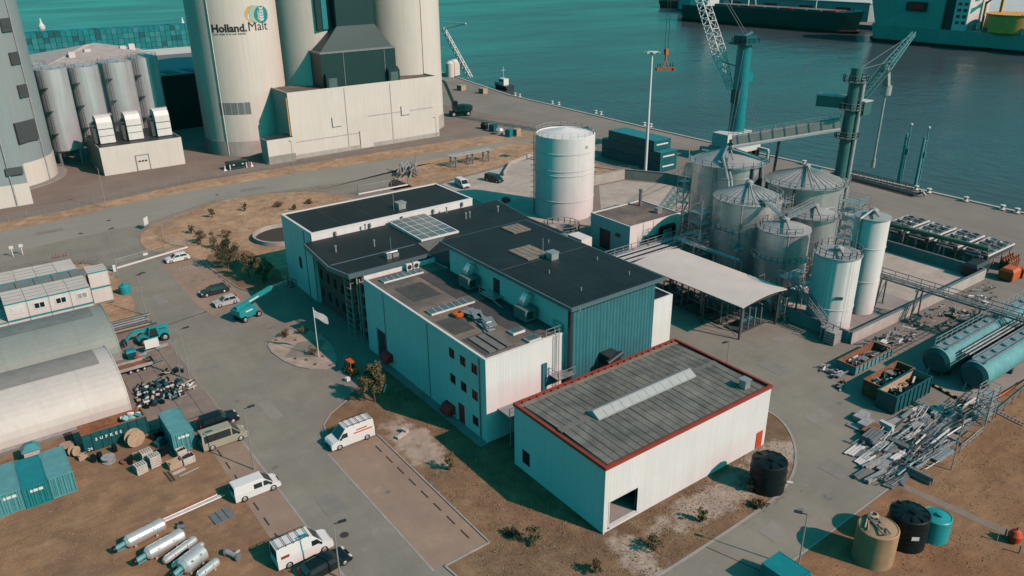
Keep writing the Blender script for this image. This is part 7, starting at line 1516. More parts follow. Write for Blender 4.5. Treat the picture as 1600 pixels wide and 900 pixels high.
# conveyor bridge
A_=Vector((126,98.0,18.6)); B_=Vector((LX-1.2,LY+1.0,23.0)); K_=thing('conveyor_bridge','pale covered conveyor bridge from the dome silo to the ship loader','conveyor',(132,90,17))
mb=MB(); mb.bar(A_,B_,1.6,1.6); mb.build('gallery','concrete_pale',K_)
mb=MB(); o_=Vector((-1.5,-1.2,-.9)); mb.bar(A_+o_,B_+o_,1.3,.35); mb.build('walkway','white_plain',K_)
for i in range(9): q=A_.lerp(B_,(i+.5)/9); mb=MB(); dd=(B_-A_).normalized(); mb.bar(q-dd*.08+Vector((0,0,.05)),q+dd*.08+Vector((0,0,.05)),1.7,1.62); mb.build('hoop','steel_mid',K_)
mb=MB(); mb.rail([A_+Vector((0,0,.75)),B_+Vector((0,0,.75))],.9,.05,2); mb.build('rail','galv',K_)
mb=MB(); mb.bar((126,98,15.5),(126,98,18),1.2); mb.bar((131,92,0),(131.5,91.2,19.4),.5); mb.build('support','steel_dark',K_)
# dolphins with hose arms
for k,(px_,py_,ty) in enumerate(((1403,287,196),(1430,291,201))):
    p=G(px_,py_,-3); T=thing('mooring_pole',['left of the two tall green poles standing in the water','right of the two tall green poles standing in the water'][k],'mooring pole',(p.x,p.y,-3)); zz=PX(px_+16,ty,p.x).z
    mb=MB(); mb.tube((p.x,p.y,-3.5),(p.x,p.y,zz-2),.42,12,.34); mb.build('pole','teal_cont_roof',T)
    mb=MB(); mb.tube((p.x+.9,p.y-.3,-2),(p.x+.6,p.y-.3,zz),.16,8); mb.tube((p.x,p.y,zz-3),(p.x+.6,p.y-.3,zz-3),.14,8); mb.build('guide_tube','teal_cont_roof',T)
    mb=MB(); mb.obox((p.x+.5,p.y-.5,zz*.45),(.9,.5,1.4)); mb.obox((p.x+.6,p.y-.3,zz-2.4),(.7,.5,.7)); mb.build('bracket','hull_teal',T)
    mb=MB(); mb.lathe(p.x+.6,p.y-.3,[(.1,zz),(.35,zz+.15),(.3,zz+.5),(0,zz+.6)],10); mb.build('light','white_paint',T)
# quay equipment: pipe manifold, bollards, fender pipes
Q=thing('quay_manifold','dark pipe manifold lying along the quay edge','pipework',(183,98,0))
for i in range(4): mb=MB(); mb.tube((182.2-i*.6,109,.5),(180.2-i*.6,86,.5),.22,8); mb.build('pipe','steel_dark',Q)
mb=MB(); mb.lattice((181.5,88,1.1),(183,108,1.1),1.2,1.2,12,.06); mb.build('gantry','steel_dark',Q)
mb=MB(); mb.path([(180.6,86,.5),(179.8,85.2,1.4),(180.4,84.6,.4)],.3,8); mb.build('elbow','steel_pale',Q)
BL=['nearest the two green poles','just right of the one by the green poles','alone midway to the right edge','second from the right edge','at the right edge of the picture','first of the far left pair','second of the far left pair','first of the pair above the white tank','second of the pair above the white tank','first of the pair left of the lamp mast','second of the pair left of the lamp mast','first of the pair right of the lamp mast','second of the pair right of the lamp mast','behind the broadest silo']; bd=None; k=0
for px_,py_ in ((1434,296),(1455,300),(1513,313),(1570,326),(1593,331),(808,149),(815,151),(866,162),(876,164),(934,177),(942,179),(1010,196),(1020,198),(1260,256)):
    p=G(px_,py_); loc=(184.2 if p.x<187 else p.x-1,p.y,.2)
    if bd is None:
        bd=thing('mooring_bollard','pale mooring bollard on the quay edge, nearest the two green poles','bollard',loc,0,'mooring bollards along the quay edge'); mb=MB(); mb.lathe(0,0,[(.55,0),(.4,.15),(.32,.5),(.6,.7),(.6,.9),(.2,1.0),(0,1.0)],14); mb.build('post','ship_white',bd,local=True); mb=MB(); mb.box(-.7,-.7,-.08,.7,.7,.02); mb.build('base_plate','concrete_pale',bd,local=True)
    else: k+=1; dup(bd,loc,0,'pale mooring bollard on the quay edge, %s'%BL[k])
mb=MB(); mb.box(170.5,95.5,0,174.5,99.5,2.6); o=thing('quay_shed','small teal shed on the quay behind the broadest silo','shed',(172.5,110,0)); mb=MB(); mb.box(169.5,108.6,0,175.5,111.4,2.7); mb.build('wall','teal_paint',o); mb=MB(); mb.box(169.3,108.4,2.7,175.7,111.6,2.85); mb.build('roof','teal_dark',o); mb=MB(); mb.box(173.4,108.5,.6,174.6,108.59,2.2); mb.build('door','white_paint',o)
# small boat and crates on the far quay corner
p=G(781,140,-3); T=thing('work_boat','small white work boat moored at the far quay corner','boat',(p.x+2,p.y,-3)); bx,by=p.x+2,p.y
mb=MB(); mb.add([(bx-1.8,by-5,-3.2),(bx+1.8,by-5,-3.2),(bx+1.8,by+3,-3.2),(bx,by+6,-3.0),(bx-1.8,by+3,-3.2),(bx-2.2,by-5,-1.2),(bx+2.2,by-5,-1.2),(bx+2.2,by+3,-1),(bx,by+7,-.6),(bx-2.2,by+3,-1)],[(0,1,6,5),(1,2,7,6),(2,3,8,7),(3,4,9,8),(4,0,5,9),(5,6,7,8,9)]); mb.build('hull','dark_metal',T)
mb=MB(); mb.box(bx-1.3,by-2,-1.2,bx+1.3,by+2,1.6); mb.build('wheelhouse','white_paint',T); mb=MB(); mb.box(bx-1.32,by-1.6,.3,bx+1.32,by+1.6,1.1); mb.build('window','glass_dark',T); mb=MB(); mb.tube((bx,by,1.6),(bx,by,6.5),.1,6); mb.bar((bx-1,by,5),(bx+1,by,5),.1); mb.build('mast','white_paint',T)
for k,(a,b_) in enumerate(((721,141),(755,146))): p=G(a,b_); mb=MB(); mb.obox((p.x,p.y,1),(2.6,2.6,2.0),.2); mb.obox((p.x,p.y,2.05),(2.8,2.8,.12),.2); tag(mb.build('wooden_box','wood_pale'),['wooden box on the upper quay near the silo foot','wooden box on the open quay right of the excavator'][k],'box')
T=thing('hose_gantry','white lattice hose boom leaning behind the right cream silo','gantry',(199,330,0)); a=G(735,122); tpz=Vector((a.x-2,a.y+10,34)); mb=MB(); mb.lattice(Vector((a.x,a.y,0)),PX(693,45,a.x-4),1.6,1.2,10,.22); mb.build('boom','white_paint',T); mb=MB(); q=PX(694,45,a.x-4); mb.tube(q,PX(728,37,a.x-2),.3,6); mb.tube(q+Vector((0,0,3)),PX(728,37,a.x-2),.2,6); mb.build('jib','white_paint',T)
for k,(a,b_) in enumerate(((704,120),(708,118),(712,117))): p=G(a,b_); mb=MB(); mb.lathe(p.x,p.y,[(2.0,0),(2.0,6),(.8,7),(0,7)],18); tag(mb.build('quay_tank','cream_plain'),['cream tank nearest the right cream silo','cream tank in the middle behind the right cream silo','cream tank at the right behind the right cream silo'][k],'tank')
# ---- ships: all lie along y against the far quay
def hull(mb,x0,x1,ya,yb,z0,z1,bow=12,flare=2.0,bowend='lo'):
    xc=(x0+x1)/2; s_=-1 if bowend=='lo' else 1; yb_=ya if bowend=='lo' else yb; ys=yb if bowend=='lo' else ya
    low=[(x0+1,ys),(x1-1,ys),(x1-1,yb_-s_*bow*.9),(xc,yb_-s_*bow*.25),(x0+1,yb_-s_*bow*.9)]; top=[(x0,ys),(x1,ys),(x1,yb_-s_*bow*.7),(xc,yb_),(x0,yb_-s_*bow*.7)]
    v=[(*p,z0) for p in low]+[(*p,z1 if i<2 else z1+flare*(1 if i==3 else .6)) for i,p in enumerate(top)]
    mb.add(v,[(i,(i+1)%5,(i+1)%5+5,i+5) for i in range(5)]+[(5,6,7,8,9)])
T=thing('coaster_ship','long dark green cargo ship moored across the harbour','ship',(523,385,-3))
mb=MB(); hull(mb,514,530,309,463,-1.2,9,14,2.5); mb.build('hull','hull_green',T)
mb=MB(); hull(mb,513.9,530.1,308.7,463.2,-3.4,-1.2,13,.01); mb.build('boot_top','hull_red',T)
mb=MB(); mb.box(516.5,325,9,528,432,10.6); mb.build('hatch_coaming','hull_teal',T)
for i in range(9): mb=MB(); mb.box(516,326+i*11.8,10.6,528.5,336.8+i*11.8,11.2); mb.build('hatch_cover','roof_felt_pale' if i%3 else 'red_trim',T)
mb=MB(); mb.box(515.5,438,9,529,456,18); mb.build('superstructure','ship_white',T); mb=MB(); mb.box(514.5,440,18,530,452,21.5); mb.build('bridge','ship_white',T); mb=MB(); mb.box(514.4,440.3,19.2,514.49,451.7,20.6); mb.build('bridge_window','glass_dark',T)
for (y_,hh) in ((346,24),(420,22)): mb=MB(); mb.tube((522,y_,9),(522,y_,hh+8),.4,8); mb.bar((522,y_,hh),(522,y_+12,hh+4),.5); mb.build('deck_mast','ship_white',T)
mb=MB(); mb.bar((517,400,11),(519,402,24),.9); mb.bar((526,400,11),(524,402,24),.9); mb.bar((519,402,24),(524,402,24),.9); mb.build('deck_crane','ship_white',T)
T=thing('cable_ship','big teal work ship with high bow and two yellow carousels','ship',(505,205,-3))
mb=MB(); hull(mb,492,520,100,292,-1.5,6.5,10,.01,'hi'); mb.build('hull','ship_teal',T); mb=MB(); hull(mb,491.9,520.1,100,292.2,-3.4,-1.5,10,.01,'hi'); mb.build('boot_top','hull_red',T)
mb=MB(); mb.add([(492,242,6.3),(520,242,6.3),(520,282,6.3),(506,291,6.3),(492,282,6.3),(493,242,27),(519,242,27),(521,286,25),(506,297,25),(491,286,25)],[(i,(i+1)%5,(i+1)%5+5,i+5) for i in range(5)]+[(5,6,7,8,9)]); mb.build('forecastle','ship_teal',T)
mb=MB(); mb.box(494,236,6.3,518,243,26); mb.build('black_panel','dark_green',T)
mb=MB(); mb.box(493,228,6.3,517,236,24); mb.build('superstructure','ship_white',T)
for i in range(4):
    for j in range(2): mb=MB(); mb.box(492.8,229+j*3.4,10+i*3.4,492.99,231+j*3.4,11.6+i*3.4); mb.build('window','glass_dark',T)
mb=MB(); mb.box(491.0,252,16,492.2,264,21); mb.build('name_board','ink',T); mb=MB(); mb.box(490.9,253.5,17,490.99,262.5,20); mb.build('name_board','red_awning',T)
mb=MB(); mb.box(497,250,27,515,280,33); mb.build('bridge','ship_teal',T)
for i in range(7): mb=MB(); mb.bar((498+2*i,246+3*i,33),(498+2*i,246+3*i,38+i%3*3),.5); mb.build('mast','ship_white',T)
for k,yy in enumerate((207,174)):
    mb=MB(); mb.lathe(506,yy,[(15.2,6),(16,7),(15.4,15.5),(15.8,16.5)],36); mb.lathe(506,yy,[(15.8,16.5),(5,16),(0,16)],36); mb.build('carousel','yellow_reel',T)
for i in range(14): mb=MB(); yy=222-i*7.5; mb.bar((494+(i%3),yy,8),(494+(i%3),yy,11+2*(i%4)),.8); mb.build('deck_gear',('ship_white','steel_dark','ship_teal')[i%3],T)
mb=MB(); mb.bar((512,219,8),(512,219,30),1.4); mb.bar((512,219,28),(505,206,34),1.2); mb.build('deck_crane','yellow_reel',T)
rg=random.Random(9)
for i in range(34):
    yy=rg.uniform(104,236); xx=rg.uniform(493,500); hh=rg.uniform(1.5,6); mb=MB(); mb.box(xx-1.2,yy-rg.uniform(.8,2.4),6.5,xx+1.2,yy+rg.uniform(.8,2.4),6.5+hh); mb.build('deck_gear',rg.choice(('ship_white','ship_white','orange','steel_pale','steel_dark','yellow_reel')),T)
for yy in (232,226,160,150,140): mb=MB(); mb.bar((508,yy,6.5),(508,yy,22),1.0); mb.bar((508,yy,21),(500,yy-8,26),.8); mb.build('deck_crane',rg.choice(('yellow_reel','ship_white','orange')),T)
T=thing('harbour_tug','small dark ship at the top of the harbour left of the crane boom','ship',(614,557,-3))
mb=MB(); hull(mb,606,622,533,584,-3.2,2.5,10,2,'hi'); mb.build('hull','dark_green',T); mb=MB(); mb.box(610,540,2.5,618,552,10); mb.build('wheelhouse','ship_white',T); mb=MB(); mb.box(609,555,2.5,619,575,4.5); mb.build('deck_cargo','rust',T)
# far quay warehouse and stockpile
T=thing('quay_warehouse','long grey quay warehouse with red doors and pale roof across the harbour','warehouse',(600,400,0))
mb=MB(); mb.box(572,335,.2,640,520,13); mb.build('wall','grey_clad',T); mb=MB(); mb.hexa([(571,334,13),(641,334,13),(641,521,13),(571,521,13),(571,334,13.6),(641,334,20),(641,521,20),(571,521,13.6)]); mb.build('roof','ship_white',T)
for yy in (350,382,415,450): mb=MB(); mb.box(571.7,yy,.3,571.99,yy+12,9.5); mb.build('door','red_awning',T)
mb=MB(); mb.box(571.7,340,1,571.99,346,8.5); mb.build('sign_panel','ship_white',T)
T=thing('far_shed','pale roofed shed behind the yellow carousels','warehouse',(640,240,0)); mb=MB(); mb.box(600,190,.2,680,325,8); mb.build('wall','cream_plain',T); mb=MB(); mb.hexa([(599,189,8),(681,189,8),(681,326,8),(599,326,8),(599,189,8.5),(681,189,15),(681,326,15),(599,326,8.5)]); mb.build('roof','ship_white',T)
mb=MB(); mb.lathe(590,180,[(34,.2),(0,27)],40); tag(mb.build('stockpile','concrete'),'grey conical stockpile at the top right corner','stockpile')
for k,(a,b_) in enumerate(((66,45),(287,44))): p=G(a,b_,-3); mb=MB(); mb.lathe(p.x,p.y,[(2.5,-3.2),(2.5,-1),(1,1.5),(.4,5),(0,5)],12); tag(mb.build('channel_buoy','ship_white'),['white buoy on the far left water','white buoy near the lettered silo edge'][k],'buoy')
# ================================================================== LAMPS, FENCES, PLANTS
def lamp(label,x,y,h,arm,head='dark_metal',r_=.07):
    T=thing('street_lamp',label,'street lamp',(x,y,0)); mb=MB(); mb.tube((x,y,0),(x,y,h),r_*1.3,10,r_*.8); mb.build('pole','galv',T)
    a=Vector((math.cos(arm),math.sin(arm),0)); mb=MB(); mb.bar(Vector((x,y,h)),Vector((x,y,h+.05))+a*.55,.07); mb.obox((x+a.x*.8,y+a.y*.8,h+.06),(.75,.3,.12),arm); mb.build('head',head,T)
    mb=MB(); mb.obox((x+a.x*.85,y+a.y*.85,h-.012),(.5,.22,.02),arm); mb.build('lens','lamp_glass',T); return T
lamp('street lamp beside the junction road below the upper yard',28.1,194.3,9.3,R(100)); lamp('street lamp in the verge in front of the intake building',73.4,194.7,8.6,R(90)); lamp('street lamp in the verge right of the intake building',117.6,196.3,8.8,R(90))
lamp('lamp post at the slab yard edge beside the twin one',20.2,101.9,7.8,0); lamp('lamp post beside the sliding gate',20.7,127.6,7.2,0); lamp('lamp post between the white van and the beige minibus',20.1,76.9,8.0,0); lamp('lamp post beside the racked white van',20.6,55.6,6.3,R(-10)); lamp('lamp post at the asphalt edge by the tan tank',55.6,30.7,6.3,R(120)); lamp('lamp post at the field edge by the laid out steel',82.1,29.6,7.4,R(100)); lamp('slim lamp post in front of the canopy corner',79.0,58.6,5.2,R(170)); lamp('lamp post at the gate end of the cabin grass',20.8,147.8,9.0,R(20))
T=thing('twin_post','shorter grey post standing beside the slab yard lamp','post',(19.5,103.8,0)); mb=MB(); mb.tube((19.5,103.8,0),(19.5,103.8,5.6),.08,8); mb.build('pole','galv',T); mb=MB(); mb.box(19.2,103.7,5.5,19.9,103.9,5.6); mb.build('cross_arm','galv',T)
T=thing('lamp_mast','very tall white floodlight mast on the quay','lamp mast',(144.8,138.9,0)); mb=MB(); mb.tube((144.8,138.9,0),(144.8,138.9,30.2),.42,14,.26); mb.build('pole','white_paint',T); mb=MB(); mb.lathe(144.8,138.9,[(.3,30),(1.2,30.1),(1.2,30.3),(0,30.4)],16); mb.build('head_ring','ship_white',T)
for i in range(6): a=6.283*i/6; mb=MB(); mb.obox((144.8+1.5*math.cos(a),138.9+1.5*math.sin(a),30.1),(.8,.5,.25),a); mb.build('floodlight','ship_white',T)
T=thing('flag_pole','white flag pole with a hanging white flag on the sandy island','flag pole',(37.0,97.4,.1)); mb=MB(); mb.tube((37,97.4,.1),(37,97.4,7.9),.07,10,.05); mb.build('pole','white_paint',T)
mb=MB(); n=9; g0=[]
for j in range(4):
    for i in range(n):
        f=i/(n-1); g0.append((37.05+1.5*f,97.4-1.0*f+.14*math.sin(f*9+j),7.6-j*.42*(1-.1*f)-1.25*f-.10*math.sin(f*7+j)))
mb.add(g0,[(j*n+i,j*n+i+1,(j+1)*n+i+1,(j+1)*n+i) for j in range(3) for i in range(n-1)],True); mb.build('flag','flag_cloth',T)
# gates and fences
def sliding_gate(label,a,b_,h=1.9,beam=True,post_side=0):
    T=thing('sliding_gate',label,'gate',(*a,0)); A=Vector((*a,0)); B=Vector((*b_,0)); n=24
    mb=MB(); mb.bar(A+Vector((0,0,.25)),B+Vector((0,0,.25)),.25,.3); mb.build('bottom_beam','white_plain',T)
    mb=MB(); mb.bar(A+Vector((0,0,h)),B+Vector((0,0,h)),.08); mb.build('top_rail','steel_pale',T)
    pr=None
    for i in range(n*3+1):
        q=A.lerp(B,i/(n*3))
        if pr is None: mb=MB(); mb.bar((0,0,.4),(0,0,h),.022); pr=mb.build('bar','steel_pale',T,local=True); pr.location=q-A
        else: piece(pr,T,q-A)
    for q in (A,B,A.lerp(B,.66)): mb=MB(); mb.bar(q,q+Vector((0,0,h+.2)),.16); mb.build('gate_post','steel_mid',T)
    return T
g1=sliding_gate('long sliding gate closing the entry road beside the white hatchback',(21.5,152.2),(35.2,155.6))
mb=MB(); mb.box(26.6,153.35,1.1,27.4,153.38,1.6); mb.build('sign','white_paint',g1)
sliding_gate('sliding gate across the branch road behind the rear hall',(78.1,167.6),(91.5,167.5),2.2)
T=thing('gate_box','white control box at the end of the entry gate','control box',(20.9,151.4,0)); mb=MB(); mb.box(20.7,151.1,0,21.2,151.5,1.4); mb.build('cabinet','white_paint',T); mb=MB(); mb.box(20.65,151.05,1.4,21.25,151.55,1.46); mb.build('cap','steel_mid',T)
def fence(label,pts,h=1.9,step=2.6,name='mesh_fence'):
    T=thing(name,label,'fence',(*pts[0],0)); O=Vector((*pts[0],0)); pr=None; wires=MB()
    for a,b_ in zip(pts,pts[1:]):
        A=Vector((*a,0)); B=Vector((*b_,0)); n=max(1,round((B-A).length/step))
        for i in range(n):
            q=A.lerp(B,i/n)
            if pr is None: mb=MB(); mb.tube((0,0,0),(0,0,h),.04,6); pr=mb.build('post','galv',T,local=True); pr.location=q-O
            else: piece(pr,T,q-O)
        for z in (.1,h*.25,h*.5,h*.75,h): wires.bar(A+Vector((0,0,z)),B+Vector((0,0,z)),.018)
        k=int((B-A).length/.4)
        for i in range(k): q=A.lerp(B,i/k); wires.bar(q+Vector((0,0,.1)),q+Vector((0,0,h)),.012)
    wires.build('mesh','galv',T); return T
fence('mesh fence running round the lawn corner from the gate',[(35.4,155.6),(33.4,158.6),(32.6,163),(34,169),(38,174.5),(47,181.5),(52,184)])
fence('mesh fence along the verge of the upper yard',[(-20,194.5),(20,198.5),(50,204.2),(77,204.2),(122,202.8)],1.8,3.5)
fence('mesh fence on the cabin grass along the main road',[(20.4,153.5),(18,158.5),(12,163.2),(2,165.5),(-20,162)],1.9)
fence('mesh fence beside the mast verge and the dark blue containers',[(126,150),(137,147.5),(143.5,139.8)],2.0)
T=thing('sign_board','white sign board on two posts at the road junction','sign',(31.6,172.9,0)); mb=MB(); mb.obox((31.8,172.9,1.75),(1.7,.08,1.6),R(50)); mb.build('panel','white_paint',T)
for s_ in (-.6,.6): mb=MB(); mb.bar((31.8+s_*.64,172.95+s_*.77,0),(31.8+s_*.64,172.95+s_*.77,1.1),.09); mb.build('post','steel_mid',T)
for k,(a,b_) in enumerate(((21,401),(36,398))): p=G(a,b_); mb=MB(); mb.bar((p.x,p.y,0),(p.x,p.y,2.2),.14); mb.obox((p.x,p.y-.1,1.9),(.7,.06,.6)); tag(mb.build('gate_sign','white_plain'),['left of the two small white signs at the far left road edge','right of the two small white signs at the far left road edge'][k],'sign')
T=thing('bike_rack','row of red bicycle hoops on the grass behind the cabins','bike rack',tuple(G(94,402)))
for i in range(6): p=G(84+i*4,404-i*.8); mb=MB(); ring=[(p.x+.0,p.y-.4+.8*k/6,.75*math.sin(math.pi*k/6)) for k in range(7)]; mb.path(ring,.05,6); mb.build('hoop','red_trim',T)
# black skip and bits on the upper yard
T=thing('yard_skip','black skip with white stanchions on the upper yard','skip',(63.8,210.6,0)); mb=MB(); mb.hexa([(61.4,209.6,.2),(66.2,209.6,.2),(66.2,211.6,.2),(61.4,211.6,.2),(61.0,209.4,2.0),(66.6,209.4,2.0),(66.6,211.8,2.0),(61.0,211.8,2.0)]); mb.build('body','dark_green',T)
for a in (61.6,66.0): mb=MB(); mb.box(a-.12,209.45,0,a+.12,209.58,1.9); mb.build('upright','white_plain',T)
for a in (62.6,65.0): mb=MB(); mb.box(a-.25,209.35,1.2,a+.25,209.47,1.5); mb.build('reflector','ship_white',T)
for k,a in enumerate((60.4,67.6)): mb=MB(); mb.lathe(a,210.2,[(.5,0),(.2,.5),(.12,1.2),(0,1.2)],10); tag(mb.build('yard_cone','white_plain'),['white cone at the left of the black skip','white cone at the right of the black skip'][k],'cone')
for k,(a,b_,m_) in enumerate(((757,201,'black_plastic'),(771,205,'teal_dark'),(781,210,'stainless'),(796,213,'teal_paint'),(807,212,'wood_pale'))): p=G(a,b_); mb=MB(); mb.lathe(p.x,p.y,[(1.2,0),(1.3,1.4),(.9,2.0),(0,2.1)],16) if k in(0,2) else mb.obox((p.x,p.y,1.1),(2.2,1.8,2.2),.3); mb.obox((p.x,p.y,.1),(2.8,2.2,.2),.3); tag(mb.build('yard_unit',m_),['black drum unit on the upper yard edge','dark teal box on the upper yard edge','shiny silver vessel on the upper yard verge','teal cabinet on the upper yard verge','wooden box on the upper yard verge'][k],'equipment')
# steel heap and pipe stands beside the branch road
T=thing('steel_heap','tangled heap of galvanised frames on the verge by the main road','steel heap',(97,176,0))
for i in range(26):
    a=rnd.uniform(R(30),R(75)); c=Vector((rnd.uniform(94,100),rnd.uniform(173.5,179),rnd.uniform(.3,2.2))); d=Vector((math.cos(a),math.sin(a),rnd.uniform(-.1,.45)))*rnd.uniform(1.6,3.6); mb=MB(); mb.bar(c-d,c+d,rnd.choice((.14,.2,.3)),.2); mb.build('frame_bar',rnd.choice(('galv','steel_mid','steel_pale')),T)
T=thing('pipe_stand','galvanised stand carrying pale pipes on the verge','pipe stand',(115,176,0))
for x in (110.2,115.6,120.8): mb=MB(); mb.bar((x,174.6,0),(x,174.6,2.8),.35); mb.bar((x,177.2,0),(x,177.2,2.8),.35); mb.bar((x,174.2,2.7),(x,177.6,2.7),.35); mb.bar((x-1.4,174.6,.2),(x,174.6,2.4),.2); mb.build('trestle','steel_mid',T)
for y in (174.8,175.9,177.0): mb=MB(); mb.bar((109,y,3.0),(122.5,y,3.0),.28,.3); mb.build('beam','steel_pale',T)
for k,(a,b_,m_) in enumerate(((790,314,'red_door'),(792,316,'rust'))): p=G(a,b_); mb=MB(); mb.obox((p.x,p.y,.4),(1.6,.8,.7),.3*k); mb.obox((p.x,p.y,.8),(1.0,.6,.3),.3*k+.2); tag(mb.build('orange_barrier',m_),['orange barrier block beside the white storage tank','rusty block beside the orange barrier'][k],'barrier')
# ---- plants
def leafy(name,label,x,y,h,rad,nl,m_,seed,trunk=.25,group=None,shape=1.0,size=.16,cat='tree'):
    r=random.Random(seed); T=thing(name,label,cat,(x,y,0),0,group)
    mb=MB(); pts=[Vector((x,y,0)),Vector((x+.05*h*r.uniform(-1,1),y+.05*h*r.uniform(-1,1),h*.45)),Vector((x+.06*h*r.uniform(-1,1),y,h*.85))]
    mb.tube(pts[0],pts[1],.035*h*.5+.03,7,.022*h*.5+.02); mb.tube(pts[1],pts[2],.022*h*.5+.02,6,.02)
    ends=[]
    for i in range(9):
        b0=pts[0].lerp(pts[1],r.uniform(.45,1)) if i<5 else pts[1].lerp(pts[2],r.uniform(0,.7)); a=r.random()*6.283; u=r.uniform(.5,1.0)
        e=b0+Vector((math.cos(a)*rad*u,math.sin(a)*rad*u,h*r.uniform(.10,.3))); mb.tube(b0,e,.015*h*.5+.012,5,.01); ends.append(e)
    mb.build('trunk','bark',T)
    mb=MB(); clumps=[(e,rad*r.uniform(.28,.5)) for e in ends]+[(Vector((x+r.gauss(0,.3)*rad,y+r.gauss(0,.3)*rad,h*(trunk+(1-trunk)*r.random()**.8))),rad*r.uniform(.25,.5)) for _ in range(12)]
    for i in range(nl):
        c,cr_=r.choice(clumps); d=Vector((r.gauss(0,1),r.gauss(0,1),r.gauss(0,.9*shape))); d=d.normalized()*cr_*r.random()**.45; p=c+d
        if p.z<.08: p.z=.08
        a=Vector((r.gauss(0,1),r.gauss(0,1),r.gauss(0,1))).normalized(); b_=a.cross(Vector((r.gauss(0,1),r.gauss(0,1),r.gauss(0,1)))).normalized(); s_=size*r.uniform(.6,1.3)
        mb.add([p-a*s_,p+b_*s_*.5,p+a*s_,p-b_*s_*.5],[(0,1,2,3)])
    mb.build('crown',m_,T); return T
leafy('broadleaf_tree','olive brown tree on the kerb corner in front of the white block',37.8,81.6,5.0,1.7,3600,'leaf_olive',1,size=.15)
leafy('pine_tree','tall dark pine at the lawn edge above the grey car',38.0,139.9,5.6,1.9,2600,'leaf_dark',2,.1,size=.17); leafy('pine_tree','dark pine between the tall pine and the rear hall',39.4,132.6,4.8,1.4,1700,'leaf_olive',3,.1,size=.16); leafy('pine_tree','brownish pine closest to the rear hall end wall',40.6,128.6,4.6,1.5,1900,'leaf_olive',4,.1,size=.16)
leafy('young_pine','young pine upslope of the tall dark pine',39.2,152.2,3.2,.8,800,'leaf_olive',5,.1,size=.13); leafy('young_pine','young pine left of the twin young pines on the lawn',38.0,156.8,2.6,1.1,800,'leaf_dark',6,.1,size=.13)
for k,(x,y,h,rd) in enumerate(((52.4,172.1,1.9,.6),(45.2,171.9,1.9,.7),(38.4,164.1,1.6,.6),(61.5,166,1.2,.5),(60,170.5,1.0,1.2),(66,168.5,1.0,.9),(43.5,157.5,1.3,1.0))): leafy('lawn_shrub',['small shrub high on the lawn near the main road','dark small shrub left on the upper lawn','small shrub on the lawn near the fence bend','small shrub on the lawn right of the others','low dry bush on the lawn towards the branch road','low dry bush near the branch road gate','low dry bush between lawn pines and basin'][k],x,y,h,rd,420,'leaf_dark' if k<3 else 'leaf_dry',20+k,.05,None,.8,.13,'shrub')
for k,(a,b_,h,rd,m_) in enumerate(((835,852,2.2,.75,'leaf_olive'),(703,735,2.3,.6,'leaf_olive'),(1095,815,1.7,.5,'leaf_olive'),(1020,858,1.4,.8,'leaf_dry'),(932,896,1.6,.6,'leaf_dry'),(800,838,.9,.7,'leaf_dark'),(1172,768,1.3,.5,'leaf_dry'),(1186,790,.6,.8,'leaf_dry'))): p=G(a,b_); leafy('dry_shrub',['dry shrub on the grass in front of the shaded warehouse wall','slim shrub at the clinker bay edge beside the white block','small conifer on the grass below the long warehouse wall','low dry bush below the open loading door','dry bush at the bottom edge of the picture','dark low bush left of the warehouse shrub','dry bush left of the black tank','dry weeds in front of the black tank'][k],p.x,p.y,h,rd,620,m_,40+k,.05,None,.9,.12,'shrub')
for k,(a,b_,h,rd,m_) in enumerate(((445,527,1.0,.7,'leaf_dry'),(473,522,1.3,.9,'leaf_olive'),(489,555,1.1,.7,'leaf_olive'))): p=G(a,b_); leafy('island_bush',['dry bush at the upper end of the flag island','olive bush at the shaded end of the flag island','olive bush at the foot of the flag pole'][k],p.x,p.y,h,rd,420,m_,60+k,.05,None,.8,.11,'bush')
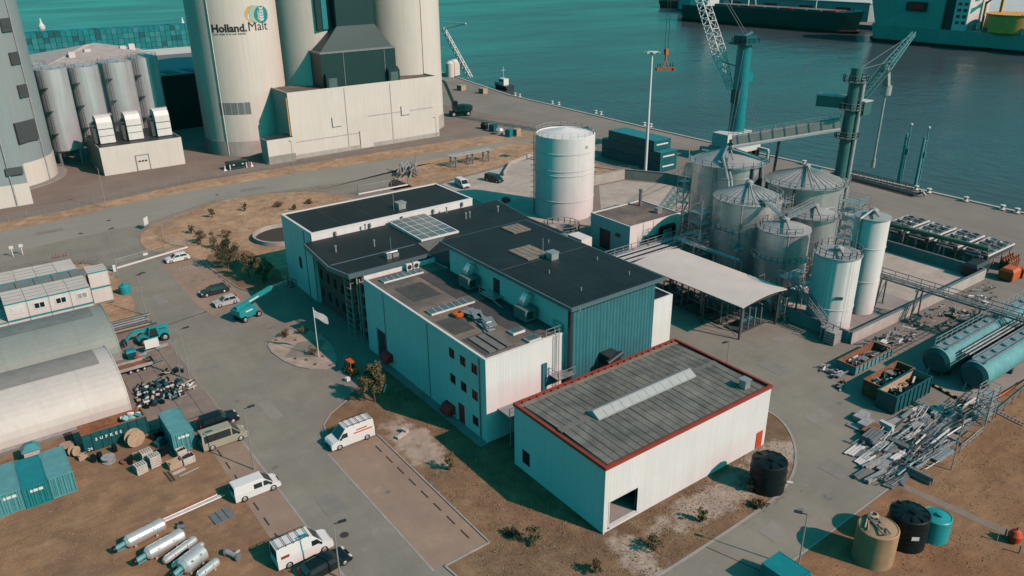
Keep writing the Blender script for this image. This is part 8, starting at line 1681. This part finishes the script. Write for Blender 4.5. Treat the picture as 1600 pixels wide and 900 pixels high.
for k,(a,b_) in enumerate(((432,532),(462,532),(462,561),(479,563),(493,570),(505,557))): p=G(a,b_,.1); mb=MB(); mb.lathe(p.x,p.y,[(.14,.1),(.16,.3),(.05,.42),(0,.42)],9); tag(mb.build('island_light','rust'),['rusty marker stub at the left tip of the island','rusty marker stub in the upper sand of the island','rusty marker stub low on the island near its left kerb','rusty marker stub low in the middle of the island','rusty marker stub at the lower tip of the island','rusty marker stub right of the flag pole'][k],'marker')
# dry grass tufts
def tufts(name,label,areas,n,m_,seed,lo=.10,hi=.28):
    r=random.Random(seed); mb=MB(); tot=[]
    for a in areas: tot+= [a]*max(1,int((a[2]-a[0])*(a[3]-a[1])/8))
    cl=[]
    for i in range(n//9):
        a=r.choice(tot); cl.append((r.uniform(a[0],a[2]),r.uniform(a[1],a[3])))
    for i in range(n):
        c=r.choice(cl); x=c[0]+r.gauss(0,.6); y=c[1]+r.gauss(0,.5); h=r.uniform(lo,hi)*.7; a=r.random()*6.28; w_=r.uniform(.03,.08)
        if any(e[0]<x<e[2] and e[1]<y<e[3] for e in NOG): continue
        dx,dy=math.cos(a)*w_,math.sin(a)*w_; lx,ly=r.gauss(0,.09),r.gauss(0,.09)
        mb.add([(x-dx,y-dy,.02),(x+dx,y+dy,.02),(x+lx,y+ly,h)],[(0,1,2)])
    return stuff(tag(mb.build(name,'tuft'),label,'grass'))
NOG=[(43.9,45,70,60.3),(43,60,70,96),(28,50.8,34.6,74.8),(34.6,64,39.8,77),(44.9,115,76,128),(47,144,59.5,157),(14.9,137,18.2,142),(2,131,14.6,148),(-8,131,2.6,148)]
tufts('grass_tufts','dry grass tufts around the warehouse and the white block',[(31.5,38.2,44,73),(44,38.2,66,45.2),(36,74,43.8,82),(66,42.5,72,49)],9000,'leaf_dry',1)
tufts('lawn_tufts','dry grass tufts on the lawn by the pines',[(36.5,130,44.5,160),(44,157,74,180)],6000,'leaf_dry',2)
tufts('lot_tufts','dry grass tufts on the dirt lot',[(-12,55,17,84),(-8,60,5,84)],5000,'leaf_dry',3,.06,.18)
tufts('field_tufts','dry grass tufts on the brown field',[(57,5,74,31),(77,5,110,31)],9000,'leaf_dry',4,.08,.2)
tufts('verge_tufts','dry grass tufts on the verges and the cabin grass',[(16,129,20,151),(2,149,18,161),(92,168,104,182),(104,172,140,182)],4500,'leaf_dry',5)
